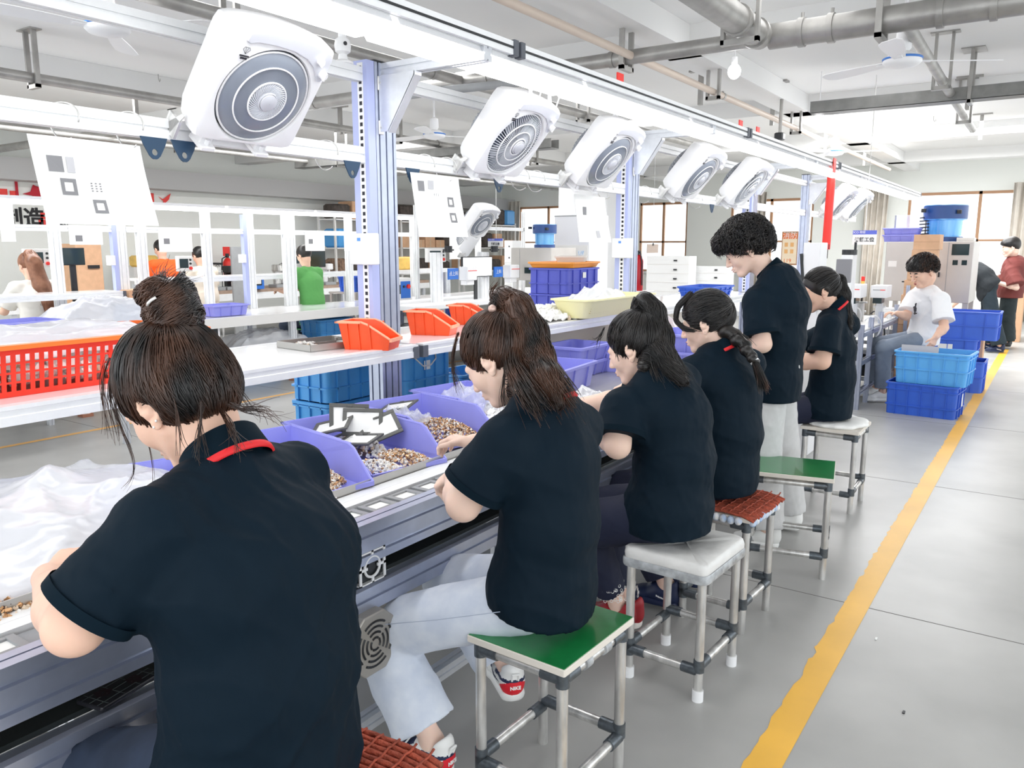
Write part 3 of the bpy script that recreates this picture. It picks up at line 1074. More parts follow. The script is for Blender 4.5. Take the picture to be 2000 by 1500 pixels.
# navy hanging lugs and steel rings on the lower rail
M_NAVY = mat('navy_lug', (0.01, 0.045, 0.10), 0.4)
lugs = [(1.66, 'first'), (1.775, 'second'), (2.60, 'third'), (3.0, 'fourth'), (3.72, 'fifth'), (7.0, 'sixth')]
for i, (y, w) in enumerate(lugs):
    mb = MB()
    out = [(-0.055, 0), (0.055, 0), (0.02, -0.062), (0.008, -0.073), (-0.008, -0.073), (-0.02, -0.062)]
    n_ = 24
    ring = [(0.011 * math.cos(2 * PI * q / n_), -0.05 + 0.011 * math.sin(2 * PI * q / n_)) for q in range(n_)]
    big = []
    for q in range(n_):
        a = 2 * PI * q / n_
        d = Vector((math.cos(a), math.sin(a))); o_ = Vector((0, -0.05)); best = None
        for e in range(6):
            p, r = Vector(out[e]), Vector(out[(e + 1) % 6]); s_ = r - p
            den = d.x * s_.y - d.y * s_.x
            if abs(den) < 1e-9:
                continue
            tt = ((p.x - o_.x) * s_.y - (p.y - o_.y) * s_.x) / den
            uu = ((p.x - o_.x) * d.y - (p.y - o_.y) * d.x) / den
            if tt > 0 and -1e-6 <= uu <= 1 + 1e-6 and (best is None or tt < best):
                best = tt
        big.append(tuple(o_ + d * (best or 0.02)))
    vs = [(0.0, p[0], p[1]) for p in ring + big] + [(0.006, p[0], p[1]) for p in ring + big]
    fs = []
    for q in range(n_):
        j = (q + 1) % n_
        fs += [(q, j, n_ + j, n_ + q), (2 * n_ + q, 3 * n_ + q, 3 * n_ + j, 2 * n_ + j), (q, 2 * n_ + q, 2 * n_ + j, j), (n_ + q, n_ + j, 3 * n_ + j, 3 * n_ + q)]
    mb.add(vs, fs)
    o = mb.build('hanging_lug', M_NAVY)
    o.location = (-2.628, y, 1.921)
    tag(o, 'navy drilled lug under the lower fan rail, %s from the left' % w, 'lug', 'navy lugs under the lower fan rail')
for i, (y, w) in enumerate(((1.365, 'left of the two holding the big white sheet'), (1.58, 'right of the two holding the big white sheet'), (2.46, 'empty one left of the nearest post'), (3.10, 'first one right of the nearest post'), (3.27, 'second one right of the nearest post'), (3.95, 'under the right edge of the radial fan'), (4.12, 'between the radial fan and the third fan'), (5.0, 'under the third fan'), (5.62, 'right of the second post'), (6.65, 'between the fourth and fifth fans'))):
    mb = MB().tube([(0.055 * math.cos(a), 0.012 * math.sin(a * 2), 0.062 * math.sin(a)) for a in [2 * PI * q / 28 for q in range(25)]], 0.0028, n=6)
    o = mb.build('hanging_ring', M_STEEL, smooth=True)
    o.location = (PX + 0.012, y, 1.935)
    o.rotation_euler = (0, 0, 0.35)
    tag(o, 'steel ring on the lower fan rail, ' + w, 'ring', 'steel rings on the lower fan rail')

# hanging work instruction sheets
M_PRINT = mat('print_grey', (0.22, 0.22, 0.23), 0.7)
M_PRINT2 = mat('print_pale', (0.5, 0.5, 0.52), 0.7)
def sheet(x, y0, y1, z0, z1, marks, label, tilt=0.0, lean=0.05):
    t = thing('instruction_sheet', label, 'sheet', (x, y0, z1), 0, 'white work instruction sheets on rings')
    w, h = y1 - y0, z1 - z0
    def warp(u, v, off=0.0):
        return (lean * v * v * 0.6 + 0.008 * math.sin(u * 5 + v * 3) + off, u * w + 0.02 * v, -v * h)
    NN = 10
    vs = [warp(i / NN, j / NN) for j in range(NN + 1) for i in range(NN + 1)]
    vs += [(p[0] - 0.0015, p[1], p[2]) for p in vs]
    m_ = (NN + 1) ** 2
    fs = []
    for j in range(NN):
        for i in range(NN):
            a = j * (NN + 1) + i
            fs += [(a, a + 1, a + NN + 2, a + NN + 1), (m_ + a, m_ + a + NN + 1, m_ + a + NN + 2, m_ + a + 1)]
    MB().add(vs, fs).build('sheet_page', M_PAPER, t, smooth=True, fix=False)
    for (u0, v0, u1, v1, kind) in marks:
        mb = MB()
        def patch(a, b, c, d):
            o = 0.002
            mb.add([warp(a, b, o), warp(c, b, o), warp(c, d, o), warp(a, d, o)], [(0, 1, 2, 3)])
        if kind == 'f':
            e = (u1 - u0) * 0.22; g = (v1 - v0) * 0.22
            patch(u0, v0, u1, v0 + g); patch(u0, v1 - g, u1, v1); patch(u0, v0 + g, u0 + e, v1 - g); patch(u1 - e, v0 + g, u1, v1 - g)
        elif kind == 't':
            for q in range(3):
                for r in range(4):
                    a = u0 + (u1 - u0) * q / 3; b = v0 + (v1 - v0) * r / 4
                    patch(a, b, a + (u1 - u0) * 0.15, b + (v1 - v0) * 0.12)
        else:
            patch(u0, v0, u1, v1)
        mb.build('printed_figure', M_PRINT2 if kind == 'p' else M_PRINT, t, fix=False)
    return t
sheet(-2.605, 1.235, 1.60, 1.62, 1.885, [(0.11, 0.22, 0.24, 0.40, 's'), (0.27, 0.22, 0.34, 0.40, 'p'), (0.19, 0.47, 0.33, 0.66, 'f'), (0.46, 0.50, 0.58, 0.62, 't'), (0.45, 0.70, 0.57, 0.86, 'f')], 'large white work sheet with grey part drawings hanging at the upper left')
sheet(-2.605, 2.96, 3.34, 1.60, 1.90, [(0.10, 0.12, 0.22, 0.28, 's'), (0.30, 0.10, 0.42, 0.24, 'p'), (0.42, 0.30, 0.56, 0.34, 't'), (0.72, 0.34, 0.84, 0.50, 'f'), (0.72, 0.60, 0.84, 0.76, 'f')], 'white work sheet with two small frame drawings right of the nearest post')
sheet(-2.605, 4.52, 4.95, 1.58, 1.88, [(0.2, 0.25, 0.32, 0.42, 's'), (0.6, 0.75, 0.7, 0.9, 'p')], 'white work sheet hanging below the third box fan')

# ---------------------------------------------------------------- white shelf behind the bench
M_SHELF = mat('white_laminate', (0.90, 0.90, 0.91), 0.18, spec=0.6, coat=0.3)
for (a, b, w) in ((-0.6, 2.815, 'carrying the red basket and the steel tray'), (2.85, 5.35, 'carrying the red bins and white parts'), (5.39, 8.1, 'behind the standing man')):
    t = thing('long_shelf', 'long white shelf in an aluminium edge profile, ' + w, 'shelf', (-2.45, a, 1.1), 0, 'shelf lengths behind the nearest bench')
    L = b - a
    MB().prism([(0.0, 0.0), (0.0, -0.012), (-0.004, -0.014), (-0.004, -0.03), (0.0, -0.032), (0.0, -0.058), (-0.045, -0.058), (-0.045, 0.0)], 0, L, 'y').build('edge_profile', M_ALUW, t)
    MB().box(-0.60, -0.045, 0, L, -0.02, -0.003).build('shelf_board', M_SHELF, t)
    MB().prism(slot_poly(0.045, 0.055, 1, 1), 0, L, 'y', T(-0.6225, 0, -0.03)).build('rear_profile', M_ALUW, t)
    for q in (0.0, L):
        if 0 < a + q < 6:
            MB().bbox(-0.045, 0.004, q - 0.034 if q else -0.004, q + 0.004 if q else 0.034, -0.064, -0.008, 0.002).build('joint_sleeve', MATS['dark_joint_sleeve'], t)
    for q in [s for s in (0.1, L / 2, L - 0.1)]:
        if abs(a + q - 2.8) < 0.3 or abs(a + q - 5.4) < 0.3:
            continue
        MB().prism(slot_poly(0.045, 0.045, 1, 1), -1.1, -0.058, 'z', T(-0.62, q, 0)).build('support_leg', M_ALU, t)

# ---------------------------------------------------------------- the work bench of line 1
BX = -1.53
Y0, Y1 = -0.7, 5.75
t = thing('assembly_bench', 'long aluminium assembly bench with a conveyor track along its front edge', 'bench', (BX, Y0, 0))
L = Y1 - Y0
front = [(0.0, 0.79), (0.0, 0.762), (-0.010, 0.760), (-0.010, 0.751), (0.0, 0.749), (0.0, 0.708), (-0.010, 0.706), (-0.010, 0.697), (0.0, 0.695), (0.0, 0.672),
         (-0.06, 0.672), (-0.06, 0.79), (-0.034, 0.79), (-0.034, 0.784), (-0.028, 0.784), (-0.028, 0.79)]
MB().prism(front, 0, L, 'y').build('front_rail', M_ALUB, t)
MB().prism([(-0.062, 0.777), (-0.145, 0.777), (-0.145, 0.74), (-0.062, 0.74)], 0, L, 'y').build('conveyor_track', mat('track_grey', (0.33, 0.34, 0.36), 0.5, noise=0.1), t)
MB().prism([(-0.15, 0.79), (-0.235, 0.79), (-0.235, 0.70), (-0.15, 0.70)], 0, L, 'y').box(-0.195, -0.19, 0, L, 0.79, 0.7905).build('inner_rail', M_ALUW, t)
MB().prism([(-0.24, 0.815), (-0.244, 0.815), (-0.244, 0.782), (-1.12, 0.782), (-1.12, 0.76), (-0.24, 0.76)], 0, L, 'y').build('bench_top', mat('brushed_steel_sheet', (0.55, 0.54, 0.52), 0.35, 0.7, noise=0.1, stretch=(1, 0.1, 1), nscale=20), t)
MB().box(-0.42, -0.05, 0, L, 0.60, 0.612).build('lower_tray', mat('dark_steel_tray', (0.06, 0.07, 0.07), 0.4, 0.5, noise=0.4, nscale=5), t)
MB().box(-0.42, -0.41, 0, L, 0.61, 0.74).build('tray_back', MATS['dark_steel_tray'], t)
MB().prism([(-0.012, 0.605), (0.0, 0.60), (0.0, 0.575), (-0.008, 0.573), (-0.008, 0.565), (0.0, 0.563), (0.0, 0.53), (-0.05, 0.53), (-0.05, 0.598)], 0, L, 'y').build('lower_rail', M_ALUB, t)
MB().prism(slot_poly(0.045, 0.045, 1, 1), 0, L, 'y', T(-0.12, 0, 0.10)).build('foot_rail', M_ALU, t)
MB().prism(slot_poly(0.045, 0.045, 1, 1), 0, L, 'y', T(-1.08, 0, 0.10)).build('rear_foot_rail', M_ALU, t)
for y in (-0.3, 1.02, 2.28, 3.6, 4.9, 5.6):
    for x in (-0.12, -1.08):
        lg = MB().prism(slot_poly(0.045, 0.045, 1, 1), 0.06, 0.53 if x > -1 else 0.76, 'z', T(x, y - Y0 + 0.05, 0)).build('bench_leg', M_ALU, t)
        MB().cyl((x, y - Y0 + 0.05, 0.02), (x, y - Y0 + 0.05, 0.07), 0.008, n=8).lathe([(0.001, 0.0), (0.04, 0.0), (0.042, 0.01), (0.02, 0.024), (0.001, 0.026)], 20, T(x, y - Y0 + 0.05, 0)).build('levelling_foot', M_STEEL, lg, smooth='auto')
    MB().prism(slot_poly(0.045, 0.045, 1, 1), -1.06, -0.14, 'x', T(0, y - Y0 + 0.05, 0.1)).build('cross_rail', M_ALU, t)
    MB().box(-0.41, -0.05, y - Y0 + 0.03, y - Y0 + 0.07, 0.53, 0.6).build('tray_support', M_ALU, t)

# conveyor drive: boxed motor with round fan grille, small bracketed fan
t = thing('drive_motor', 'boxy grey drive motor with a round fan grille under the bench beside pale jeans', 'motor', (-1.60, 1.44, 0.45))
MB().bbox(-0.13, 0.055, -0.06, 0.20, -0.085, 0.08, 0.022).build('motor_body', mat('motor_grey', (0.36, 0.34, 0.31), 0.4, 0.5), t, bevel=0.006)
oct_ = [(0.108 * math.cos(PI / 8 + PI / 4 * i) * 0.98, 0.096 * math.sin(PI / 8 + PI / 4 * i)) for i in range(8)]
MB().prism(oct_, 0.055, 0.105, 'x', T(0, 0.07, 0)).build('fan_cover', MATS['motor_grey'], t, bevel=0.004)
g = MB()
for r0 in (0.018, 0.034, 0.05, 0.066):
    for k_ in range(4):
        a0 = PI / 4 + k_ * PI / 2 + 0.16
        pts = [(0.1058, 0.07 + r0 * math.cos(a), r0 * math.sin(a)) for a in [a0 + (PI / 2 - 0.32) * q / 8 for q in range(9)]]
        g.tube(pts, 0.0036, n=4)
g.build('fan_slots', M_BLACK, t)
t = thing('cooling_fan', 'small black cooling fan in an aluminium bracket on the bench tray', 'fan', (-1.575, 1.545, 0.612))
MB().box(-0.05, 0.045, -0.052, 0.052, 0.0, 0.004).box(0.04, 0.045, -0.052, -0.044, 0, 0.095).box(0.04, 0.045, 0.044, 0.052, 0, 0.095).box(-0.05, 0.045, -0.052, 0.052, 0.09, 0.095).box(0.04, 0.045, -0.052, -0.02, 0.042, 0.05).box(0.04, 0.045, 0.02, 0.052, 0.042, 0.05).box(0.04, 0.045, -0.004, 0.004, 0.0, 0.02).box(0.04, 0.045, -0.004, 0.004, 0.075, 0.095).build('fan_bracket', M_ALUW, t)
MB().tube([(0.042, 0.03 * math.cos(a), 0.047 + 0.03 * math.sin(a)) for a in [2 * PI * q / 24 for q in range(24)]], 0.004, n=6, closed=True).build('bracket_ring', M_ALUW, t)
MB().bbox(-0.045, 0.036, -0.043, 0.043, 0.005, 0.089, 0.004).cyl((0.036, 0, 0.047), (0.04, 0, 0.047), 0.014, n=16).build('fan_body', M_BLACK, t)
# phone in a floral case lying on the tray by the first worker
t = thing('mobile_phone', 'black phone in a checked floral case lying on the dark bench tray', 'phone', (-1.585, 0.83, 0.6125), math.radians(12))
MB().bbox(-0.038, 0.038, -0.078, 0.078, 0, 0.011, 0.004).build('phone_case', mat('phone_case_black', (0.02, 0.02, 0.025), 0.3), t, bevel=0.003)
g = MB()
for i in range(4):
    g.box(-0.036, 0.036, -0.06 + i * 0.04, -0.0585 + i * 0.04, 0.011, 0.0114)
for i in range(3):
    g.box(-0.022 + i * 0.022, -0.0205 + i * 0.022, -0.076, 0.076, 0.011, 0.0114)
g.build('check_pattern', mat('case_grey_line', (0.12, 0.14, 0.14), 0.5), t)
g = MB()
for (cx, cy) in ((-0.008, -0.035), (0.01, 0.03)):
    for k_ in range(5):
        a = 2 * PI * k_ / 5
        g.lathe([(0.001, 0.0118), (0.008, 0.0117)], 12, T(cx + 0.011 * math.cos(a), cy + 0.011 * math.sin(a), 0))
g.build('flower_print', mat('case_flower', (0.035, 0.015, 0.02), 0.4), t)

# plug sockets under the shelf edge: small lead at the sleeve joint
mb = MB().tube([(-2.5, 2.83, 1.04), (-2.47, 2.87, 0.99), (-2.49, 2.95, 0.985), (-2.5, 3.0, 1.01), (-2.52, 3.02, 1.04)], 0.004, n=6)
tag(mb.build('loose_lead', M_GREY, smooth=True), 'thin grey lead drooping under the black sleeve joint of the white shelf', 'cable')

# cream cupboard panels below the far half of the shelf
for i, (a, b) in enumerate(((4.55, 5.95), (5.97, 7.3))):
    t = thing('cupboard_panel', ('cream panel closing the space under the white shelf, left one', 'cream panel closing the space under the white shelf, right one')[i], 'panel', (-2.86, a, 0))
    MB().box(-0.01, 0.01, 0, b - a, 0.08, 1.035).build('panel_board', mat('cream_panel', (0.82, 0.76, 0.68), 0.6), t)
    MB().box(0.01, 0.02, 0, 0.03, 0.0, 1.035).box(0.01, 0.02, b - a - 0.03, b - a, 0.0, 1.035).box(0.01, 0.02, 0, b - a, 0.0, 0.08).build('panel_frame', M_ALUW, t)

# ================================================================ CRATES, BINS, STOOLS AND SMALL THINGS
def rrect(w, l, r, z, n=4):
    pts = []
    for (cx, cy, a0) in ((w / 2 - r, l / 2 - r, 0), (-w / 2 + r, l / 2 - r, PI / 2), (-w / 2 + r, -l / 2 + r, PI), (w / 2 - r, -l / 2 + r, 1.5 * PI)):
        for i in range(n + 1):
            a = a0 + PI / 2 * i / n
            pts.append((cx + r * math.cos(a), cy + r * math.sin(a), z))
    return pts


def loft(mb, rings, close=True):
    n = len(rings[0])
    vs = [v for r in rings for v in r]
    fs = []
    for k in range(len(rings) - 1):
        for i in range(n):
            j = (i + 1) % n
            fs.append((k * n + i, k * n + j, (k + 1) * n + j, (k + 1) * n + i))
    if close:
        fs.append(tuple(range(n - 1, -1, -1)))
        fs.append(tuple(range((len(rings) - 1) * n, len(rings) * n)))
    return mb.add(vs, fs)


def crate(name, label, cat, w, l, h, m, loc, rz=0, group=None, taper=0.03, ribs=(4, 5), bands=(0.33, 0.66), rimw=0.012, wall=0.004, sticker=None):
    """open-topped moulded box: w along x, l along y"""
    t = thing(name, label, cat, loc, rz, group)
    mb = MB()
    r = min(0.03, w * 0.1)
    wb, lb = w - 2 * taper, l - 2 * taper
    rings = [rrect(wb, lb, r, 0), rrect(w - 2 * rimw, l - 2 * rimw, r, h - 0.018), rrect(w, l, r, h - 0.016), rrect(w, l, r, h - 0.002), rrect(w - 0.006, l - 0.006, r, h),
             rrect(w - 2 * rimw - 2 * wall, l - 2 * rimw - 2 * wall, r, h), rrect(wb - 2 * wall, lb - 2 * wall, r, wall + 0.002)]
    loft(mb, rings)
    mb.build('crate_shell', m, t, smooth='auto')
    rb = MB()
    def at(f, z):
        q = z / h
        return (wb + (w - 2 * rimw - wb) * q) / 2, (lb + (l - 2 * rimw - lb) * q) / 2
    d = 0.011
    for (nn, ax) in ((ribs[0], 'x'), (ribs[1], 'y')):
        for i in range(nn):
            u = -1 + 2 * (i + 0.5) / nn
            for s in (-1, 1):
                (a0, b0), (a1, b1) = at(0, 0.0), at(0, h - 0.016)
                if ax == 'x':
                    v = [(u * a0 * 0.92 - 0.004, s * b0), (u * a0 * 0.92 + 0.003, s * b0), (u * a1 * 0.92 + 0.003, s * b1), (u * a1 * 0.92 - 0.003, s * b1)]
                    P = [(v[0][0], v[0][1], 0.0), (v[1][0], v[1][1], 0.0), (v[2][0], v[2][1], h - 0.016), (v[3][0], v[3][1], h - 0.016)]
                    Q_ = [(p[0], p[1] + s * d, p[2]) for p in P]
                else:
                    v = [(s * a0, u * b0 * 0.92 - 0.004), (s * a0, u * b0 * 0.92 + 0.003), (s * a1, u * b1 * 0.92 + 0.003), (s * a1, u * b1 * 0.92 - 0.003)]
                    P = [(v[0][0], v[0][1], 0.0), (v[1][0], v[1][1], 0.0), (v[2][0], v[2][1], h - 0.016), (v[3][0], v[3][1], h - 0.016)]
                    Q_ = [(p[0] + s * d, p[1], p[2]) for p in P]
                rb.add(P + Q_, [(0, 1, 2, 3), (4, 5, 6, 7), (0, 1, 5, 4), (1, 2, 6, 5), (2, 3, 7, 6), (3, 0, 4, 7)])
    for q in bands:
        a, b = at(0, h * q)
        loft(rb, [rrect(2 * a - 0.001, 2 * b - 0.001, r, h * q - 0.005), rrect(2 * a + 2 * d, 2 * b + 2 * d, r, h * q - 0.005), rrect(2 * a + 2 * d, 2 * b + 2 * d, r, h * q + 0.004), rrect(2 * a - 0.001, 2 * b - 0.001, r, h * q + 0.004)], False)
    rb.build('crate_ribs', m, t)
    if sticker:
        sx, sy, sz, sw, sh = sticker
        a, b = at(0, sz)
        if sx:
            MB().box(sx * (a + 0.008) - 0.001, sx * (a + 0.008) + 0.001, sy - sw / 2, sy + sw / 2, sz - sh / 2, sz + sh / 2).build('crate_sticker', M_PAPER, t)
        else:
            MB().box(sy - sw / 2, sy + sw / 2, -(b + 0.009), -(b + 0.007), sz - sh / 2, sz + sh / 2).build('crate_sticker', M_PAPER, t)
    return t


def scoop_bin(label, m, loc, rz, L=0.56, W=0.35, H=0.17, group=None, name='picking_bin', rim=None, lip=0.07, cut=0.16):
    """front-open stacking bin: long axis along +x (open front at +x), origin at centre of the floor"""
    t = thing(name, label, 'bin', loc, rz, group)
    th = 0.004
    mb = MB()
    tp = 0.02
    def side(s):
        y0, y1 = s * (W / 2 - tp), s * W / 2
        prof = [(-L / 2 + tp, 0, y0), (L / 2 - tp * 0.6, 0, y0), (L / 2, lip, y0 + (y1 - y0) * lip / H), (L / 2 - 0.015, lip + 0.01, y0 + (y1 - y0) * lip / H), (L / 2 - cut, H - 0.01, y1), (L / 2 - cut - 0.03, H, y1), (-L / 2, H, y1)]
        a = [(p[0], p[2], p[1]) for p in prof]
        b = [(p[0], p[2] - s * th, p[1] + (0.004 if p[1] == 0 else 0)) for p in prof]
        n = len(prof)
        mb.add(a + b, [tuple(range(n)), tuple(range(2 * n - 1, n - 1, -1))] + [(i, (i + 1) % n, n + (i + 1) % n, n + i) for i in range(n)])
    side(1); side(-1)
    yl = W / 2 - tp + tp * lip / H
    mb.add([(-L / 2 + tp, -(W / 2 - tp), 0), (-L / 2 + tp, W / 2 - tp, 0), (-L / 2, W / 2, H), (-L / 2, -W / 2, H), (-L / 2 + tp + th, -(W / 2 - tp), 0.004), (-L / 2 + tp + th, W / 2 - tp, 0.004), (-L / 2 + th, W / 2, H), (-L / 2 + th, -W / 2, H)],
           [(0, 1, 2, 3), (7, 6, 5, 4), (3, 2, 6, 7), (0, 3, 7, 4), (1, 5, 6, 2)])
    mb.add([(L / 2 - tp * 0.6, -(W / 2 - tp), 0), (L / 2 - tp * 0.6, W / 2 - tp, 0), (L / 2, yl, lip), (L / 2, -yl, lip), (L / 2 - tp * 0.6 - th, -(W / 2 - tp), 0.0), (L / 2 - tp * 0.6 - th, W / 2 - tp, 0.0), (L / 2 - th, yl, lip), (L / 2 - th, -yl, lip)],
           [(0, 1, 2, 3), (7, 6, 5, 4), (3, 2, 6, 7)])
    mb.box(-L / 2 + tp, L / 2 - tp * 0.6, -(W / 2 - tp), W / 2 - tp, 0, 0.004)
    mb.build('bin_shell', m, t)
    rm = MB()
    e = 0.011
    for s in (-1, 1):
        rm.tube([(-L / 2, s * W / 2, H), (L / 2 - cut - 0.03, s * W / 2, H), (L / 2 - cut, s * W / 2, H - 0.01), (L / 2 - 0.015, s * yl, lip + 0.01), (L / 2, s * yl, lip)], 0.005, n=6)
        rm.box(-L / 2 - e, L / 2 - cut - 0.03, s * W / 2 - (0 if s > 0 else e), s * W / 2 + (e if s > 0 else 0), H - 0.006, H + 0.002)
    rm.box(-L / 2 - e, -L / 2, -W / 2 - e, W / 2 + e, H - 0.006, H + 0.002)
    rm.box(L / 2 - 0.002, L / 2 + 0.008, -yl, yl, lip - 0.012, lip + 0.003)
    rm.build('bin_rim', rim or m, t)
    rb = MB()
    for i in range(3):
        x = -L / 2 + L * (0.18 + 0.22 * i)
        for s in (-1, 1):
            rb.add([(x - 0.003, s * (W / 2 - tp), 0.0), (x + 0.003, s * (W / 2 - tp), 0.0), (x + 0.003, s * W / 2, H - 0.006), (x - 0.003, s * W / 2, H - 0.006),
                    (x - 0.003, s * (W / 2 - tp + 0.006), 0.0), (x + 0.003, s * (W / 2 - tp + 0.006), 0.0), (x + 0.003, s * (W / 2 + 0.006), H - 0.006), (x - 0.003, s * (W / 2 + 0.006), H - 0.006)],
                   [(0, 1, 2, 3), (4, 5, 6, 7), (0, 1, 5, 4), (1, 2, 6, 5), (2, 3, 7, 6), (3, 0, 4, 7)])
    rb.build('bin_ribs', m, t)
    return t


M_BITS = [mat('part_brass', (0.62, 0.36, 0.18), 0.3, 0.6), mat('part_tan', (0.75, 0.6, 0.45), 0.5), mat('part_white', (0.9, 0.89, 0.86), 0.5), mat('part_dark', (0.10, 0.06, 0.05), 0.5)]


def bits(label, cx, cy, z, rx, ry, h, N, mix=(0.35, 0.3, 0.25, 0.1), size=0.008, seed=1, rot=0.0, name='loose_parts'):
    rr = np.random.default_rng(seed)
    mb = MB()
    cr, sr = math.cos(rot), math.sin(rot)
    for i in range(N):
        r = math.sqrt(rr.random()); a = rr.random() * 2 * PI
        r *= 1 + 0.12 * math.sin(3 * a + seed)
        u, v = r * math.cos(a), r * math.sin(a)
        hz = h * max(0, 1 - r * r) ** 0.8 * rr.random() ** 0.35
        x, y = u * rx, v * ry
        s = size * rr.uniform(0.6, 1.2)
        M = T(cx + x * cr - y * sr, cy + x * sr + y * cr, z + hz + s * 0.5) @ Quaternion(tuple(rr.normal(size=4))).normalized().to_matrix().to_4x4()
        mb.mi = int(rr.choice(4, p=mix))
        mb.box(-s / 2, s / 2, -s * 0.4, s * 0.4, -s * 0.25, s * 0.25, M)
    o = mb.build(name, M_BITS, fix=False)
    return tag(o, label, 'small parts', kind='stuff')


BT = 0.783  # bench top height
# open bins facing the workers
G = 'violet open front bins on the near bench'
scoop_bin('violet open bin right behind the shoulder of the nearest worker, full of brass bits', M_VIOLET, (-2.06, 1.69, BT), -0.20, L=0.54, H=0.118, cut=0.13, lip=0.025, group=G)
scoop_bin('violet open bin holding the heap of grey frames', M_VIOLET, (-2.055, 2.055, BT), -0.20, L=0.54, H=0.118, cut=0.13, lip=0.02, group=G)
scoop_bin('violet open bin with a plastic bag and brass bits beyond the heap of frames', M_VIOLET, (-2.10, 2.46, BT), -0.20, L=0.52, H=0.118, cut=0.13, lip=0.02, group=G)
scoop_bin('violet open bin with a clear bag half hidden behind the ponytailed second worker', M_VIOLET, (-2.16, 2.86, BT), -0.15, L=0.46, H=0.118, cut=0.12, lip=0.03, group=G)
bits('heap of brass and white bits in the first violet bin', -1.98, 1.675, BT + 0.006, 0.21, 0.13, 0.07, 2600, seed=3, rot=-0.2)
bits('white bits spread at the front left of the frame bin', -1.90, 1.955, BT + 0.006, 0.10, 0.06, 0.025, 600, (0.05, 0.1, 0.83, 0.02), seed=4)
bits('brass bits spread at the front right of the frame bin', -1.90, 2.085, BT + 0.006, 0.12, 0.07, 0.035, 1000, (0.4, 0.33, 0.22, 0.05), seed=5)
bits('heap of brass bits in the violet bin with a plastic bag', -2.05, 2.49, BT + 0.006, 0.20, 0.11, 0.06, 1800, (0.42, 0.3, 0.2, 0.08), seed=6, rot=-0.2)

# grey frames lying in the second bin
M_FRG = mat('frame_grey_plastic', (0.10, 0.10, 0.095), 0.5)
M_FRW = mat('frame_white_insert', (0.88, 0.88, 0.86), 0.5)
def make_frame():
    t = thing('plastic_frame', 'frame', 'plate', (0, 0, 0))
    w, h, e = 0.075, 0.055, 0.015
    MB().box(-w, w, -h, -h + e, 0, 0.008).box(-w, w, h - e, h, 0, 0.008).box(-w, -w + e, -h + e, h - e, 0, 0.008).box(w - e, w, -h + e, h - e, 0, 0.008).box(-0.01, 0.01, h - e, h - e + 0.008, 0.008, 0.012).build('frame_rim', M_FRG, t, bevel=0.0015)
    MB().box(-w + e, w - e, -h + e, h - e, 0.001, 0.004).build('frame_insert', M_FRW, t)
    return t
fr0 = make_frame()
fr = [((-2.20, 2.03, 0.885), (0.25, -0.25, 0.5), 'lying flat nearest the rear left corner of the heap'), ((-2.18, 2.10, 0.91), (1.1, 0.1, 0.95), 'standing on edge, tallest of the heap'), ((-2.13, 2.12, 0.895), (1.0, 0.05, 0.75), 'standing on edge just in front of the tallest one'),
      ((-2.07, 2.15, 0.875), (0.75, -0.35, 0.9), 'leaning right at the right end of the heap'), ((-2.07, 2.04, 0.85), (0.15, -0.1, 0.2), 'lying lowest at the front of the heap'), ((-2.13, 2.05, 0.84), (0.3, 0.1, -0.4), 'half buried in the middle of the heap'),
      ((-2.27, 2.47, 0.88), (0.15, -0.2, 0.25), 'alone in the bin with the plastic bag')]
for i, (loc, rot, w) in enumerate(fr):
    o = fr0 if i == 0 else dup(fr0)
    o.location = loc; o.rotation_euler = rot
    o['label'] = 'grey plastic frame, ' + w
    o['group'] = 'grey plastic frames in the violet bins'
bits('white clips under the heap of grey frames', -2.12, 2.07, BT + 0.004, 0.14, 0.09, 0.06, 500, (0.05, 0.1, 0.75, 0.1), size=0.014, seed=8)

# frames riding the conveyor track
fx0 = thing('cover_plate', 'x', 'plate', (0, 0, 0))
MB().box(-0.037, 0.037, -0.052, -0.033, 0, 0.008).box(-0.037, 0.037, 0.033, 0.052, 0, 0.008).box(-0.037, -0.024, -0.033, 0.033, 0, 0.008).box(0.024, 0.037, -0.033, 0.033, 0, 0.008).build('frame_rim', mat('frame_light_grey', (0.30, 0.31, 0.32), 0.4, 0.2), fx0, bevel=0.001)
MB().box(-0.024, 0.024, -0.033, 0.033, 0.0, 0.003).build('frame_insert', M_FRW, fx0)
ys = [0.62, 1.44, 1.56, 1.68, 1.80, 1.92, 2.04, 2.16, 2.28, 3.0, 3.12, 3.24]
ord_ = ['nearest one, by the elbow of the first worker', 'first past the first worker', 'second past the first worker', 'third past the first worker', 'fourth past the first worker', 'beside the forearm of the second worker', 'behind the forearm of the second worker', 'past the forearm of the second worker', 'last before the third worker', 'first past the third worker', 'second past the third worker', 'third past the third worker']
for i, y in enumerate(ys):
    o = fx0 if i == 0 else dup(fx0)
    o.location = (BX - 0.104, y, 0.7772)
    o['label'] = 'grey frame on the conveyor track, ' + ord_[i]
    o['group'] = 'frames riding the conveyor track'

# plastic film
M_FILM = mat('clear_plastic_film', (0.9, 0.92, 0.97), 0.18, alpha=0.42, spec=0.8, bump=0.3, bscale=30)
M_BAG = mat('milky_plastic_bag', (0.80, 0.81, 0.86), 0.22, alpha=0.82, spec=0.7, bump=0.25, bscale=14)


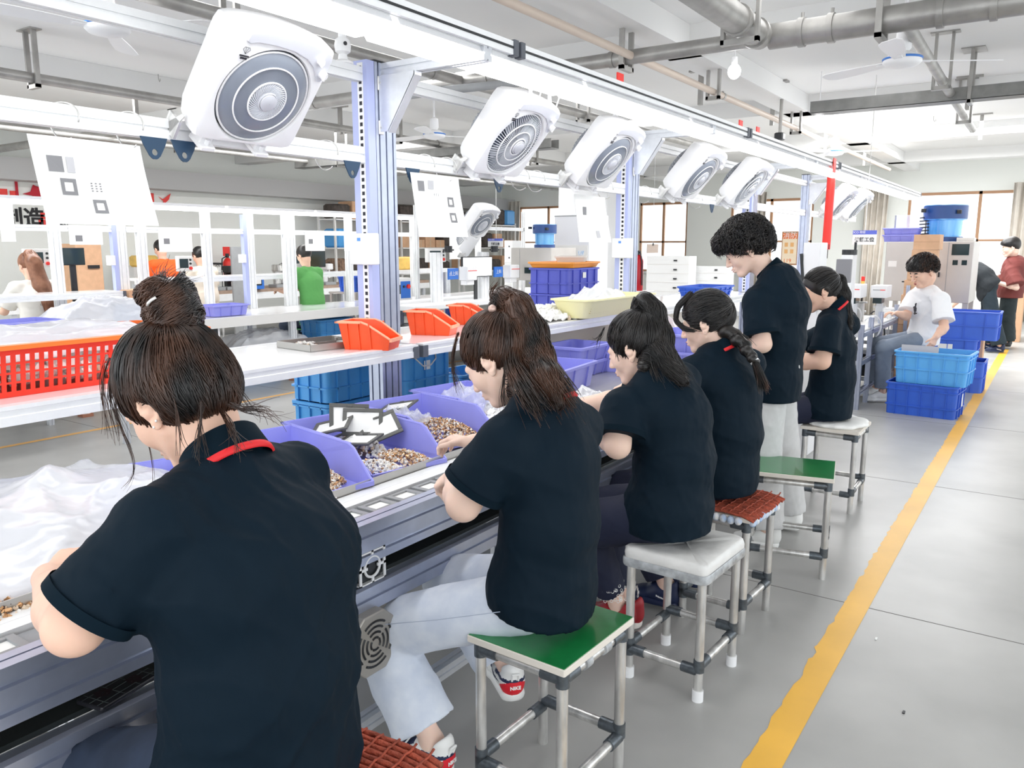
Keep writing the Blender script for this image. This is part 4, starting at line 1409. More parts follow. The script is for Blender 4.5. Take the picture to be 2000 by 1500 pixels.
def film(name, label, cx, cy, z, rx, ry, h, seed, m=M_FILM, rot=0.0, holes=None, n=46, amp=0.02, edge=0.0, cat='plastic bag'):
    rr = np.random.default_rng(seed)
    U, V = np.meshgrid(np.linspace(-1, 1, n), np.linspace(-1, 1, n), indexing='ij')
    k = 1 + 0.12 * np.sin(4 * np.arctan2(V, U) + seed)
    R = np.sqrt(U ** 2 + V ** 2)
    Hh = h * np.clip(1 - np.maximum(abs(U), abs(V)) ** 2.2, 0, 1) ** 0.7
    for _ in range(9):
        a, b, c, f = rr.normal(), rr.normal(), rr.uniform(0, 6), rr.uniform(2, 8)
        s = (a * U + b * V) / math.hypot(a, b) * f + c + 0.6 * np.sin(3 * U + c)
        Hh = Hh + amp * (1 - np.abs(np.sin(s))) ** 2 * rr.uniform(0.4, 1) * (0.3 + 0.7 * np.clip(Hh / max(h, 1e-3), 0, 1))
    X = U * k * rx + rr.normal(size=U.shape) * 0.0015; Y = V * k * ry + rr.normal(size=U.shape) * 0.0015
    c_, s_ = math.cos(rot), math.sin(rot)
    P = np.stack([cx + X * c_ - Y * s_, cy + X * s_ + Y * c_, z + np.maximum(Hh, 0.002) + edge * (R > 0.9)], -1).reshape(-1, 3)
    idx = np.arange(n * n).reshape(n, n)
    Q = np.stack([idx[:-1, :-1], idx[1:, :-1], idx[1:, 1:], idx[:-1, 1:]], -1).reshape(-1, 4)
    if holes is not None:
        c = P[Q].mean(1)
        keep = np.ones(len(Q), bool)
        for (hx, hy, hr, hs) in holes:
            keep &= ((c[:, 0] - hx) / hr) ** 2 + ((c[:, 1] - hy) / hs) ** 2 > 1
        Q = Q[keep]
    o = raw_obj(name, P, Q, m)
    return tag(o, label, cat)

film('plastic_bag', 'crumpled clear bag lying in the violet bin beyond the heap of frames', -2.20, 2.42, BT + 0.03, 0.10, 0.09, 0.05, 11, amp=0.015)
film('plastic_bag', 'clear bag with pale parts half hidden behind the second worker head', -2.18, 2.86, BT + 0.03, 0.14, 0.11, 0.08, 12, amp=0.018)
film('plastic_bag', 'clear film among the standing frames of the second violet bin', -2.18, 2.16, BT + 0.03, 0.07, 0.05, 0.05, 13, amp=0.015)
# the big bag in front of the nearest worker
film('plastic_bag', 'large milky plastic bag draped over parts in front of the nearest worker', -2.20, 0.90, BT - 0.005, 0.38, 0.54, 0.13, 21, M_BAG, 0.05, holes=[(-2.02, 0.60, 0.10, 0.09)], n=90, amp=0.016)
scoop_bin('violet bin hidden under the large milky bag', M_VIOLET, (-2.16, 1.26, BT), -0.28, L=0.36, H=0.10, W=0.30, group=G)
bits('brass bits spilling under the elbow of the nearest worker', -1.82, 0.66, BT + 0.002, 0.07, 0.16, 0.03, 900, (0.5, 0.3, 0.12, 0.08), seed=14)
for i, (a, b, lab) in enumerate((((-2.10, 0.52, 0.86), (0.2, 0.3, 0.6), 'left'), ((-1.97, 0.66, 0.88), (-0.3, 0.4, -0.5), 'right'))):
    t = thing('black_moulding', 'black plastic moulding showing through the torn opening of the milky bag, %s one' % lab, 'moulding', a)
    t.rotation_euler = b
    MB().bbox(-0.10, 0.10, -0.02, 0.02, -0.012, 0.012, 0.004).bbox(0.04, 0.10, -0.04, 0.05, -0.02, 0.02, 0.004).bbox(-0.1, -0.07, -0.05, 0.02, -0.02, 0.02, 0.004).build('moulding_bar', M_BLACK, t)
    MB().cyl((0.07, 0, 0.015), (0.07, 0, 0.028), 0.012, n=10).build('moulding_boss', M_BLACK, t)

# parts heaps and crates further along the bench
bits('white parts heaped on the bench before the third worker', -1.98, 3.02, BT + 0.003, 0.20, 0.22, 0.075, 900, (0.01, 0.02, 0.95, 0.02), size=0.03, seed=31)
bits('dark and brass bits beside the white heap before the third worker', -1.95, 3.45, BT + 0.003, 0.15, 0.12, 0.03, 700, (0.35, 0.15, 0.15, 0.35), size=0.012, seed=32)
film('plastic_bag', 'flat white plastic sheet over parts on the bench by the third worker', -1.86, 3.2, BT + 0.002, 0.14, 0.3, 0.035, 33, M_BAG)
crate('plastic_crate', 'large violet crate on the bench between the second and third workers', 'crate', 0.42, 0.62, 0.14, M_VIOLET, (-2.28, 3.62, BT), 0.1, 'violet crates on the near bench', ribs=(2, 3), bands=())
crate('plastic_crate', 'lower one of two stacked violet crates left of the cream panels', 'crate', 0.30, 0.40, 0.09, M_VIOLET, (-2.42, 4.25, BT), 0.0, 'violet crates on the near bench', ribs=(2, 3), bands=())
crate('plastic_crate', 'upper one of two stacked violet crates left of the cream panels', 'crate', 0.31, 0.41, 0.10, M_VIOLET, (-2.42, 4.25, BT + 0.082), 0.0, 'violet crates on the near bench', ribs=(2, 3), bands=())
crate('plastic_crate', 'violet crate before the face of the third worker', 'crate', 0.34, 0.5, 0.13, M_VIOLET, (-2.28, 4.62, BT), 0.2, 'violet crates on the near bench', ribs=(2, 3), bands=())
crate('plastic_crate', 'lower violet crate between the third and fourth workers', 'crate', 0.34, 0.46, 0.11, M_VIOLET, (-2.0, 4.95, BT), 0.0, 'violet crates on the near bench', ribs=(2, 3), bands=())
crate('plastic_crate', 'upper violet crate between the third and fourth workers', 'crate', 0.35, 0.47, 0.12, M_VIOLET, (-2.0, 4.97, BT + 0.10), 0.05, 'violet crates on the near bench', ribs=(2, 3), bands=())
crate('plastic_crate', 'red crate with a clear bag before the fourth worker', 'crate', 0.34, 0.44, 0.09, M_RED, (-2.35, 5.42, BT), 0.0, None, ribs=(2, 3), bands=())
film('plastic_bag', 'grey clear bag standing in the red crate', -2.35, 5.42, BT + 0.03, 0.15, 0.2, 0.2, 34, amp=0.03)

# ---------------------------------------------------------------- things on the white shelf
SH = 1.0975
# red slotted basket
def slotted_basket():
    t = thing('slotted_basket', 'large red slotted basket at the left on the white shelf', 'basket', (-2.82, 1.27, SH))
    M_ = mat('red_basket_plastic', (0.90, 0.04, 0.015), 0.35, noise=0.1)
    W, Lb, Hh = 0.42, 1.02, 0.155
    mb = MB()
    def wall(p0, p1, nrm):
        p0, p1 = Vector(p0), Vector(p1)
        d = (p1 - p0); ln = d.length; d.normalize()
        n = Vector(nrm)
        def q(a, b, c, dd):
            o0 = p0 + d * a; o1 = p0 + d * c
            def lean(z):
                return n * (0.025 * z / Hh)
            vs = []
            for off in (0, 0.004):
                for (o_, z) in ((o0, b), (o1, b), (o1, dd), (o0, dd)):
                    vs.append(o_ + lean(z) + n * (-off) + Vector((0, 0, z)))
            mb.add(vs, [(0, 1, 2, 3), (7, 6, 5, 4), (0, 4, 5, 1), (1, 5, 6, 2), (2, 6, 7, 3), (3, 7, 4, 0)])
        rows = 4
        cols = int(ln / 0.0275)
        z0, z1 = 0.018, Hh - 0.018
        rh = (z1 - z0) / rows
        q(0, 0, ln, z0); q(0, z1, ln, Hh)
        for r in range(rows):
            q(0, z0 + rh * (r + 0.78), ln, z0 + rh * (r + 1))
            cw = ln / cols
            for c in range(cols):
                q(cw * c, z0 + rh * r, cw * (c + 0.5), z0 + rh * (r + 0.78))
            q(ln - 0.004, z0 + rh * r, ln, z0 + rh * (r + 0.78))
    wall((W / 2, -Lb / 2, 0), (W / 2, Lb / 2, 0), (1, 0, 0))
    wall((-W / 2, Lb / 2, 0), (-W / 2, -Lb / 2, 0), (-1, 0, 0))
    wall((W / 2, Lb / 2, 0), (-W / 2, Lb / 2, 0), (0, 1, 0))
    wall((-W / 2, -Lb / 2, 0), (W / 2, -Lb / 2, 0), (0, -1, 0))
    mb.box(-W / 2, W / 2, -Lb / 2, Lb / 2, 0, 0.004)
    mb.build('basket_wall', M_, t)
    w2, l2 = W + 0.05, Lb + 0.05
    loft(MB(), [rrect(w2 + 0.02, l2 + 0.02, 0.03, Hh - 0.008), rrect(w2 + 0.022, l2 + 0.022, 0.03, Hh + 0.006), rrect(w2 - 0.014, l2 - 0.014, 0.02, Hh + 0.008), rrect(w2 - 0.014, l2 - 0.014, 0.02, Hh - 0.004)], False).build('basket_rim', mat('orange_rim_plastic', (0.95, 0.2, 0.03), 0.35), t, smooth='auto')
    return t
slotted_basket()
film('plastic_bag', 'milky bag sheet rising over the rim of the red slotted basket', -2.84, 1.32, SH + 0.10, 0.19, 0.42, 0.07, 41, M_BAG, amp=0.014)
bits('white parts filling the red slotted basket', -2.80, 1.15, SH + 0.006, 0.18, 0.42, 0.11, 700, (0.02, 0.03, 0.94, 0.01), size=0.035, seed=42)

# steel tray
t = thing('steel_tray', 'shallow folded steel tray on the white shelf left of the red bins', 'tray', (-2.78, 2.52, SH), -0.12)
M_STY = mat('tray_steel', (0.42, 0.41, 0.39), 0.35, 0.8)
MB().box(-0.13, 0.13, -0.15, 0.15, 0, 0.002).box(-0.13, -0.128, -0.15, 0.15, 0, 0.03).box(0.128, 0.13, -0.15, 0.05, 0, 0.03).box(0.128, 0.13, 0.10, 0.15, 0, 0.03).box(-0.13, 0.13, -0.15, -0.148, 0, 0.03).box(-0.13, 0.13, 0.148, 0.15, 0, 0.03).build('tray_body', M_STY, t)
MB().box(-0.02, -0.018, -0.14, 0.14, 0.002, 0.02).cyl((-0.05, 0.12, 0.002), (-0.05, 0.12, 0.03), 0.008, n=12).box(0.06, 0.128, 0.04, 0.10, 0.002, 0.028).build('tray_insert', M_STY, t)
bits('few white bits inside the steel tray', -2.83, 2.47, SH + 0.003, 0.05, 0.05, 0.015, 60, (0.05, 0.1, 0.84, 0.01), size=0.012, seed=43)

G = 'orange red scoop bins on the white shelf'
MO2 = mat('pale_orange_rim', (0.98, 0.42, 0.25), 0.4)
scoop_bin('orange red bin in front of the nearest post', M_ORANGE, (-2.545, 2.60, SH), math.radians(20), 0.24, 0.155, 0.125, G, 'scoop_bin', MO2, 0.05, 0.1)
scoop_bin('orange red bin just right of the nearest post', M_ORANGE, (-2.70, 3.22, SH), math.radians(20), 0.24, 0.155, 0.125, G, 'scoop_bin', MO2, 0.05, 0.1)
scoop_bin('orange red bin mostly hidden behind the second worker hair', M_ORANGE, (-2.88, 3.78, SH), math.radians(20), 0.22, 0.155, 0.115, G, 'scoop_bin', MO2, 0.05, 0.1)

# white parts spread along the shelf and the yellow basket
bits('low heap of white branched parts along the shelf left of the yellow basket', -2.72, 4.35, SH + 0.001, 0.20, 0.60, 0.055, 1000, (0.0, 0.02, 0.965, 0.015), size=0.034, seed=51)
def yellow_basket(label, loc, rz, w, l, h):
    t = thing('plastic_basket', label, 'basket', loc, rz)
    M_ = mat('pale_yellow_plastic', (0.93, 0.88, 0.50), 0.4)
    loft(MB(), [rrect(w - 0.10, l - 0.10, 0.04, 0), rrect(w - 0.02, l - 0.02, 0.05, h - 0.012), rrect(w + 0.01, l + 0.01, 0.05, h - 0.01), rrect(w + 0.01, l + 0.01, 0.05, h), rrect(w - 0.03, l - 0.03, 0.05, h), rrect(w - 0.108, l - 0.108, 0.04, 0.004)]).build('basket_shell', M_, t, smooth='auto')
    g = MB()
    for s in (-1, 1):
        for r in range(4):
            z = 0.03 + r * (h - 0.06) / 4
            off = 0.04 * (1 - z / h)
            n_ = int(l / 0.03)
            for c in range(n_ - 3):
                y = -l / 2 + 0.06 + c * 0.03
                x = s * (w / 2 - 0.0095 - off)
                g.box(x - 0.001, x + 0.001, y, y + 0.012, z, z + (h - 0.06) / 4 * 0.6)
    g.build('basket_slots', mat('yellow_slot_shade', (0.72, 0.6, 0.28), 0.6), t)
    return t
yellow_basket('pale yellow basket heaped with white parts on the white shelf', (-2.50, 4.78, SH + 0.012), 0.0, 0.30, 0.98, 0.12)
film('plastic_bag', 'white film bulging over the rim of the pale yellow basket', -2.50, 4.66, SH + 0.10, 0.10, 0.30, 0.05, 52, M_BAG)
t = thing('plastic_crate', 'low blue crate at the far end of the white shelf beside the standing man', 'crate', (-2.8, 7.55, SH))
crate_b = crate('plastic_crate', 'low blue crate at the far end of the white shelf left of the standing man', 'crate', 0.36, 0.6, 0.09, M_BLUE, (-2.78, 7.35, SH), 0.0, None, ribs=(3, 4), bands=(0.5,))
bpy.data.objects.remove(t)

# light blue crate stacks standing behind the bench under the shelf
G = 'light blue crates stacked behind the bench'
for j, (x, y, w_) in enumerate(((-3.18, 2.98, 'left stack, left of the post foot'), (-3.0, 3.38, 'right stack, right of the post foot'))):
    for k in range(4):
        lev = ('bottom', 'second', 'third', 'top')[k]
        crate('plastic_crate', 'light blue crate, %s of the %s' % (lev, w_), 'crate', 0.30, 0.40, 0.245, M_LBLUE, (x, y, 0.0 + k * 0.252), 0.0, G, taper=0.012, ribs=(3, 4), bands=(0.3, 0.9), sticker=(1, -0.03, 0.15, 0.05, 0.05) if j else None)
for k in range(3):
    crate('plastic_crate', 'light blue crate, %s of the stack half hidden by the second worker' % ('bottom', 'second', 'top')[k], 'crate', 0.30, 0.40, 0.245, M_LBLUE, (-3.2, 4.12, k * 0.252), 0.0, G, taper=0.012, ribs=(3, 4), bands=(0.3, 0.9))
# blue crate stack and trays beyond the shelf
G = 'violet blue crates stacked behind the yellow basket'
for k in range(6):
    crate('plastic_crate', 'violet blue crate, %s of the stack with the orange tray' % ('lowest', 'second', 'third', 'fourth', 'fifth', 'topmost')[k], 'crate', 0.42, 0.60, 0.225, M_VIOBLUE, (-3.75, 6.35, k * 0.228), 0.0, G, taper=0.012, ribs=(3, 4), bands=(0.4,), sticker=(1, 0.0, 0.16, 0.06, 0.05) if k == 5 else None)
crate('plastic_tray', 'orange tray on top of the violet blue crate stack', 'tray', 0.46, 0.62, 0.05, mat('orange_tray_plastic', (0.95, 0.35, 0.05), 0.4), (-3.75, 6.35, 1.368), 0.1, None, ribs=(0, 0), bands=())
crate('plastic_tray', 'clear white tray tilted on the orange tray', 'tray', 0.30, 0.42, 0.07, mat('frosted_plastic', (0.85, 0.82, 0.78), 0.3, alpha=0.8), (-3.72, 6.42, 1.40), 0.5, None, ribs=(0, 0), bands=())

# ---------------------------------------------------------------- stools
M_GREENT = mat('green_laminate', (0.012, 0.21, 0.055), 0.22, noise=0.25, nscale=9, coat=0.3)
M_WRAP = mat('taped_white_cover', (0.80, 0.79, 0.77), 0.45, noise=0.12, nscale=10, bump=0.5, bscale=18)
M_RUST = mat('rust_red_mat', (0.48, 0.09, 0.045), 0.8, noise=0.45, nscale=40, bump=0.8, bscale=90)
M_TAPE = mat('clear_tape', (0.5, 0.52, 0.54), 0.25, noise=0.4, nscale=30)
M_BEIGE = mat('beige_edge', (0.75, 0.70, 0.63), 0.6)

def stool(label, loc, rz, seat, caps=False, w=0.32, d=0.36, h=0.50):
    t = thing('work_stool', label, 'stool', loc, rz, 'aluminium tube stools along the nearest bench')
    lx, ly = w / 2 - 0.025, d / 2 - 0.03
    R = 0.0155
    for sx in (-1, 1):
        for sy in (-1, 1):
            lg = MB().cyl((sx * lx, sy * ly, 0.0), (sx * lx, sy * ly, h - 0.018), R, n=14).build('leg', M_STEEL, t, smooth='auto')
            if caps:
                MB().cyl((sx * lx, sy * ly, 0.0), (sx * lx, sy * ly, 0.04), 0.0195, n=14).build('foot_cap', M_WHITE, lg, smooth='auto')
    # top frame and lower stretchers with dark joints
    def bar(p0, p1, name='cross_tube'):
        p0, p1 = Vector(p0), Vector(p1)
        u = (p1 - p0).normalized()
        b = MB().cyl(p0 + u * R, p1 - u * R, R * 0.93, n=12).build(name, M_STEEL, t, smooth='auto')
        for q, s in ((p0, 1), (p1, -1)):
            j = MB().cyl(q + u * s * 0.004, q + u * s * 0.062, R * 1.2, n=12)
            if s > 0:
                j.cyl(q + Vector((0, 0, -0.022)), q + Vector((0, 0, 0.022)), R * 1.22, n=12)
            j.build('tube_joint', M_JOINT, b, smooth='auto')
    zt = h - 0.045
    for a, b in (((-lx, -ly, zt), (lx, -ly, zt)), ((lx, -ly, zt), (lx, ly, zt)), ((lx, ly, zt), (-lx, ly, zt)), ((-lx, ly, zt), (-lx, -ly, zt))):
        bar(a, b)
    zl = 0.13
    bar((-lx, -ly, zl), (-lx, ly, zl)); bar((lx, -ly, zl), (lx, ly, zl)); bar((lx, ly, zl + 0.02), (-lx, ly, zl + 0.02)); bar((-lx, -ly, zl - 0.02), (lx, -ly, zl - 0.02))
    if seat == 'green':
        s = MB().bbox(-w / 2, w / 2, -d / 2, d / 2, h - 0.022, h - 0.002, 0.003).build('seat_board', M_BEIGE, t)
        MB().box(-w / 2 + 0.004, w / 2 - 0.004, -d / 2 + 0.004, d / 2 - 0.004, h - 0.002, h).build('green_top', M_GREENT, s)
        MB().cyl((w / 2 - 0.025, -0.06, zt), (w / 2 - 0.025, -0.03, zt), R * 1.25, n=12).cyl((w / 2 - 0.025, 0.04, zt), (w / 2 - 0.025, 0.07, zt), R * 1.25, n=12).build('tape_band', M_TAPE, t, smooth='auto')
    elif seat == 'white':
        rings = []
        rr = random.Random(5)
        for (f, z) in ((0.93, h - 0.07), (0.99, h - 0.06), (1.0, h - 0.02), (0.985, h - 0.002), (0.93, h + 0.004), (0.5, h + 0.001), (0.05, h)):
            rings.append([(p[0] + rr.uniform(-1, 1) * 0.003, p[1] + rr.uniform(-1, 1) * 0.003, z + rr.uniform(-1, 1) * 0.002) for p in rrect(w * f, d * f, 0.03 * f, z, 5)])
        loft(MB(), rings).build('seat_cover', M_WRAP, t, smooth=True)
        loft(MB(), [rrect(w + 0.004, d + 0.004, 0.03, h - 0.066), rrect(w + 0.008, d + 0.008, 0.03, h - 0.06), rrect(w + 0.008, d + 0.008, 0.03, h - 0.04), rrect(w + 0.002, d + 0.002, 0.03, h - 0.034)], False).build('tape_band', M_TAPE, t, smooth=True)
    elif seat == 'rust':
        MB().bbox(-w / 2, w / 2, -d / 2, d / 2, h - 0.022, h - 0.002, 0.003).build('seat_board', M_BEIGE, t)
        c = MB()
        rr = random.Random(3)
        for i in range(9):
            for s in ((-1, 0), (1, 0), (0, -1)):
                u = -0.9 + 0.2 * i
                if s[0]:
                    x, y = s[0] * (w / 2 + 0.004), u * d / 2
                else:
                    x, y = u * w / 2, s[1] * (d / 2 + 0.004)
                c.sphere((x, y, h - 0.02 + rr.uniform(-0.004, 0.004)), 0.016, 5, (1, 1, 1.1))
        c.build('padding_lining', mat('blue_white_padding', (0.35, 0.5, 0.75), 0.8, noise=0.3, col2=(0.8, 0.8, 0.8), nscale=30), t, smooth=True)
        m2 = MB()
        N = 26
        W2, D2 = w + 0.03, d + 0.03
        for i in range(N):
            y = -D2 / 2 + D2 * (i + 0.5) / N
            bow = 0.006 * math.sin(i * 1.7)
            pts = [(-W2 / 2 + W2 * q / 14 + (rr.uniform(-1, 1) * 0.006 if q in (0, 14) else 0), y, h + 0.012 - 0.018 * abs(-1 + 2 * q / 14) ** 4 + 0.0015 * math.sin(q * 2.2 + i * PI)) for q in range(15)]
            m2.tube(pts, D2 / N * 0.42, n=6)
        for q in range(9):
            x = -W2 / 2 + W2 * (q + 0.5) / 9
            m2.tube([(x, -D2 / 2 + D2 * i / 20, h + 0.018 + 0.003 * math.sin(i * 2.5 + q)) for i in range(21)], 0.003, n=5)
        m2.build('woven_mat', M_RUST, t, smooth=True)
    elif seat == 'pad':
        MB().bbox(-w / 2, w / 2, -d / 2, d / 2, h - 0.022, h - 0.002, 0.003).build('seat_board', M_BEIGE, t)
        s = SDF()
        rr = random.Random(8)
        for i in range(14):
            a = 2 * PI * i / 14
            s.ell((0.75 * w / 2 * math.cos(a), 0.75 * d / 2 * math.sin(a), h + 0.012 + rr.uniform(-0.004, 0.006)), (0.06, 0.06, 0.02), k=0.01)
        s.ell((0, 0, h + 0.01), (w * 0.45, d * 0.45, 0.02), k=0.015)
        P, Q = s.mesh(0.008)
        raw_obj('seat_pad', P, Q, M_PAPER, t)
    return t

stool('aluminium stool with a rust red woven mat under the nearest worker', (-1.13, 0.92, 0), 0.12, 'rust', w=0.36, d=0.40)
stool('aluminium stool with a green top under the second worker in pale jeans', (-1.09, 1.80, 0), -0.04, 'green', w=0.32, d=0.37)
stool('aluminium stool with a white taped cover and white feet under the third worker', (-1.03, 2.62, 0), -0.05, 'white', True, w=0.32, d=0.36)
stool('aluminium stool with a rust red mat over blue padding under the fourth worker', (-1.06, 3.17, 0), -0.06, 'rust', w=0.31, d=0.33)
stool('empty aluminium stool with a green top behind the standing man', (-1.0, 3.88, 0), 0.2, 'green', w=0.40, d=0.34)
stool('aluminium stool with a crumpled white pad under the fifth seated worker', (-1.04, 5.0, 0), 0.0, 'pad', w=0.33, d=0.36)
# castor near the last stool
t = thing('castor', 'small red and white castor at the far end of the bench', 'castor', (-1.35, 5.45, 0))
MB().cyl((0, -0.01, 0.03), (0, 0.01, 0.03), 0.03, n=18).build('wheel', M_RED, t, smooth='auto')
MB().box(-0.02, 0.02, -0.016, -0.012, 0.02, 0.09).box(-0.02, 0.02, 0.012, 0.016, 0.02, 0.09).box(-0.03, 0.03, -0.03, 0.03, 0.088, 0.094).build('castor_fork', M_STEEL, t)

# tiny litter on the aisle floor
for i, (px, py, lab) in enumerate(((1765, 1392, 'small black speck lying on the aisle floor'), (1711, 1248, 'tiny white scrap lying right of the yellow stripe'))):
    p = gz(px, py, 0.0)
    o = MB().bbox(-0.004, 0.004, -0.009, 0.009, 0, 0.004, 0.001).build('floor_scrap', (M_BLACK, M_PAPER)[i]); o.location = p
    tag(o, lab, 'scrap')

# ================================================================ PEOPLE
M_SKIN = mat('skin', (0.83, 0.53, 0.40), 0.5, spec=0.35, sss=0.12, noise=0.08, nscale=14)
M_SKIN2 = mat('skin_fair', (0.90, 0.64, 0.52), 0.5, spec=0.35, sss=0.12, noise=0.06, nscale=14)
M_LIP = mat('lip', (0.55, 0.18, 0.15), 0.45)
M_HAIR = mat('black_hair', (0.006, 0.006, 0.007), 0.36, spec=0.5, col2=(0.02, 0.016, 0.014), nscale=22, stretch=(1, 1, 0.4))
M_HAIRB = mat('brown_black_hair', (0.008, 0.007, 0.007), 0.36, spec=0.5, col2=(0.085, 0.036, 0.02), nscale=16, stretch=(1, 1, 0.35), detail=2)
M_HAIRR = mat('chestnut_hair', (0.16, 0.055, 0.022), 0.4, col2=(0.30, 0.13, 0.07), nscale=14)
M_SHIRT = mat('navy_black_cotton', (0.0022, 0.0100, 0.0190), 0.7, spec=0.13, sheen=0.0, bump=0.9, bdist=0.03, bscale=6, stretch=(1, 1, 0.55))
M_SHIRTC = mat('navy_black_rib', (0.0022, 0.010, 0.018), 0.85, spec=0.12)
M_REDTRIM = mat('red_collar_trim', (0.75, 0.015, 0.02), 0.6)
M_JEANP = mat('pale_blue_denim', (0.62, 0.68, 0.80), 0.8, noise=0.10, nscale=14, bump=0.25, bscale=10, col2=(0.74, 0.79, 0.88))
M_JEAND = mat('dark_denim', (0.02, 0.035, 0.07), 0.8, noise=0.3, nscale=12, bump=0.25, bscale=12)
M_NAVYP = mat('navy_trousers', (0.006, 0.010, 0.035), 0.75, bump=0.2, bscale=12)
M_GREYP = mat('light_grey_trousers', (0.60, 0.60, 0.60), 0.85, noise=0.06, nscale=30, bump=0.3, bscale=9)
M_TEE = mat('white_cotton', (0.88, 0.88, 0.90), 0.8, bump=0.4, bscale=10)
M_EYE = mat('lash_line', (0.02, 0.015, 0.015), 0.5)


def V3(*a):
    return Vector(a)


def hand(S, w, d, nrm, thumb, curl=(0.5, 0.6, 0.4), sc=1.0, k=0.005, spread=0.0, tcurl=0.4):
    """adds palm, four fingers and a thumb; d: wrist->knuckles, nrm: palm side, thumb: side the thumb is on"""
    d = Vector(d).normalized()
    t = Vector(thumb); t = (t - d * t.dot(d)).normalized()
    n = Vector(nrm); n = (n - d * n.dot(d) - t * n.dot(t))
    n = n.normalized() if n.length > 1e-3 else d.cross(t)
    w = Vector(w)
    S.flat(w - d * 0.01, w + d * 0.075 * sc, t, (0.024 * sc, 0.018 * sc), (0.036 * sc, 0.013 * sc), k=0.012)
    S.cone(w + d * 0.02 * sc + t * 0.016 * sc, w + d * 0.05 * sc + t * 0.022 * sc + n * 0.006, 0.014 * sc, 0.011 * sc, k=0.012)
    for i, (off, L) in enumerate(((0.027, 0.072), (0.009, 0.080), (-0.009, 0.074), (-0.026, 0.058))):
        p = w + d * (0.082 - (0.004 if i in (0, 3) else 0)) * sc + t * off * sc
        dd = (d + t * spread * (1.5 - i) * 0.12).normalized()
        r = (0.0088 if i < 3 else 0.0076) * sc
        S.cone(p - d * 0.02 * sc, p, r, r, k=0.006)
        for j, (fr, cu) in enumerate(zip((0.46, 0.30, 0.24), curl)):
            c = cu * (0.85 + 0.12 * i)
            ax = dd.cross(n).normalized()
            dd = (Matrix.Rotation(c, 3, ax) @ dd).normalized()
            n2 = dd.cross(ax) * -1
            q = p + dd * L * fr * sc
            S.cone(p, q, r, r * 0.9, k=0.003)
            p = q; r *= 0.9
    p = w + d * 0.035 * sc + t * 0.026 * sc
    dd = (d * 0.75 + t * 0.62 + n * 0.3).normalized()
    q = p + dd * 0.036 * sc
    S.cone(p - dd * 0.02 * sc, q, 0.0125 * sc, 0.0102 * sc, k=0.007)
    dd = (dd * (1 - tcurl) + (d + n * 0.4) * tcurl).normalized()
    S.cone(q, q + dd * 0.029 * sc, 0.0100 * sc, 0.008 * sc, k=0.003)


def head_matrix(c, yaw, pitch, roll=0.0, s=1.0):
    """local x forward, y left, z up"""
    return Matrix.Translation(c) @ RZ(math.radians(yaw)) @ RY(math.radians(pitch)) @ RX(math.radians(roll)) @ Matrix.Scale(s, 4)


def head_prims(S, H, s, male=False):
    R = np.array(H.to_3x3()) / s

    def P(x, y, z):
        return H @ Vector((x, y, z))

    def E(c, r, k=0.02, op='+'):
        S.ell(P(*c), np.array(r) * s, R, k, op)

    def C(a, b, ra, rb, k=0.012, op='+'):
        S.cone(P(*a), P(*b), ra * s, rb * s, k, op)
    E((-0.018, 0, 0.028), (0.096, 0.077, 0.09), 0.02)
    E((0.03, 0, -0.02), (0.062, 0.064, 0.085), 0.03)
    for y in (1, -1):
        C((0.0, 0.052 * y, -0.05), (0.058, 0.016 * y, -0.098), 0.020, 0.017, 0.022)
        E((0.056, 0.036 * y, -0.025), (0.028, 0.027, 0.03), 0.02)
        C((0.084, 0.010 * y, 0.020), (0.074, 0.046 * y, 0.020), 0.009, 0.009, 0.014)
    C((0.074, -0.008, -0.096), (0.074, 0.008, -0.096), 0.018, 0.018, 0.016)
    E((0.075, 0, -0.062), (0.024, 0.028, 0.022), 0.015)
    for y in (1, -1):
        E((0.102, 0.032 * y, 0.002), (0.02, 0.018, 0.013), 0.012, '-')
        E((0.078, 0.031 * y, -0.001), (0.0145, 0.0155, 0.0135), 0.006)
    C((0.088, 0, 0.012), (0.110, 0, -0.030), 0.0075, 0.0105, 0.009)
    for y in (1, -1):
        E((0.099, 0.011 * y, -0.034), (0.011, 0.008, 0.008), 0.006)
    C((0.096, -0.014, -0.060), (0.096, 0.014, -0.060), 0.005, 0.005, 0.007)
    C((0.095, -0.012, -0.070), (0.095, 0.012, -0.070), 0.0055, 0.0055, 0.007)
    E((0.105, 0, -0.065), (0.02, 0.022, 0.0014), 0.003, '-')


_ear = None
def ear_mesh():
    global _ear
    if _ear is None:
        S = SDF()
        S.ell((0, 0.0, 0.002), (0.017, 0.0045, 0.030), k=0.004)
        pts = [(0.016 * math.cos(a) * (1.0 if math.sin(a) > -0.3 else 0.8), 0.004, 0.006 + 0.026 * math.sin(a)) for a in [math.radians(x) for x in range(-100, 200, 22)]]
        pts = [(-p[0], p[1], p[2]) for p in pts]
        for a, b in zip(pts[:-1], pts[1:]):
            S.cone(a, b, 0.0042, 0.0042, k=0.003)
        S.ell((0.001, 0.007, 0.002), (0.009, 0.006, 0.013), k=0.004, op='-')
        S.cone((-0.004, 0.003, -0.006), (-0.006, 0.004, 0.014), 0.003, 0.0025, k=0.003)
        S.ell((0.003, 0.002, -0.025), (0.0085, 0.0048, 0.0095), k=0.006)
        S.ell((0.010, 0.004, -0.004), (0.004, 0.004, 0.005), k=0.004)
        S.cone((0.004, -0.010, 0.0), (0.004, 0.0, 0.0), 0.013, 0.012, k=0.006)
        _ear = S.mesh(0.0016)
    return _ear


def xf(M, P):
    A = np.array(M)
    return np.asarray(P) @ A[:3, :3].T + A[:3, 3]


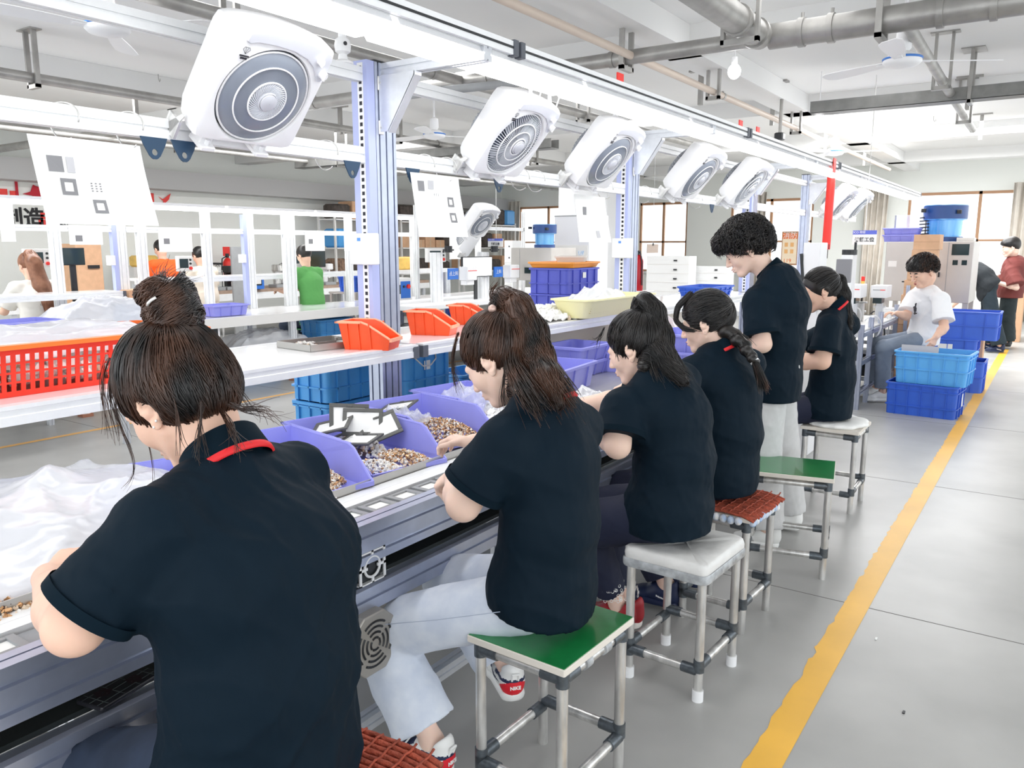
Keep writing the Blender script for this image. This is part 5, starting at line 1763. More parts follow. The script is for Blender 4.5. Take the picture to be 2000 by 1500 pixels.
def face_details(t, H, hair, skin, ft=1.0):
    def arc(pts, r, name, m):
        r = [q * ft for q in r]
        MB().tube([H @ Vector(p) for p in pts], r, n=6).build(name, m, t, smooth=True)
    for y in (1, -1):
        arc([(0.0895, 0.018 * y, 0.020), (0.0895, 0.030 * y, 0.0245), (0.082, 0.043 * y, 0.022), (0.074, 0.051 * y, 0.017)], [0.0018, 0.003, 0.0028, 0.001], 'eyebrow', hair)
        arc([(0.0905, 0.020 * y, -0.004), (0.0935, 0.027 * y, -0.0035), (0.092, 0.036 * y, -0.004), (0.083, 0.044 * y, -0.003)], [0.0008, 0.0018, 0.002, 0.001], 'eyelash', M_EYE)
    arc([(0.098, -0.018, -0.0615), (0.1025, -0.006, -0.059), (0.1035, 0, -0.060), (0.1025, 0.006, -0.059), (0.098, 0.018, -0.0615)], [0.001, 0.0026, 0.0024, 0.0026, 0.001], 'upper_lip', M_LIP)
    arc([(0.097, -0.015, -0.0675), (0.101, 0, -0.0695), (0.097, 0.015, -0.0675)], [0.001, 0.0034, 0.001], 'lower_lip', M_LIP)
    P, Q = ear_mesh()
    for y in (1, -1):
        M = H @ T(-0.012, 0.0765 * y, -0.014) @ Matrix.Diagonal((1, y, 1, 1)) @ RZ(math.radians(20)) @ RY(math.radians(-8))
        PP = xf(M, P)
        QQ = Q if y > 0 else Q[:, ::-1]
        raw_obj('ear', PP, QQ, skin, t)


HLA = np.array([0, 30, 60, 80, 98, 115, 140, 180.])
HLE = np.array([36, 34, 16, -8, 0, -34, -56, -62.])


def edir(az, el):
    az, el = np.radians(az), np.radians(el)
    return np.stack([np.cos(el) * np.cos(az), np.cos(el) * np.sin(az), np.sin(el)], -1)


HC = np.array([-0.018, 0, 0.03]); HR = np.array([0.109, 0.089, 0.104])


def cap_sdf(extra=None, puff=1.0, face=True, nape=-0.075):
    S = SDF()
    S.ell(HC, HR * puff - 0.002, k=0.02)
    if extra:
        extra(S)
    if face:
        S.ell((0.112, 0, -0.055), (0.085, 0.11, 0.112), k=0.01, op='-')
        for y in (1, -1):
            S.ell((0.03, 0.10 * y, -0.05), (0.045, 0.035, 0.05), k=0.01, op='-')
            S.ell((-0.010, 0.098 * y, -0.022), (0.022, 0.030, 0.034), k=0.006, op='-')
    S.cut((-0.06, 0, nape), (0.55, 0, -1))
    return S


def slick_strands(end, N, seed, K=11, lift=0.004, inner=0.35, wob=0.02):
    rr = np.random.default_rng(seed)
    az = rr.uniform(-180, 180, N)
    el = np.interp(np.abs(az), HLA, HLE)
    e = np.array(end, dtype=float); e /= np.linalg.norm(e)
    s = edir(az, el)
    q = rr.uniform(0, 1, N) ** 2 * inner
    s = s * (1 - q[:, None]) + e[None] * q[:, None]
    s /= np.linalg.norm(s, axis=1, keepdims=True)
    j = rr.normal(size=(N, 3)) * 0.05
    e2 = e[None] + j
    e2 /= np.linalg.norm(e2, axis=1, keepdims=True)
    ts = np.linspace(0, 1, K)
    om = np.arccos(np.clip((s * e2).sum(1), -1, 1))[:, None]
    A = np.sin((1 - ts)[None] * om) / np.sin(om); B = np.sin(ts[None] * om) / np.sin(om)
    d = A[..., None] * s[:, None] + B[..., None] * e2[:, None]
    d += wob * np.sin(ts[None, :, None] * rr.uniform(2, 6, (N, 1, 3)) + rr.uniform(0, 6, (N, 1, 3)))
    d /= np.linalg.norm(d, axis=2, keepdims=True)
    lf = (rr.uniform(-0.3, 1, N)[:, None] * lift) * np.sin(ts * PI)[None]
    return HC + d * (HR + lf[..., None] + 0.001)


def lock(path, spread0, spread1, N, seed, K=14, wave=0.0, splay=1.0, frizz=0.004):
    """strands following a world-space poly path with radius spread0->spread1"""
    rr = np.random.default_rng(seed)
    path = np.array([tuple(p) for p in path], dtype=float)
    L = np.concatenate([[0], np.cumsum(np.linalg.norm(np.diff(path, axis=0), axis=1))])
    L /= L[-1]
    n = len(path)
    # smooth catmull sampling
    ts = np.linspace(0, 1, K)
    out = np.zeros((N, K, 3))
    off = rr.normal(size=(N, 3)); off /= np.linalg.norm(off, axis=1, keepdims=True)
    rad = np.sqrt(rr.random(N))
    end = rr.uniform(0.7, 1.0, N)
    def samp(u):
        u = np.clip(u, 0, 1)
        return np.stack([np.interp(u, L, path[:, i]) for i in range(3)], -1)
    for i in range(N):
        u = ts * end[i]
        c = (samp(u - 0.05) + samp(u) + samp(u + 0.05)) / 3
        sp = spread0 + (spread1 - spread0) * (u ** splay)
        c = c + off[i] * (rad[i] * sp)[:, None]
        if wave:
            c = c + wave * np.sin(u * rr.uniform(6, 14) + rr.uniform(0, 6))[:, None] * rr.normal(size=3)[None] * u[:, None]
        c = c + frizz * (rr.normal(size=3) * u[:, None] ** 2)
        out[i] = c
    return out


def add_strands(name, paths, r, m, t, M=None, seed=1):
    rr = np.random.default_rng(seed)
    if M is not None:
        paths = xf(M, paths)
    V, Q = strands_mesh(paths, r * rr.uniform(0.5, 1.25, len(paths)))
    return raw_obj(name, V, Q, m, t)


def short_strands(N, seed, comb, length, lift, min_el=None, curl=0.0, K=7, fringe=0.0):
    rr = np.random.default_rng(seed)
    d = rr.normal(size=(N * 3, 3)); d /= np.linalg.norm(d, axis=1, keepdims=True)
    az = np.degrees(np.arctan2(d[:, 1], d[:, 0])); el = np.degrees(np.arcsin(d[:, 2]))
    lim = np.interp(np.abs(az), HLA, HLE if min_el is None else min_el)
    d = d[el > lim - 2][:N]
    n = len(d)
    P0 = HC + d * (HR - 0.004)
    cdir = np.array([comb(x) for x in d])
    cdir += rr.normal(size=cdir.shape) * 0.25
    cdir -= d * (cdir * d).sum(1, keepdims=True)
    cdir /= np.linalg.norm(cdir, axis=1, keepdims=True) + 1e-9
    ts = np.linspace(0, 1, K)
    Ls = length * rr.uniform(0.6, 1.2, n)
    if fringe:
        Ls = Ls * (1 + fringe * np.clip(d[:, 0], 0, 1))
    side = np.cross(d, cdir)
    out = P0[:, None] + cdir[:, None] * (ts * 1.0)[None, :, None] * Ls[:, None, None] + d[:, None] * (lift * np.sin(ts * 2.2))[None, :, None]
    out -= d[:, None] * ((ts ** 2) * 0.25)[None, :, None] * Ls[:, None, None]
    if curl:
        out += side[:, None] * (curl * np.sin(ts[None] * rr.uniform(3, 7, (n, 1)) + rr.uniform(0, 6, (n, 1))))[..., None]
    return out


def collar(t, c7, up, back, r=0.062, h=0.042, front_gap=0.5, m=None, stripe=True, flare=1.22):
    """stand-and-fall collar: ring round the neck, open in front; red trim along its lower fall edge"""
    up = Vector(up).normalized(); back = Vector(back); back = (back - up * back.dot(up)).normalized(); side = up.cross(back)
    n = 40
    rows = [(r * 1.0, -0.012), (r * 0.98, h * 0.8), (r * 1.01, h), (r * 1.08, h * 0.9), (r * flare, -0.002), (r * flare * 1.015, -0.012), (r * flare * 0.97, -0.014)]
    vs, fs = [], []
    for (rr_, z) in rows:
        for i in range(n + 1):
            a = front_gap + (2 * PI - 2 * front_gap) * i / n + PI
            a2 = a - PI
            dirv = -back * math.cos(a2) + side * math.sin(a2)
            f = 0.5 - 0.5 * math.cos(a2 - 0)  # 0 in front, 1 behind
            vs.append(Vector(c7) + dirv * (rr_ * (1.0 + 0.10 * abs(math.sin(a2)))) + up * (z - 0.028 * (1 - f)))
    for k in range(len(rows) - 1):
        for i in range(n):
            fs.append((k * (n + 1) + i, k * (n + 1) + i + 1, (k + 1) * (n + 1) + i + 1, (k + 1) * (n + 1) + i))
    MB().add(vs, fs).build('collar', m or M_SHIRTC, t, smooth='auto')
    if stripe:
        vs, fs = [], []
        rows = [(r * (flare * 0.97) + 0.0015, 0.0005), (r * flare + 0.0018, -0.004), (r * flare * 1.015 + 0.0018, -0.0125), (r * flare * 0.98, -0.0145)]
        for (rr_, z) in rows:
            for i in range(n + 1):
                a2 = front_gap + (2 * PI - 2 * front_gap) * i / n
                dirv = -back * math.cos(a2) + side * math.sin(a2)
                f = 0.5 - 0.5 * math.cos(a2)
                vs.append(Vector(c7) + dirv * (rr_ * (1.0 + 0.10 * abs(math.sin(a2)))) + up * (z - 0.028 * (1 - f)))
        for k in range(len(rows) - 1):
            for i in range(n):
                fs.append((k * (n + 1) + i, k * (n + 1) + i + 1, (k + 1) * (n + 1) + i + 1, (k + 1) * (n + 1) + i))
        MB().add(vs, fs).build('collar_trim', M_REDTRIM, t, smooth=True)


def shoe(t, ankle, dirv, style, pitch=0.0, sc=1.0, name='shoe'):
    """ankle: point over the heel at sole height"""
    d = Vector(dirv); d.z = 0; d.normalize()
    M = Matrix.Translation(ankle) @ Matrix(((d.x, -d.y, 0, 0), (d.y, d.x, 0, 0), (0, 0, 1, 0), (0, 0, 0, 1))) @ RY(pitch) @ Matrix.Scale(sc, 4)
    S = SDF()
    S.flat((-0.035, 0, 0.05), (0.03, 0, 0.055), (0, 1, 0), (0.036, 0.045), (0.038, 0.045), k=0.02)
    S.flat((0.02, 0, 0.055), (0.11, 0.0, 0.036), (0, 1, 0), (0.038, 0.04), (0.045, 0.026), k=0.03)
    S.flat((0.10, 0, 0.034), (0.148, -0.002, 0.03), (0, 1, 0), (0.045, 0.025), (0.036, 0.022), k=0.02)
    S.cone((-0.03, 0, 0.06), (-0.035, 0, 0.098), 0.036, 0.036, k=0.02)
    S.cone((0.0, 0, 0.105), (-0.004, 0, 0.14), 0.042, 0.05, k=0.01, op='-')
    S.cut((0, 0, 0.022), (0, 0, -1))
    P, Q = S.mesh(0.003)
    C = P[Q].mean(1)
    idx = np.zeros(len(Q), dtype=np.int32)
    x, y, z = C[:, 0], C[:, 1], C[:, 2]
    if style == 'court':
        mats = [mat('shoe_white', (0.86, 0.86, 0.84), 0.45), mat('shoe_navy', (0.01, 0.02, 0.07), 0.5), mat('shoe_red', (0.75, 0.015, 0.03), 0.45)]
        tt = (x + 0.035) / 0.14
        lo = 0.036 + 0.030 * np.clip(tt, 0, 2) ** 1.0 * 0
        base = 0.034 + 0.028 * (0.6 - tt) ** 2 * 1.6
        th = 0.013 * np.clip((tt) * 2.2, 0, 1) * np.clip((1.25 - tt) * 1.4, 0.0, 1)
        sw = (abs(y) > 0.024) & (tt > 0) & (tt < 1.25) & (z > base + 0.004 + 0.012 * tt) & (z < base + 0.004 + 0.012 * tt + th)
        idx[sw] = 1
        red = (x < -0.028) & (z < 0.07 - (x + 0.07) * 0.5) & (z > 0.024)
        idx[red] = 2
        nav = ((z > 0.066) & (z < 0.078) & (x < 0.02) & (x > -0.08)) | ((abs(y) < 0.034) & (abs(y) > 0.014) & (x > 0.045) & (x < 0.10) & (z > 0.04))
        idx[nav & ~red] = 1
        sole = mats[0]
    elif style == 'red':
        mats = [mat('shoe_dark_red', (0.35, 0.012, 0.02), 0.5), M_WHITE]
        sw = (abs(y) > 0.028) & (abs(z - (0.03 + 0.25 * (x + 0.02) + 2.0 * (x + 0.02) ** 2 * (x < 0.03))) < 0.0035) & (x > -0.05) & (x < 0.06)
        idx[sw] = 1
        sole = mat('sole_cream', (0.8, 0.75, 0.7), 0.6)
    elif style == 'navy':
        mats = [mat('shoe_navy', (0.01, 0.02, 0.07), 0.5), M_WHITE]
        sole = mats[0]
        sw = (abs(y) > 0.03) & (abs(z - (0.04 + 0.3 * x)) < 0.004) & (x > -0.03) & (x < 0.03)
        idx[sw] = 1
    elif style == 'black':
        mats = [M_BLACK]; sole = mat('sole_grey', (0.4, 0.4, 0.4), 0.6)
    else:
        mats = [mat('shoe_white', (0.86, 0.86, 0.84), 0.45)]; sole = mats[0]
    o = raw_obj(name, xf(M, P), Q, mats[0], t)
    for m in mats[1:]:
        o.data.materials.append(m)
    o.data.polygons.foreach_set('material_index', idx)
    S = SDF()
    S.flat((-0.035, 0, 0.014), (0.11, 0, 0.014), (0, 1, 0), (0.040, 0.03), (0.050, 0.03), k=0.02)
    S.flat((0.11, 0, 0.014), (0.15, 0, 0.014), (0, 1, 0), (0.050, 0.03), (0.040, 0.03), k=0.02)
    S.cut((0, 0, 0.0), (0, 0, -1)); S.cut((0, 0, 0.028), (0, 0, 1))
    P, Q = S.mesh(0.004)
    raw_obj('sole', xf(M, P), Q, sole, o)
    if style == 'court':
        lc = MB()
        for i in range(5):
            xx = 0.045 + 0.018 * i
            zz = 0.088 - 0.009 * i
            lc.tube([M @ Vector((xx, -0.026, zz - 0.012)), M @ Vector((xx + 0.004, -0.012, zz + 0.004)), M @ Vector((xx, 0.012, zz + 0.004)), M @ Vector((xx + 0.006, 0.026, zz - 0.012))], 0.0036, n=5)
        lc.tube([M @ Vector(p) for p in ((0.04, 0, 0.095), (0.06, 0.02, 0.10), (0.075, 0.035, 0.075), (0.06, 0.04, 0.06))], 0.003, n=5)
        lc.build('laces', M_PAPER, o)
        lp = MB().tube([M @ Vector(p) for p in ((-0.068, -0.01, 0.075), (-0.078, -0.01, 0.10), (-0.078, 0.01, 0.10), (-0.068, 0.01, 0.075))], 0.004, n=6)
        lp.build('pull_tab', M_PAPER, o)
        text_obj('NIKE', 0.016, 'heel_lettering', M_PAPER, o, M @ T(-0.0735, 0, 0.052) @ RZ(-PI / 2) @ RX(PI / 2), 0.001, 0.0006)
    return o


def fur(name, P, Q, M, target, N, length, r, m, parent, seed=1, K=7, off=0.0015, jit=0.25, follow=True):
    """strands lying on a local-space cap mesh, combed towards target(p) -> direction"""
    from mathutils.kdtree import KDTree
    rr = np.random.default_rng(seed)
    n = np.zeros_like(P)
    fn = np.cross(P[Q[:, 2]] - P[Q[:, 0]], P[Q[:, 3]] - P[Q[:, 1]])
    for i in range(4):
        np.add.at(n, Q[:, i], fn)
    n /= np.linalg.norm(n, axis=1, keepdims=True) + 1e-12
    kd = KDTree(len(P))
    for i, p in enumerate(P):
        kd.insert(p, i)
    kd.balance()
    ids = rr.integers(0, len(P), N)
    out = np.zeros((N, K, 3))
    for a, i in enumerate(ids):
        p = P[i].copy()
        L = length * rr.uniform(0.6, 1.3) / K
        lift = rr.uniform(0.3, 1.6) * off
        j = rr.normal(size=3) * jit
        for k in range(K):
            _, q, _ = kd.find(p)
            if follow:
                p = P[q] * 0.5 + p * 0.5 if k else P[q]
            out[a, k] = p + n[q] * (lift * math.sin(0.5 + 2.2 * k / K))
            d = np.array(target(p), dtype=float)
            d = d / (np.linalg.norm(d) + 1e-9) + j
            d -= n[q] * (d @ n[q])
            d /= np.linalg.norm(d) + 1e-9
            p = p + d * L
    return add_strands(name, out, r, m, parent, M, seed)


def along(path):
    A = np.array([tuple(p) for p in path])

    def f(p):
        i = int(np.argmin(((A - p) ** 2).sum(1)))
        i = min(i + 1, len(A) - 1)
        return A[i] - p if i < len(A) - 1 or np.linalg.norm(A[i] - p) > 0.02 else A[i] - A[i - 1]
    return f


I4 = Matrix.Identity(4)


def to_tie(t):
    t = np.array(t)
    return lambda p: t - p


def body_meshes(t, S, boxes, skin, h=0.0065, hf=0.0032):
    P, Q = S.mesh(h)
    C = P[Q].mean(1)
    keep = np.ones(len(Q), bool)
    allP, allQ = [], []
    for (c, r) in boxes:
        c = np.array(tuple(c)); rr_ = np.array(r)
        keep &= ~((np.abs(C - c) < rr_ - h * 1.3).all(1))
    n = 0
    Q = Q[keep]
    allP.append(P); allQ.append(Q); n = len(P)
    for (c, r) in boxes:
        c = np.array(tuple(c)); rr_ = np.array(r)
        P2, Q2 = S.mesh(hf, (c - rr_, c + rr_))
        allP.append(P2); allQ.append(Q2 + n); n += len(P2)
    P = np.concatenate(allP); Q = np.concatenate(allQ)
    return raw_obj('body', P, Q, skin, t)


def folds(S, amp, seed, zref=0.0, f=1.0):
    rr = np.random.default_rng(seed)
    W = [(rr.normal(size=3) * np.array([0.6, 0.6, 1.0]), rr.uniform(18, 34) * f, rr.uniform(0, 6)) for _ in range(5)]
    W = [(w / np.linalg.norm(w), a, b) for w, a, b in W]

    def fn(X, Y, Z):
        o = 0
        for (w, a, b) in W:
            ph = (X * w[0] + Y * w[1] + Z * w[2]) * a + b
            ph = ph + 1.3 * np.sin((X * w[1] - Y * w[2] + Z * w[0]) * a * 0.45 + b)
            o = o + (1 - np.abs(np.sin(ph))) ** 3
        return (amp * 0.5 - amp * o * 0.45).astype(np.float32)
    return S.disp(fn)


def person(label, J, o):
    """J: world joints; o: options"""
    base = Vector(J['pelvis']); base.z = 0
    t = thing('person', label, 'person', (0, 0, 0), 0, o.get('group'))
    skin = o.get('skin', M_SKIN)
    fwd = Vector((math.cos(math.radians(o['yaw'])), math.sin(math.radians(o['yaw'])), 0))
    left = Vector((-fwd.y, fwd.x, 0))
    hs = o.get('hs', 1.0)
    H = head_matrix(J['head'], o.get('hyaw', o['yaw']), o.get('pitch', 20), o.get('roll', 0), hs)
    c7 = Vector(J['c7']); pel = Vector(J['pelvis'])
    sl = (Vector(J['shL']) - Vector(J['shR'])).normalized()
    # ---------- body
    S = SDF()
    head_prims(S, H, hs)
    nb = H @ Vector((-0.022, 0, -0.06))
    S.cone(nb, c7 - Vector((0, 0, 0.02)) + fwd * 0.02, 0.052 * hs, 0.056, k=0.03)
    S.cone(H @ Vector((-0.03, 0, -0.02)), H @ Vector((-0.03, 0, -0.07)), 0.056 * hs, 0.05 * hs, k=0.02)
    sp_ = J.get('spine') or [pel, pel.lerp(c7, 0.7)]
    S.flat(pel, sp_[1], left, (0.09, 0.06), (0.09, 0.05), k=0.03)
    S.flat(sp_[1], sp_[-1] - Vector((0, 0, 0.03)), left, (0.09, 0.05), (0.07, 0.035), k=0.03)
    bx = [(H @ Vector((0.01, 0, 0.0)), (0.15 * hs, 0.15 * hs, 0.15 * hs))]
    a1, a2, a3 = o.get('arm', (0.046, 0.040, 0.027))
    for sd in 'LR':
        sh, el, wr = Vector(J['sh' + sd]), Vector(J['el' + sd]), Vector(J['wr' + sd])
        S.cone(c7 - Vector((0, 0, 0.075)), sh, 0.028, 0.045, k=0.01)
        S.cone(sh, el, a1, a2, k=0.02)
        mid = el.lerp(wr, 0.3)
        S.cone(el, mid, a2 * 0.97, a2 * 1.04, k=0.015)
        S.cone(mid, wr, a2 * 1.04, a3, k=0.015)
        hd = Vector(J['hd' + sd])
        hand(S, wr, hd, J.get('pn' + sd, (0, 0, -1)), J.get('th' + sd, (0, 0, 1)), o.get('curl', (0.5, 0.6, 0.4)), o.get('handsc', 0.95))
        bx.append((wr + hd.normalized() * 0.075, (0.12, 0.12, 0.12)))
        hp, kn, an = Vector(J['hip' + sd]), Vector(J['kn' + sd]), Vector(J['an' + sd])
        S.cone(hp, kn, 0.062, 0.048, k=0.03)
        S.cone(kn, an, 0.045, 0.032, k=0.02)
        S.cone(an, an + Vector((0, 0, -0.05)), 0.032, 0.034, k=0.02)
    if o.get('far'):
        body_meshes(t, S, bx[:1], skin, 0.011, 0.006)
    else:
        body_meshes(t, S, bx, skin)
    if not o.get('noface'):
        face_details(t, H, o.get('hair', M_HAIR), skin, o.get('feat', 1.25))
    # ---------- shirt
    S = SDF()
    st = J.get('spine') or [pel, pel.lerp(c7, 0.35) - fwd * 0.035, pel.lerp(c7, 0.7) - fwd * 0.03, c7 - Vector((0, 0, 0.075))]
    wd = o.get('torso', [(0.185, 0.145), (0.170, 0.130), (0.182, 0.128), (0.135, 0.085)])
    st = [Vector(p) for p in st]
    for i in range(len(st) - 1):
        f0, f1 = i / (len(st) - 1), (i + 1) / (len(st) - 1)
        lat = left.lerp(sl, (f0 + f1) / 2)
        S.flat(st[i], st[i + 1], lat, wd[i], wd[i + 1], k=0.05)
    S.flat(st[0] - Vector((0, 0, 0.12)), st[0], left, (wd[0][0] * 1.02, wd[0][1] * 1.04), wd[0], k=0.05)
    nk = c7 - Vector((0, 0, 0.028)) + fwd * 0.005
    sr = o.get('sleeve', (0.068, 0.082, 0.80))
    for sd in 'LR':
        sh, el = Vector(J['sh' + sd]), Vector(J['el' + sd])
        S.cone(nk, sh, 0.046, 0.060, k=0.045)
        S.cone(sh + (sh - el).normalized() * 0.0, sh.lerp(el, sr[2]), sr[0], sr[1], k=0.035, endcut=1.0)
    if o.get('folds', 0.004):
        folds(S, o.get('folds', 0.004), o.get('seed', 1))
    hem = J.get('hem')
    if hem:
        S.cut(hem[0], hem[1])
    else:
        S.cut((0, 0, pel.z - 0.075), (0, 0, -1))
    # neck opening
    S.cone(c7 + (nb - c7) * 0.3, nb, 0.05, 0.05, k=0.01, op='-')
    P, Q = S.mesh(0.011 if o.get('far') else 0.007)
    P = relax(P, Q, 1)
    raw_obj('shirt', P, Q, o.get('shirt', M_SHIRT), t)
    up = (nb - c7 + Vector((0, 0, 0.05))).normalized() if 'cup' not in o else Vector(o['cup']).normalized()
    if o.get('collar', True):
        cc = Vector(J.get('collar', c7 + fwd * 0.012 - Vector((0, 0, 0.012))))
        collar(t, cc, up, -fwd, o.get('cr', 0.064), o.get('ch', 0.042), stripe=o.get('stripe', True))
        # sleeve ribs
    for sd in 'LR':
        sh, el = Vector(J['sh' + sd]), Vector(J['el' + sd])
        e = sh.lerp(el, sr[2]); u = (el - sh).normalized()
        if o.get('ribs', True):
            MB().cyl(e - u * 0.018, e + u * 0.002, sr[1] * 1.015, sr[1] * 1.01, n=36, caps=False).cyl(e + u * 0.002, e - u * 0.006, sr[1] * 1.01, sr[1] * 0.93, n=36, caps=False).build('sleeve_rib', M_SHIRTC if o.get('shirt', M_SHIRT) is M_SHIRT else o['shirt'], t, smooth=True)
    # ---------- trousers
    S = SDF()
    pr = o.get('pants', (0.098, 0.080, 0.075, 0.9))
    pr = (min(pr[0], wd[0][1] * 0.66), *pr[1:])
    hw = wd[0][1] * 0.80
    S.flat(pel - left * 0.05, pel + left * 0.05, fwd, (hw, 0.10), (hw, 0.10), k=0.03)
    for sd in 'LR':
        hp, kn, an = Vector(J['hip' + sd]), Vector(J['kn' + sd]), Vector(J['an' + sd])
        S.cone(hp, kn, pr[0], pr[1], k=0.04)
        S.cone(kn, kn.lerp(an, pr[3]), pr[1] * 0.98, pr[2], k=0.025, endcut=1.0)
    if o.get('seat'):
        S.cut((0, 0, o['seat']), (0, 0, -1)) if False else None
    folds(S, 0.005, o.get('seed', 1) + 50)
    P, Q = S.mesh(0.012 if o.get('far') else 0.008)
    raw_obj('trousers', P, Q, o.get('pmat', M_NAVYP), t)
    for sd in 'LR':
        an = Vector(J['an' + sd])
        shoe(t, (an.x - fwd.x * 0.0, an.y - fwd.y * 0.0, an.z - 0.085), J.get('toe' + sd, fwd), o.get('shoe', 'black'), o.get('shoepitch', 0))
    return t, H


def seat_legs(J, pel, fwd, left, kn_f=0.40, kn_z=0.50, an_f=0.30, an_z=0.09, sp=0.075, spk=0.13):
    for sd, s in (('L', 1), ('R', -1)):
        J['hip' + sd] = pel + left * (sp * s) + Vector((0, 0, -0.01))
        k = Vector((pel.x, pel.y, 0)) + fwd * kn_f + left * (spk * s)
        J['kn' + sd] = Vector((k.x, k.y, kn_z))
        a = Vector((pel.x, pel.y, 0)) + fwd * an_f + left * (spk * s)
        J['an' + sd] = Vector((a.x, a.y, an_z))


W = Vector((-1, 0, 0))

# ---------------------------------------------------------------- worker 1, nearest, hair in a bun
J = {}
pel = V3(-1.165, 0.865, 0.61)
J.update(pelvis=pel, c7=gy(446, 884, 0.88), head=gy(346, 776, 0.88), shL=gy(305, 1030, 0.70), shR=gy(572, 930, 1.04),
         elL=gy(146, 1222, 0.585), wrL=gy(94, 1128, 0.73), hdL=V3(-0.35, 0.85, 0.30), pnL=V3(0, 0, -1), thL=V3(0.4, 0.8, 0.2),
         elR=V3(-1.50, 1.08, 0.88), wrR=V3(-1.70, 1.0, 0.88), hdR=V3(-0.9, -0.2, 0), pnR=V3(0, 0, -1), thR=V3(0, -1, 0))
J['spine'] = [pel, V3(-1.14, 0.865, 0.79), V3(-1.16, 0.88, 0.98), V3(-1.21, 0.88, 1.085)]
seat_legs(J, pel, W, V3(0, -1, 0), 0.42, 0.47, 0.34, 0.1)
t, H = person('woman in a black polo with hair in a high bun, nearest the camera', J,
              dict(yaw=180, hyaw=188, pitch=38, roll=-6, hs=1.05, seed=3, torso=[(0.195, 0.155), (0.182, 0.145), (0.218, 0.138), (0.18, 0.092)], sleeve=(0.064, 0.080, 0.84), folds=0.009,
                   pmat=M_JEAND, arm=(0.052, 0.046, 0.029), hair=M_HAIRB, pants=(0.10, 0.085, 0.08, 0.9), cr=0.064, ch=0.045, collar=True, cup=(-0.62, 0, 1)))
def bun_extra(S):
    pass
S = cap_sdf(lambda S: S.ell((-0.055, 0, -0.005), (0.075, 0.084, 0.085), k=0.02), puff=1.03, nape=-0.10)
P, Q = S.mesh(0.0045)
hair = raw_obj('hair', xf(H, P), Q, M_HAIRB, t)
tie = (-0.62, 0.0, 0.80)
HR1 = HR.copy(); HR *= 1.01
fur('hair_strands', P, Q, H, to_tie((-0.085, 0, 0.13)), 2600, 0.075, 0.0014, M_HAIRB, hair, 12, off=0.002, jit=0.12)
add_strands('hair_strands', slick_strands(tie, 1500, 11, lift=0.008), 0.0017, M_HAIRB, hair, H)
HR[:] = HR1
S = SDF()
B = np.array([-0.090, -0.022, 0.106])
rr = random.Random(4)
for i in range(16):
    a = i * 0.9
    r = 0.034
    z = -0.025 + 0.075 * (i / 15)
    c = B + np.array([-0.35 * z + r * math.cos(a) * 0.8, r * math.sin(a), z + 0.012 * math.sin(a * 2)])
    a2 = a + 1.0
    c2 = B + np.array([-0.35 * z + r * math.cos(a2) * 0.8, r * math.sin(a2), z + 0.006])
    S.cone(c, c2, 0.020, 0.018, k=0.006)
S.cone(B + [-0.02, 0.01, 0.05], B + [0.004, -0.03, 0.088], 0.02, 0.008, k=0.01)
P, Q = S.mesh(0.003)
raw_obj('hair_bun', xf(H, P), Q, M_HAIRB, hair)
fur('bun_strands', P, Q, H, lambda p: np.cross((-0.35, 0, 1), p - B) + np.array([0, 0, 0.012]), 1500, 0.05, 0.0013, M_HAIRB, hair, 13, off=0.002, jit=0.25)
bs = []
rg = np.random.default_rng(5)
for i in range(520):
    a0 = rg.uniform(0, 6.28); z0 = rg.uniform(-0.03, 0.055); L_ = rg.uniform(1.0, 2.4)
    ph = rg.uniform(-0.35, 0.5)
    path = []
    for q in range(11):
        a = a0 + L_ * q / 10
        z = z0 + ph * 0.03 * q / 10
        rr_ = 0.051 * math.sqrt(max(0.15, 1 - ((z - 0.012) / 0.075) ** 2)) + rg.uniform(0, 0.002)
        path.append(B + np.array([-0.35 * z + rr_ * math.cos(a) * 0.92, rr_ * math.sin(a), z + 0.008 * math.sin(a * 2)]))
    bs.append(path)
add_strands('bun_strands', np.array(bs), 0.0016, M_HAIRB, hair, H, 7)
# tuft on top of the bun, loose wisps at temple, nape and neck
wis = lock([H @ Vector(tuple(B + [-0.01, 0, 0.06])), H @ Vector(tuple(B + [0.0, -0.03, 0.095])), H @ Vector(tuple(B + [0.0, -0.055, 0.105]))], 0.012, 0.022, 60, 8, frizz=0.012)
add_strands('bun_tuft', wis, 0.0008, M_HAIRB, hair)
w_ = []
rg = np.random.default_rng(9)
WRG = np.random.default_rng(9)
def wisp(p0, p1, p2, p3, n, sp, K=14):
    out = []
    for i in range(n):
        j = [WRG.normal(size=3) * sp * f for f in (0.3, 0.6, 1.0, 1.4)]
        pts = bez(Vector(p0) + Vector(j[0]), Vector(p1) + Vector(j[1]), Vector(p2) + Vector(j[2]), Vector(p3) + Vector(j[3]), K - 1)
        out.append([tuple(p) for p in pts])
    return out
Yh = 0.84
w_ += wisp(gy(225, 760, Yh), gy(215, 850, Yh), gy(300, 900, Yh), gy(250, 960, Yh), 5, 0.004)
w_ += wisp(gy(250, 770, Yh), gy(290, 850, Yh), gy(300, 900, Yh), gy(298, 945, Yh), 3, 0.002)
w_ += wisp(gy(215, 700, Yh), gy(190, 740, Yh), gy(200, 790, Yh), gy(215, 850, Yh), 14, 0.007)
w_ += wisp(gy(220, 720, Yh), gy(205, 790, Yh), gy(225, 800, Yh), gy(240, 860, Yh), 14, 0.006)
w_ += wisp(gy(450, 790, 0.88), gy(480, 810, 0.88), gy(510, 790, 0.89), gy(540, 815, 0.90), 22, 0.010)
w_ += wisp(gy(430, 800, 0.88), gy(450, 830, 0.86), gy(460, 860, 0.84), gy(470, 880, 0.83), 20, 0.009)
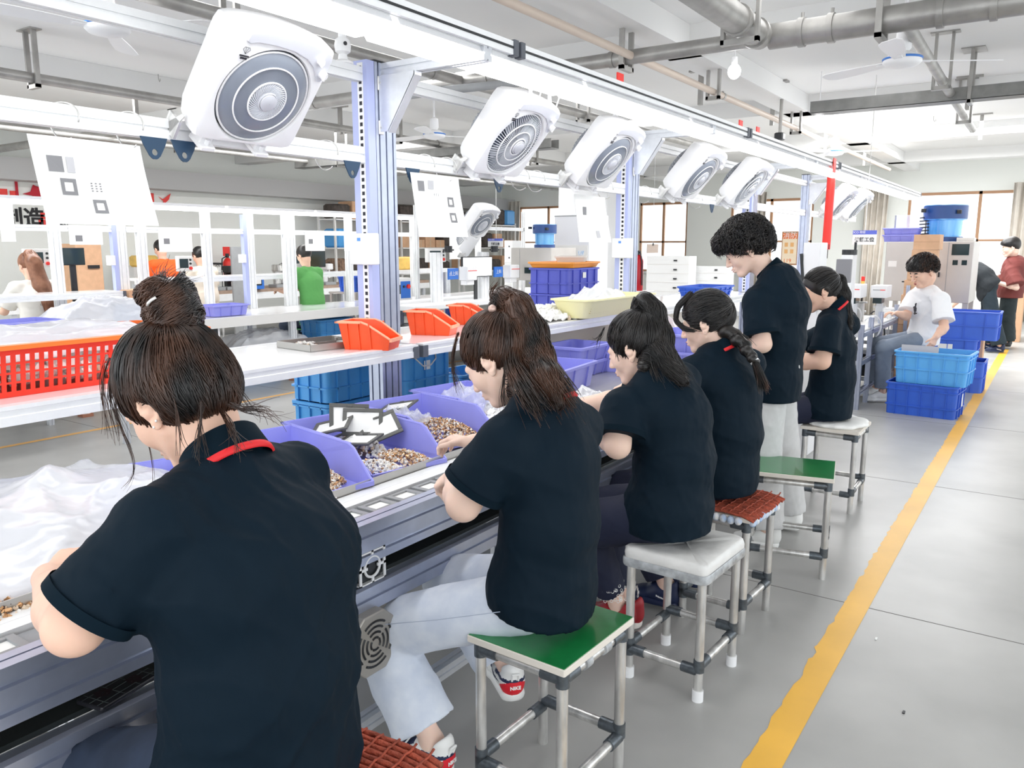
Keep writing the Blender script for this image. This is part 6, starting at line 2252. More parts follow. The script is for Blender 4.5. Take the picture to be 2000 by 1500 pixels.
w_ += wisp(gy(395, 790, 0.83), gy(390, 830, 0.82), gy(392, 860, 0.81), gy(388, 890, 0.80), 18, 0.008)
w_ += wisp(gy(340, 780, 0.80), gy(350, 820, 0.80), gy(352, 850, 0.80), gy(350, 880, 0.80), 8, 0.006)
w_ += wisp(gy(300, 580, 0.89), gy(320, 560, 0.89), gy(350, 550, 0.89), gy(372, 552, 0.89), 18, 0.010)
w_ += wisp(gy(420, 700, 0.89), gy(460, 740, 0.89), gy(470, 780, 0.89), gy(500, 800, 0.89), 12, 0.008)
add_strands('loose_wisps', np.array(w_), 0.00075, M_HAIRB, hair)
M_PEARL = mat('pearl', (0.9, 0.88, 0.85), 0.25, 0.3)
for (a, b, c) in ((-0.004, 0.086, -0.040), (-0.017, 0.086, -0.035)):
    MB().sphere(H @ Vector((a, b, c)), 0.0026, 6).build('ear_stud', M_PEARL, t, smooth=True)
MB().tube([H @ Vector(tuple(B + np.array([0.0 + 0.052 * math.cos(a) * 0.5 - 0.02, 0.055 * math.sin(a), 0.035]))) for a in (1.2, 1.5, 1.8, 2.1)], 0.0028, n=6).build('hair_clip', M_PEARL, hair, smooth=True)

# ---------------------------------------------------------------- worker 2, brown ponytail, pale jeans
J = {}
pel = V3(-1.125, 1.80, 0.62)
J.update(pelvis=pel, c7=gy(1078, 770, 1.83), head=gy(972, 702, 1.84), shL=gy(985, 865, 1.66), shR=gy(1130, 835, 1.98),
         elL=gy(905, 985, 1.60), wrL=gy(888, 925, 1.78), hdL=V3(-0.75, 0.15, -0.45), pnL=V3(0.2, 0.2, -1), thL=V3(-0.2, 0.9, 0.3),
         elR=V3(-1.33, 2.10, 0.95), wrR=gy(925, 865, 1.93), hdR=V3(-0.95, -0.15, 0.1), pnR=V3(0, -0.3, -1), thR=V3(0, -1, 0.1))
J['spine'] = [pel, V3(-1.10, 1.80, 0.80), V3(-1.11, 1.81, 0.97), V3(-1.14, 1.83, 1.10)]
seat_legs(J, pel, W, V3(0, -1, 0), 0.44, 0.47, 0.30, 0.1)
J['knL'] = V3(-1.60, 1.63, 0.41); J['anL'] = V3(-1.385, 1.62, 0.125); J['toeL'] = V3(-1, 0.02, 0)
J['hipL'] = V3(-1.16, 1.735, 0.575); J['hipR'] = V3(-1.16, 1.875, 0.575)
J['knR'] = V3(-1.56, 1.93, 0.47); J['anR'] = V3(-1.34, 1.95, 0.225); J['toeR'] = V3(-0.75, 0.65, 0)
J['hem'] = ((-1.12, 1.81, 0.565), (-0.28, 0, -1))
t, H = person('woman in black polo and pale jeans with a messy brown ponytail', J,
              dict(yaw=180, hyaw=186, pitch=38, roll=0, seed=5, torso=[(0.172, 0.135), (0.152, 0.118), (0.165, 0.112), (0.135, 0.08)], sleeve=(0.068, 0.088, 0.74), folds=0.005,
                   pmat=M_JEANP, skin=M_SKIN2, hair=M_HAIRB, pants=(0.10, 0.088, 0.098, 0.86), shoe='court', curl=(0.7, 0.8, 0.5), arm=(0.05, 0.045, 0.028), cr=0.060, cup=(-0.35, 0, 1)))
MB().tube([V3(-1.14, 1.615, 0.60), V3(-1.32, 1.572, 0.545), V3(-1.5, 1.55, 0.49)], 0.0012, n=4).build('side_seam', mat('seam_thread', (0.4, 0.46, 0.58), 0.8), t)
S = cap_sdf(nape=-0.085)
P, Q = S.mesh(0.005)
hair = raw_obj('hair', xf(H, P), Q, M_HAIRB, t)
fur('hair_strands', P, Q, H, to_tie((-0.095, 0, 0.10)), 1600, 0.07, 0.0014, M_HAIRB, hair, 25, off=0.002, jit=0.12)
add_strands('hair_strands', slick_strands((-0.72, 0, 0.70), 1000, 21, lift=0.007), 0.0018, M_HAIRB, hair, H)
pt = [gy(968, 600, 1.86), gy(985, 585, 1.87), gy(1010, 600, 1.88), gy(1035, 650, 1.88), gy(1045, 700, 1.86), gy(1068, 745, 1.80), gy(1092, 790, 1.76)]
S = SDF()
rad = [0.022, 0.03, 0.038, 0.046, 0.050, 0.040, 0.012]
for i in range(6):
    S.cone(pt[i], pt[i + 1], rad[i], rad[i + 1], k=0.02)
S.cone(gy(1010, 600, 1.86), gy(1000, 700, 1.83), 0.03, 0.04, k=0.02)
S.cone(gy(1000, 700, 1.83), gy(1010, 780, 1.80), 0.038, 0.02, k=0.02)
P, Q = S.mesh(0.006)
raw_obj('ponytail', P, Q, M_HAIRB, hair)
fur('ponytail_strands', P, Q, I4, along(pt), 1500, 0.07, 0.0015, M_HAIRB, hair, 26, off=0.003, jit=0.15)
add_strands('ponytail_strands', lock(pt, 0.018, 0.055, 700, 22, wave=0.004, frizz=0.012), 0.0016, M_HAIRB, hair)
add_strands('ponytail_strands', lock([gy(968, 600, 1.86), gy(985, 590, 1.86), gy(998, 640, 1.84), gy(1003, 720, 1.78), gy(1035, 775, 1.70), gy(1058, 815, 1.68)], 0.018, 0.03, 380, 23, wave=0.005, frizz=0.01), 0.0016, M_HAIRB, hair)
add_strands('ponytail_strands', lock([gy(1000, 600, 1.87), gy(1040, 660, 1.88), gy(1075, 720, 1.87), gy(1100, 765, 1.82), gy(1122, 800, 1.79)], 0.02, 0.025, 260, 24, wave=0.004, frizz=0.014), 0.0014, M_HAIRB, hair)
w_ = wisp(gy(895, 650, 1.8), gy(882, 690, 1.8), gy(880, 720, 1.8), gy(895, 760, 1.8), 30, 0.007)
w_ += wisp(gy(960, 590, 1.86), gy(958, 575, 1.86), gy(962, 560, 1.86), gy(970, 552, 1.86), 22, 0.006)
w_ += wisp(gy(985, 720, 1.78), gy(985, 750, 1.77), gy(975, 780, 1.77), gy(990, 800, 1.77), 16, 0.006)
add_strands('loose_wisps', np.array(w_), 0.0008, M_HAIRB, hair)
MB().sphere(H @ Vector((-0.09, 0.03, 0.115)), 0.012, 10).build('hair_bead', mat('bead_rose', (0.6, 0.42, 0.36), 0.25, 0.4), hair, smooth=True)

# ---------------------------------------------------------------- worker 3, sleek ponytail, navy trousers, red shoes
J = {}
pel = V3(-1.10, 2.62, 0.62)
J.update(pelvis=pel, c7=gy(1290, 716, 2.64), head=gy(1240, 680, 2.64), shL=gy(1215, 800, 2.46), shR=gy(1330, 745, 2.80),
         elL=gy(1206, 870, 2.40), wrL=gy(1172, 830, 2.60), hdL=V3(-0.9, 0.2, 0.0), pnL=V3(0, 0, -1), thL=V3(0, 0.9, 0.2),
         elR=V3(-1.42, 2.92, 0.93), wrR=V3(-1.62, 2.80, 0.90), hdR=V3(-0.9, -0.1, 0), pnR=V3(0, 0, -1), thR=V3(0, -1, 0))
J['spine'] = [pel, V3(-1.085, 2.63, 0.79), V3(-1.10, 2.63, 0.95), V3(-1.14, 2.64, 1.075)]
seat_legs(J, pel, W, V3(0, -1, 0), 0.38, 0.50, 0.30, 0.10)
J['anL'] = V3(-1.33, 2.62, 0.24); J['knL'] = V3(-1.42, 2.56, 0.50)
J['anR'] = V3(-1.34, 2.80, 0.11)
J['anL'] = V3(-1.32, 2.68, 0.15)
t, H = person('woman in a black polo with a sleek long ponytail, third along the bench', J,
              dict(yaw=180, hyaw=184, pitch=24, seed=7, torso=[(0.178, 0.145), (0.162, 0.128), (0.165, 0.115), (0.13, 0.08)], sleeve=(0.072, 0.092, 0.76), folds=0.006,
                   pmat=M_NAVYP, skin=M_SKIN2, hair=M_HAIR, pants=(0.11, 0.09, 0.062, 0.80), shoe='red', stripe=False, arm=(0.05, 0.045, 0.028)))
# floral cuff print
g = MB()
rg = random.Random(2)
for sd in ('anL', 'anR'):
    a = J[sd]; k_ = J['kn' + sd[-1]]
    u = (k_ - a).normalized()
    for i in range(70):
        ang = rg.uniform(0, 2 * PI); q = rg.uniform(0.05, 0.13)
        c = a + u * q + Vector((math.cos(ang), math.sin(ang), 0)) * 0.066
        g.tube([c + Vector((0.006 * math.cos(b) * math.sin(ang), -0.006 * math.cos(b) * math.cos(ang), 0.006 * math.sin(b))) for b in [2 * PI * z / 7 for z in range(7)]], 0.0012, n=3, closed=True)
g.build('cuff_print', M_PAPER, t)
S = cap_sdf(nape=-0.08)
P, Q = S.mesh(0.006)
hair = raw_obj('hair', xf(H, P), Q, M_HAIR, t)
fur('hair_strands', P, Q, H, to_tie((-0.08, 0, 0.12)), 1200, 0.07, 0.0016, M_HAIR, hair, 35, off=0.002, jit=0.1)
add_strands('hair_strands', slick_strands((-0.55, 0, 0.83), 900, 31, lift=0.005), 0.0018, M_HAIR, hair, H)
pt = [gy(1244, 604, 2.66), gy(1258, 590, 2.67), gy(1275, 610, 2.68), gy(1285, 660, 2.66), gy(1290, 700, 2.62), gy(1310, 725, 2.60), gy(1335, 745, 2.58)]
S = SDF()
rad = [0.022, 0.032, 0.040, 0.050, 0.05, 0.036, 0.015]
for i in range(6):
    S.cone(pt[i], pt[i + 1], rad[i], rad[i + 1], k=0.02)
S.cone(pt[3], gy(1258, 715, 2.55), 0.045, 0.025, k=0.02)
P, Q = S.mesh(0.007)
raw_obj('ponytail', P, Q, M_HAIR, hair)
fur('ponytail_strands', P, Q, I4, along(pt), 1100, 0.08, 0.0016, M_HAIR, hair, 36, off=0.003, jit=0.1)
add_strands('ponytail_strands', lock(pt, 0.02, 0.05, 600, 32, wave=0.001, frizz=0.008), 0.0017, M_HAIR, hair)
add_strands('ponytail_strands', lock([pt[1], pt[2], gy(1272, 670, 2.62), gy(1275, 710, 2.57), gy(1290, 750, 2.53)], 0.03, 0.03, 260, 33, frizz=0.01), 0.0017, M_HAIR, hair)
add_strands('ponytail_strands', lock([pt[1], pt[2], gy(1300, 670, 2.68), gy(1330, 725, 2.66), gy(1345, 750, 2.64)], 0.02, 0.02, 160, 34, frizz=0.012), 0.0014, M_HAIR, hair)
w_ = wisp(gy(1180, 640, 2.6), gy(1174, 655, 2.6), gy(1168, 665, 2.6), gy(1162, 672, 2.6), 16, 0.008) + wisp(gy(1205, 660, 2.55), gy(1200, 680, 2.55), gy(1205, 690, 2.55), gy(1208, 700, 2.55), 14, 0.005)
add_strands('loose_wisps', np.array(w_), 0.0009, M_HAIR, hair)

# ---------------------------------------------------------------- worker 4, braid
J = {}
pel = V3(-1.10, 3.19, 0.62)
J.update(pelvis=pel, c7=gy(1418, 672, 3.26), head=gy(1379, 630, 3.25), shL=gy(1352, 730, 3.08), shR=gy(1462, 712, 3.42),
         elL=V3(-1.38, 2.98, 0.88), wrL=V3(-1.60, 3.05, 0.88), hdL=V3(-0.9, 0.2, 0), pnL=V3(0, 0, -1), thL=V3(0, 0.9, 0.2),
         elR=V3(-1.38, 3.52, 0.92), wrR=V3(-1.6, 3.4, 0.9), hdR=V3(-0.9, -0.1, 0), pnR=V3(0, 0, -1), thR=V3(0, -1, 0))
J['spine'] = [pel, V3(-1.08, 3.19, 0.79), V3(-1.10, 3.21, 0.95), V3(-1.15, 3.25, 1.08)]
seat_legs(J, pel, W, V3(0, -1, 0), 0.40, 0.50, 0.18, 0.11)
t, H = person('smiling woman in a black polo with a long braid, fourth along the bench', J,
              dict(yaw=180, hyaw=186, pitch=18, seed=9, torso=[(0.165, 0.132), (0.15, 0.12), (0.16, 0.112), (0.13, 0.08)], sleeve=(0.07, 0.088, 0.72), folds=0.005,
                   pmat=M_NAVYP, skin=M_SKIN2, hair=M_HAIR, shoe='navy', cup=(-0.4, 0, 1)))
S = cap_sdf(nape=-0.08, puff=1.02)
P, Q = S.mesh(0.006)
hair = raw_obj('hair', xf(H, P), Q, M_HAIR, t)
add_strands('hair_strands', slick_strands((-0.92, 0, 0.15), 900, 41, lift=0.006), 0.0019, M_HAIR, hair, H)
fur('hair_strands', P, Q, H, to_tie((-0.14, 0, 0.0)), 1200, 0.07, 0.0016, M_HAIR, hair, 46, off=0.002, jit=0.1)
pt = [gy(1408, 640, 3.24), gy(1432, 655, 3.22), gy(1452, 675, 3.20), gy(1466, 695, 3.18), gy(1474, 706, 3.17)]
S = SDF()
for i in range(9):
    u = i / 8 * 3.999
    a = pt[int(u)].lerp(pt[int(u) + 1], u - int(u))
    r = 0.040 - 0.0026 * i
    S.ell(a + Vector((0, (-1) ** i * 0.008, 0)), (r, r, r * 0.85), k=0.006)
P, Q = S.mesh(0.005)
raw_obj('braid', P, Q, M_HAIR, hair)
add_strands('braid_strands', lock(pt, 0.034, 0.022, 200, 43, wave=0.004, frizz=0.004), 0.0018, M_HAIR, hair)
add_strands('braid_tail', lock([pt[4], gy(1482, 728, 3.16), gy(1490, 750, 3.15), gy(1495, 762, 3.14)], 0.014, 0.028, 260, 44, frizz=0.006), 0.0016, M_HAIRB, hair)
u = (pt[4] - pt[3]).normalized()
MB().cyl(pt[4] - u * 0.002, pt[4] + u * 0.004, 0.019, n=16).build('hair_tie', M_WHITE, hair)
fr_ = [gy(1372, 572, 3.2), gy(1335, 580, 3.18), gy(1318, 610, 3.17), gy(1325, 640, 3.16)]
add_strands('fringe', lock([H @ Vector((0.02, 0.02, 0.135)), H @ Vector((0.085, 0.045, 0.10)), H @ Vector((0.105, 0.07, 0.045)), H @ Vector((0.07, 0.088, -0.005)), H @ Vector((0.02, 0.092, -0.02))], 0.016, 0.007, 220, 45, frizz=0.004), 0.0016, M_HAIR, hair)
add_strands('loose_wisps', np.array(wisp(gy(1440, 650, 3.2), gy(1455, 655, 3.2), gy(1465, 662, 3.2), gy(1470, 675, 3.2), 10, 0.006)), 0.0008, M_HAIR, hair)

# ---------------------------------------------------------------- the standing man
J = {}
pel = V3(-1.16, 4.20, 0.93)
mf = math.radians(192)
MFW = V3(math.cos(mf), math.sin(mf), 0)
J.update(pelvis=pel, c7=gy(1510, 528, 4.20), head=gy(1456, 487, 4.14), shL=gy(1478, 590, 4.02), shR=gy(1540, 575, 4.36),
         elL=gy(1490, 672, 3.98), wrL=V3(-1.52, 4.06, 0.98), hdL=V3(-0.9, 0.2, -0.3), pnL=V3(0, 0, -1), thL=V3(0, 0.9, 0.2),
         elR=V3(-1.36, 4.48, 1.06), wrR=V3(-1.56, 4.35, 0.98), hdR=V3(-0.9, -0.1, -0.2), pnR=V3(0, 0, -1), thR=V3(0, -1, 0))
J['spine'] = [V3(-1.18, 4.18, 0.87), V3(-1.165, 4.18, 1.07), V3(-1.155, 4.18, 1.25), V3(-1.19, 4.20, 1.39)]
J['hipL'] = V3(-1.18, 4.12, 0.86); J['hipR'] = V3(-1.18, 4.25, 0.86)
J['knL'] = V3(-1.19, 4.06, 0.49); J['knR'] = V3(-1.17, 4.32, 0.49)
J['anL'] = V3(-1.14, 4.02, 0.10); J['anR'] = V3(-1.12, 4.36, 0.10)
J['hem'] = ((0, 0, 0.765), (0, 0, -1))
t, H = person('young man in a black polo and light grey trousers standing over the bench', J,
              dict(yaw=190, hyaw=203, pitch=30, hs=1.04, seed=13, torso=[(0.17, 0.12), (0.16, 0.112), (0.17, 0.108), (0.155, 0.08)], sleeve=(0.072, 0.088, 0.78), folds=0.005,
                   pmat=M_GREYP, skin=M_SKIN2, hair=M_HAIR, pants=(0.105, 0.09, 0.092, 0.97), shoe='white', arm=(0.05, 0.043, 0.029), cr=0.066, ch=0.05, cup=(-0.7, -0.15, 1)))
mh = np.array([38, 36, 22, 0, 0, -12, -22, -26.])
def lumps(S):
    S.ell((-0.01, 0, 0.06), (0.115, 0.092, 0.095), k=0.02)
    S.ell((0.075, 0, 0.085), (0.05, 0.07, 0.04), k=0.02)
    S.ell((0.095, 0.02, 0.06), (0.03, 0.05, 0.03), k=0.02)
S = cap_sdf(lumps, nape=-0.045)
P, Q = S.mesh(0.006)
hair = raw_obj('hair', xf(H, P), Q, M_HAIR, t)
add_strands('hair_strands', short_strands(2600, 51, lambda d: (0.9, 0.25 * np.sign(d[1]), -0.2 - 0.6 * abs(d[1])), 0.060, 0.045, mh, curl=0.015, fringe=0.6), 0.0022, M_HAIR, hair, H)
fur('hair_strands', P, Q, H, lambda p: (0.8, 0.3 * np.sign(p[1]), -0.5 if p[2] < 0.09 else 0.1), 1800, 0.05, 0.002, M_HAIR, hair, 52, off=0.012, jit=0.6)

# ---------------------------------------------------------------- worker 5
J = {}
pel = V3(-1.09, 4.97, 0.62)
J.update(pelvis=pel, c7=gy(1634, 596, 4.98), head=gy(1600, 568, 4.92), shL=gy(1618, 640, 4.80), shR=gy(1655, 635, 5.14),
         elL=gy(1606, 706, 4.74), wrL=V3(-1.42, 4.86, 0.86), hdL=V3(-0.9, 0.3, 0), pnL=V3(0, 0, -1), thL=V3(0, 0.9, 0.2),
         elR=V3(-1.35, 5.2, 0.9), wrR=V3(-1.55, 5.1, 0.88), hdR=V3(-0.9, -0.1, 0), pnR=V3(0, 0, -1), thR=V3(0, -1, 0))
J['spine'] = [pel, V3(-1.07, 4.96, 0.78), V3(-1.07, 4.96, 0.96), V3(-1.10, 4.97, 1.11)]
seat_legs(J, pel, W, V3(0, -1, 0), 0.40, 0.52, 0.28, 0.1)
t, H = person('smiling woman in a black polo with a low ponytail, seated behind the standing man', J,
              dict(yaw=182, hyaw=206, pitch=14, seed=15, torso=[(0.165, 0.13), (0.15, 0.12), (0.16, 0.11), (0.13, 0.08)], sleeve=(0.07, 0.088, 0.74), folds=0.005,
                   pmat=M_NAVYP, skin=M_SKIN, hair=M_HAIR, shoe='white', arm=(0.052, 0.046, 0.028), cup=(-0.6, -0.2, 1)))
S = cap_sdf(nape=-0.08)
P, Q = S.mesh(0.006)
hair = raw_obj('hair', xf(H, P), Q, M_HAIR, t)
add_strands('hair_strands', slick_strands((-0.9, 0, 0.35), 700, 61, lift=0.004), 0.0019, M_HAIR, hair, H)
pt = [gy(1622, 545, 5.0), gy(1636, 550, 5.02), gy(1645, 575, 5.03), gy(1652, 610, 5.03), gy(1660, 640, 5.0)]
S = SDF()
for i in range(4):
    S.cone(pt[i], pt[i + 1], (0.025, 0.04, 0.042, 0.03)[i], (0.04, 0.042, 0.03, 0.012)[i], k=0.02)
P, Q = S.mesh(0.008)
raw_obj('ponytail', P, Q, M_HAIR, hair)
fur('ponytail_strands', P, Q, I4, along(pt), 1100, 0.08, 0.0016, M_HAIR, hair, 36, off=0.003, jit=0.1)
add_strands('ponytail_strands', lock(pt, 0.02, 0.03, 300, 62, frizz=0.01), 0.002, M_HAIR, hair)

# ---------------------------------------------------------------- man in the white tee seated by the machine
J = {}
y0 = 7.95
tf = math.radians(205)
pel = gy(1802, 664, 8.95)
pel.z = 0.66
FW = V3(math.cos(tf), math.sin(tf), 0); LF = V3(-FW.y, FW.x, 0)
J.update(pelvis=pel, c7=gy(1812, 558, 8.9), head=gy(1803, 530, 8.82), shL=gy(1838, 585, 8.75), shR=gy(1784, 583, 8.95),
         elL=gy(1844, 640, 8.62), wrL=gy(1828, 658, 8.45), hdL=V3(-0.25, -0.3, -0.75), pnL=V3(-0.8, 0, -0.2), thL=V3(-0.6, -0.5, 0.2),
         elR=gy(1770, 618, 8.8), wrR=gy(1752, 612, 8.6), hdR=V3(-0.7, -0.5, 0.1), pnR=V3(0, 0, -1), thR=V3(0.5, -0.5, 0))
seat_legs(J, pel, FW, LF, 0.40, 0.55, 0.38, 0.1)
J['spine'] = [pel, pel + V3(0.02, 0.02, 0.15), pel + V3(0.04, 0.02, 0.30), J['c7'] - V3(0, 0, 0.07)]
t, H = person('young man in a white tee seated by the machine reaching into the light blue crate', J,
              dict(yaw=215, hyaw=224, pitch=26, hs=1.22, feat=2.0, seed=17, far=False, torso=[(0.18, 0.13), (0.175, 0.125), (0.20, 0.13), (0.16, 0.085)], sleeve=(0.080, 0.10, 0.78), folds=0.006, shirt=M_TEE,
                   pmat=mat('grey_blue_jeans', (0.25, 0.30, 0.38), 0.8, noise=0.2), skin=M_SKIN, hair=M_HAIR, collar=False, ribs=False, shoe='white', arm=(0.046, 0.042, 0.027)))
MB().tube([H @ Vector((0.0, 0.0, 0.0)), H @ Vector((0, 0, 0.001))], 0.001).build('shirt_print', M_INK, t) if False else None
cp = Vector(J['c7']).lerp(pel, 0.45) + V3(math.cos(3.75), math.sin(3.75), 0) * 0.150 + LF * 0.13
rg = random.Random(3)
g = MB()
for i in range(9):
    a = cp + LF * rg.uniform(-0.03, 0.03) + V3(0, 0, rg.uniform(-0.04, 0.04))
    g.tube([a, a + LF * rg.uniform(-0.03, 0.03) + V3(0, 0, rg.uniform(-0.02, 0.03)), a + LF * rg.uniform(-0.03, 0.03) + V3(0, 0, rg.uniform(-0.02, 0.03))], 0.007, n=5)
g.build('shirt_print', M_INK, t)
S = cap_sdf(lambda S: (S.ell((0.0, 0, 0.055), (0.105, 0.085, 0.085), k=0.02), S.ell((0.062, 0, 0.088), (0.035, 0.055, 0.028), k=0.02)), nape=-0.03)
P, Q = S.mesh(0.007)
hair = raw_obj('hair', xf(H, P), Q, M_HAIR, t)
add_strands('hair_strands', short_strands(1100, 71, lambda d: (0.9, 0.2 * np.sign(d[1]), -0.2 - 0.6 * abs(d[1])), 0.04, 0.022, mh, curl=0.002, fringe=0.4), 0.0024, M_HAIRB, hair, H)
fur('hair_strands', P, Q, H, lambda p: (0.8, 0.2 * np.sign(p[1]), -0.6), 700, 0.04, 0.0026, M_HAIR, hair, 72, off=0.008, jit=0.4)

# ---------------------------------------------------------------- far man in maroon
J = {}
pel = V3(-0.63, 14.5, 0.92)
J.update(pelvis=pel, c7=gy(1980, 512, 14.5), head=gy(1974, 483, 14.4), shL=gy(1975, 530, 14.3), shR=gy(1992, 527, 14.7),
         elL=gy(1985, 562, 14.2), wrL=gy(1950, 552, 14.2), hdL=V3(-0.9, 0.3, 0.1), pnL=V3(0, 0, -1), thL=V3(0, 0.3, 0.9),
         elR=gy(1982, 560, 14.75), wrR=gy(1952, 548, 14.4), hdR=V3(-0.8, -0.4, 0.1), pnR=V3(0, 0, -1), thR=V3(0, 0.3, 0.9))
J['spine'] = [pel, pel + V3(0.0, 0, 0.16), pel + V3(0.02, 0, 0.34), J['c7'] - V3(0, 0, 0.07)]
J['hem'] = ((0, 0, 0.78), (0, 0, -1))
for sd, s in (('L', -1), ('R', 1)):
    J['hip' + sd] = pel + V3(0, 0.1 * s, -0.05); J['kn' + sd] = pel + V3(-0.01, 0.12 * s, -0.45); J['an' + sd] = V3(pel.x + 0.02, pel.y + 0.14 * s, 0.1)
M_MAROON = mat('maroon_cotton', (0.17, 0.035, 0.03), 0.8, bump=0.3, bscale=10)
t, H = person('man in an oversized maroon tee standing at the far right with joined hands', J,
              dict(yaw=184, hyaw=192, pitch=14, hs=1.15, seed=19, far=True, torso=[(0.24, 0.17), (0.23, 0.165), (0.24, 0.16), (0.19, 0.1)], sleeve=(0.10, 0.13, 0.85), folds=0.008, shirt=M_MAROON,
                   pmat=mat('black_green_trousers', (0.012, 0.022, 0.024), 0.8, bump=0.3), skin=M_SKIN2, hair=M_HAIR, collar=False, ribs=False, shoe='black', pants=(0.12, 0.11, 0.12, 0.95)))
S = cap_sdf(lambda S: (S.ell((-0.005, 0, 0.055), (0.112, 0.095, 0.085), k=0.02), S.ell((0.068, 0, 0.062), (0.033, 0.07, 0.035), k=0.02)), nape=-0.04)
P, Q = S.mesh(0.009)
raw_obj('hair', xf(H, P), Q, M_HAIR, t)
g = MB()
sc_ = Vector(J['c7']).lerp(pel, 0.38) + V3(-0.155, -0.1, 0)
for k_ in range(5):
    a = PI / 2 + 2 * PI * k_ / 5
    g.tube([sc_, sc_ + V3(0, 0.05 * math.cos(a), 0.05 * math.sin(a))], [0.016, 0.003], n=5)
g.build('star_print', M_PAPER, t)

# ---------------------------------------------------------------- bent-over man in black beside the oven
J = {}
pel = V3(-0.88, 13.9, 0.98)
c7 = gy(1893, 530, 14.0)
J.update(pelvis=pel, c7=c7, head=c7 + V3(-0.15, 0, -0.06), shL=c7 + V3(0.02, -0.2, -0.05), shR=c7 + V3(0.02, 0.2, -0.05),
         elL=c7 + V3(-0.02, -0.22, -0.33), wrL=c7 + V3(-0.15, -0.2, -0.5), hdL=V3(-0.5, 0, -0.8), pnL=V3(-1, 0, 0), thL=V3(0, 1, 0),
         elR=c7 + V3(-0.02, 0.22, -0.33), wrR=c7 + V3(-0.15, 0.2, -0.5), hdR=V3(-0.5, 0, -0.8), pnR=V3(-1, 0, 0), thR=V3(0, -1, 0))
J['spine'] = [pel, pel.lerp(c7, 0.35) + V3(0, 0, 0.06), pel.lerp(c7, 0.7) + V3(0, 0, 0.05), c7]
for sd, s in (('L', -1), ('R', 1)):
    J['hip' + sd] = pel + V3(0.0, 0.1 * s, -0.05)
    J['kn' + sd] = V3(-0.82 - 0.04 * s, 13.9 + 0.12 * s, 0.5)
    J['an' + sd] = V3(-0.74 - 0.08 * s, 13.9 + 0.14 * s, 0.1)
J['hem'] = (pel + V3(0.08, 0, -0.02), V3(0.8, 0, -0.6))
t, H = person('man in black bending forward beside the big grey oven, head hidden', J,
              dict(yaw=180, pitch=60, seed=23, far=True, torso=[(0.20, 0.15), (0.20, 0.15), (0.20, 0.15), (0.15, 0.1)], sleeve=(0.08, 0.09, 0.9), folds=0.006, collar=False, ribs=False, shirt=mat('black_cotton', (0.008, 0.012, 0.016), 0.8),
                   pmat=mat('black_denim', (0.010, 0.022, 0.032), 0.8, bump=0.3), skin=M_SKIN, hair=M_HAIR, shoe='navy', pants=(0.125, 0.10, 0.105, 0.95)))
P, Q = cap_sdf(nape=-0.05).mesh(0.009)
raw_obj('hair', xf(H, P), Q, M_HAIR, t)

# ================================================================ REST OF THE HALL
def rx_(px0, py0, px1, py1, x):
    a, b = gx(px0, (py0 + py1) / 2, x), gx(px1, (py0 + py1) / 2, x)
    pm = (px0 + px1) / 2
    return a.y, b.y, gx(pm, py1, x).z, gx(pm, py0, x).z


def ry_(px0, py0, px1, py1, y):
    a, b = gy(px0, (py0 + py1) / 2, y), gy(px1, (py0 + py1) / 2, y)
    pm = (px0 + px1) / 2
    return a.x, b.x, gy(pm, py1, y).z, gy(pm, py0, y).z


def boxx(name, label, cat, r, x, th, m, z0=None, group=None, body='casing', b=0.006):
    """box whose front is the plane x (facing +x)"""
    y0, y1, za, zb = rx_(*r, x)
    za = za if z0 is None else z0
    t = thing(name, label, cat, (x, (y0 + y1) / 2, za), 0, group)
    W_, H_ = y1 - y0, zb - za
    MB().bbox(-th, 0, -W_ / 2, W_ / 2, 0, H_, b).build(body, m, t)
    return t, W_, H_


def boxy(name, label, cat, r, y, th, m, z0=None, group=None, body='casing', b=0.006):
    x0, x1, za, zb = ry_(*r, y)
    za = za if z0 is None else z0
    t = thing(name, label, cat, ((x0 + x1) / 2, y, za), 0, group)
    W_, H_ = x1 - x0, zb - za
    MB().bbox(-W_ / 2, W_ / 2, 0, th, 0, H_, b).build(body, m, t)
    return t, W_, H_


M_STAIN = mat('stainless_panel', (0.60, 0.57, 0.54), 0.38, 0.45, noise=0.08, nscale=3)
M_STEELW = mat('offwhite_steel', (0.82, 0.81, 0.79), 0.5)
M_DARKG = mat('dark_screen', (0.01, 0.03, 0.035), 0.15)
M_BLUEP = mat('blue_panel', (0.02, 0.16, 0.62), 0.4)
M_YELB = mat('amber_bag_plastic', (0.95, 0.62, 0.15), 0.5, noise=0.2, nscale=10)

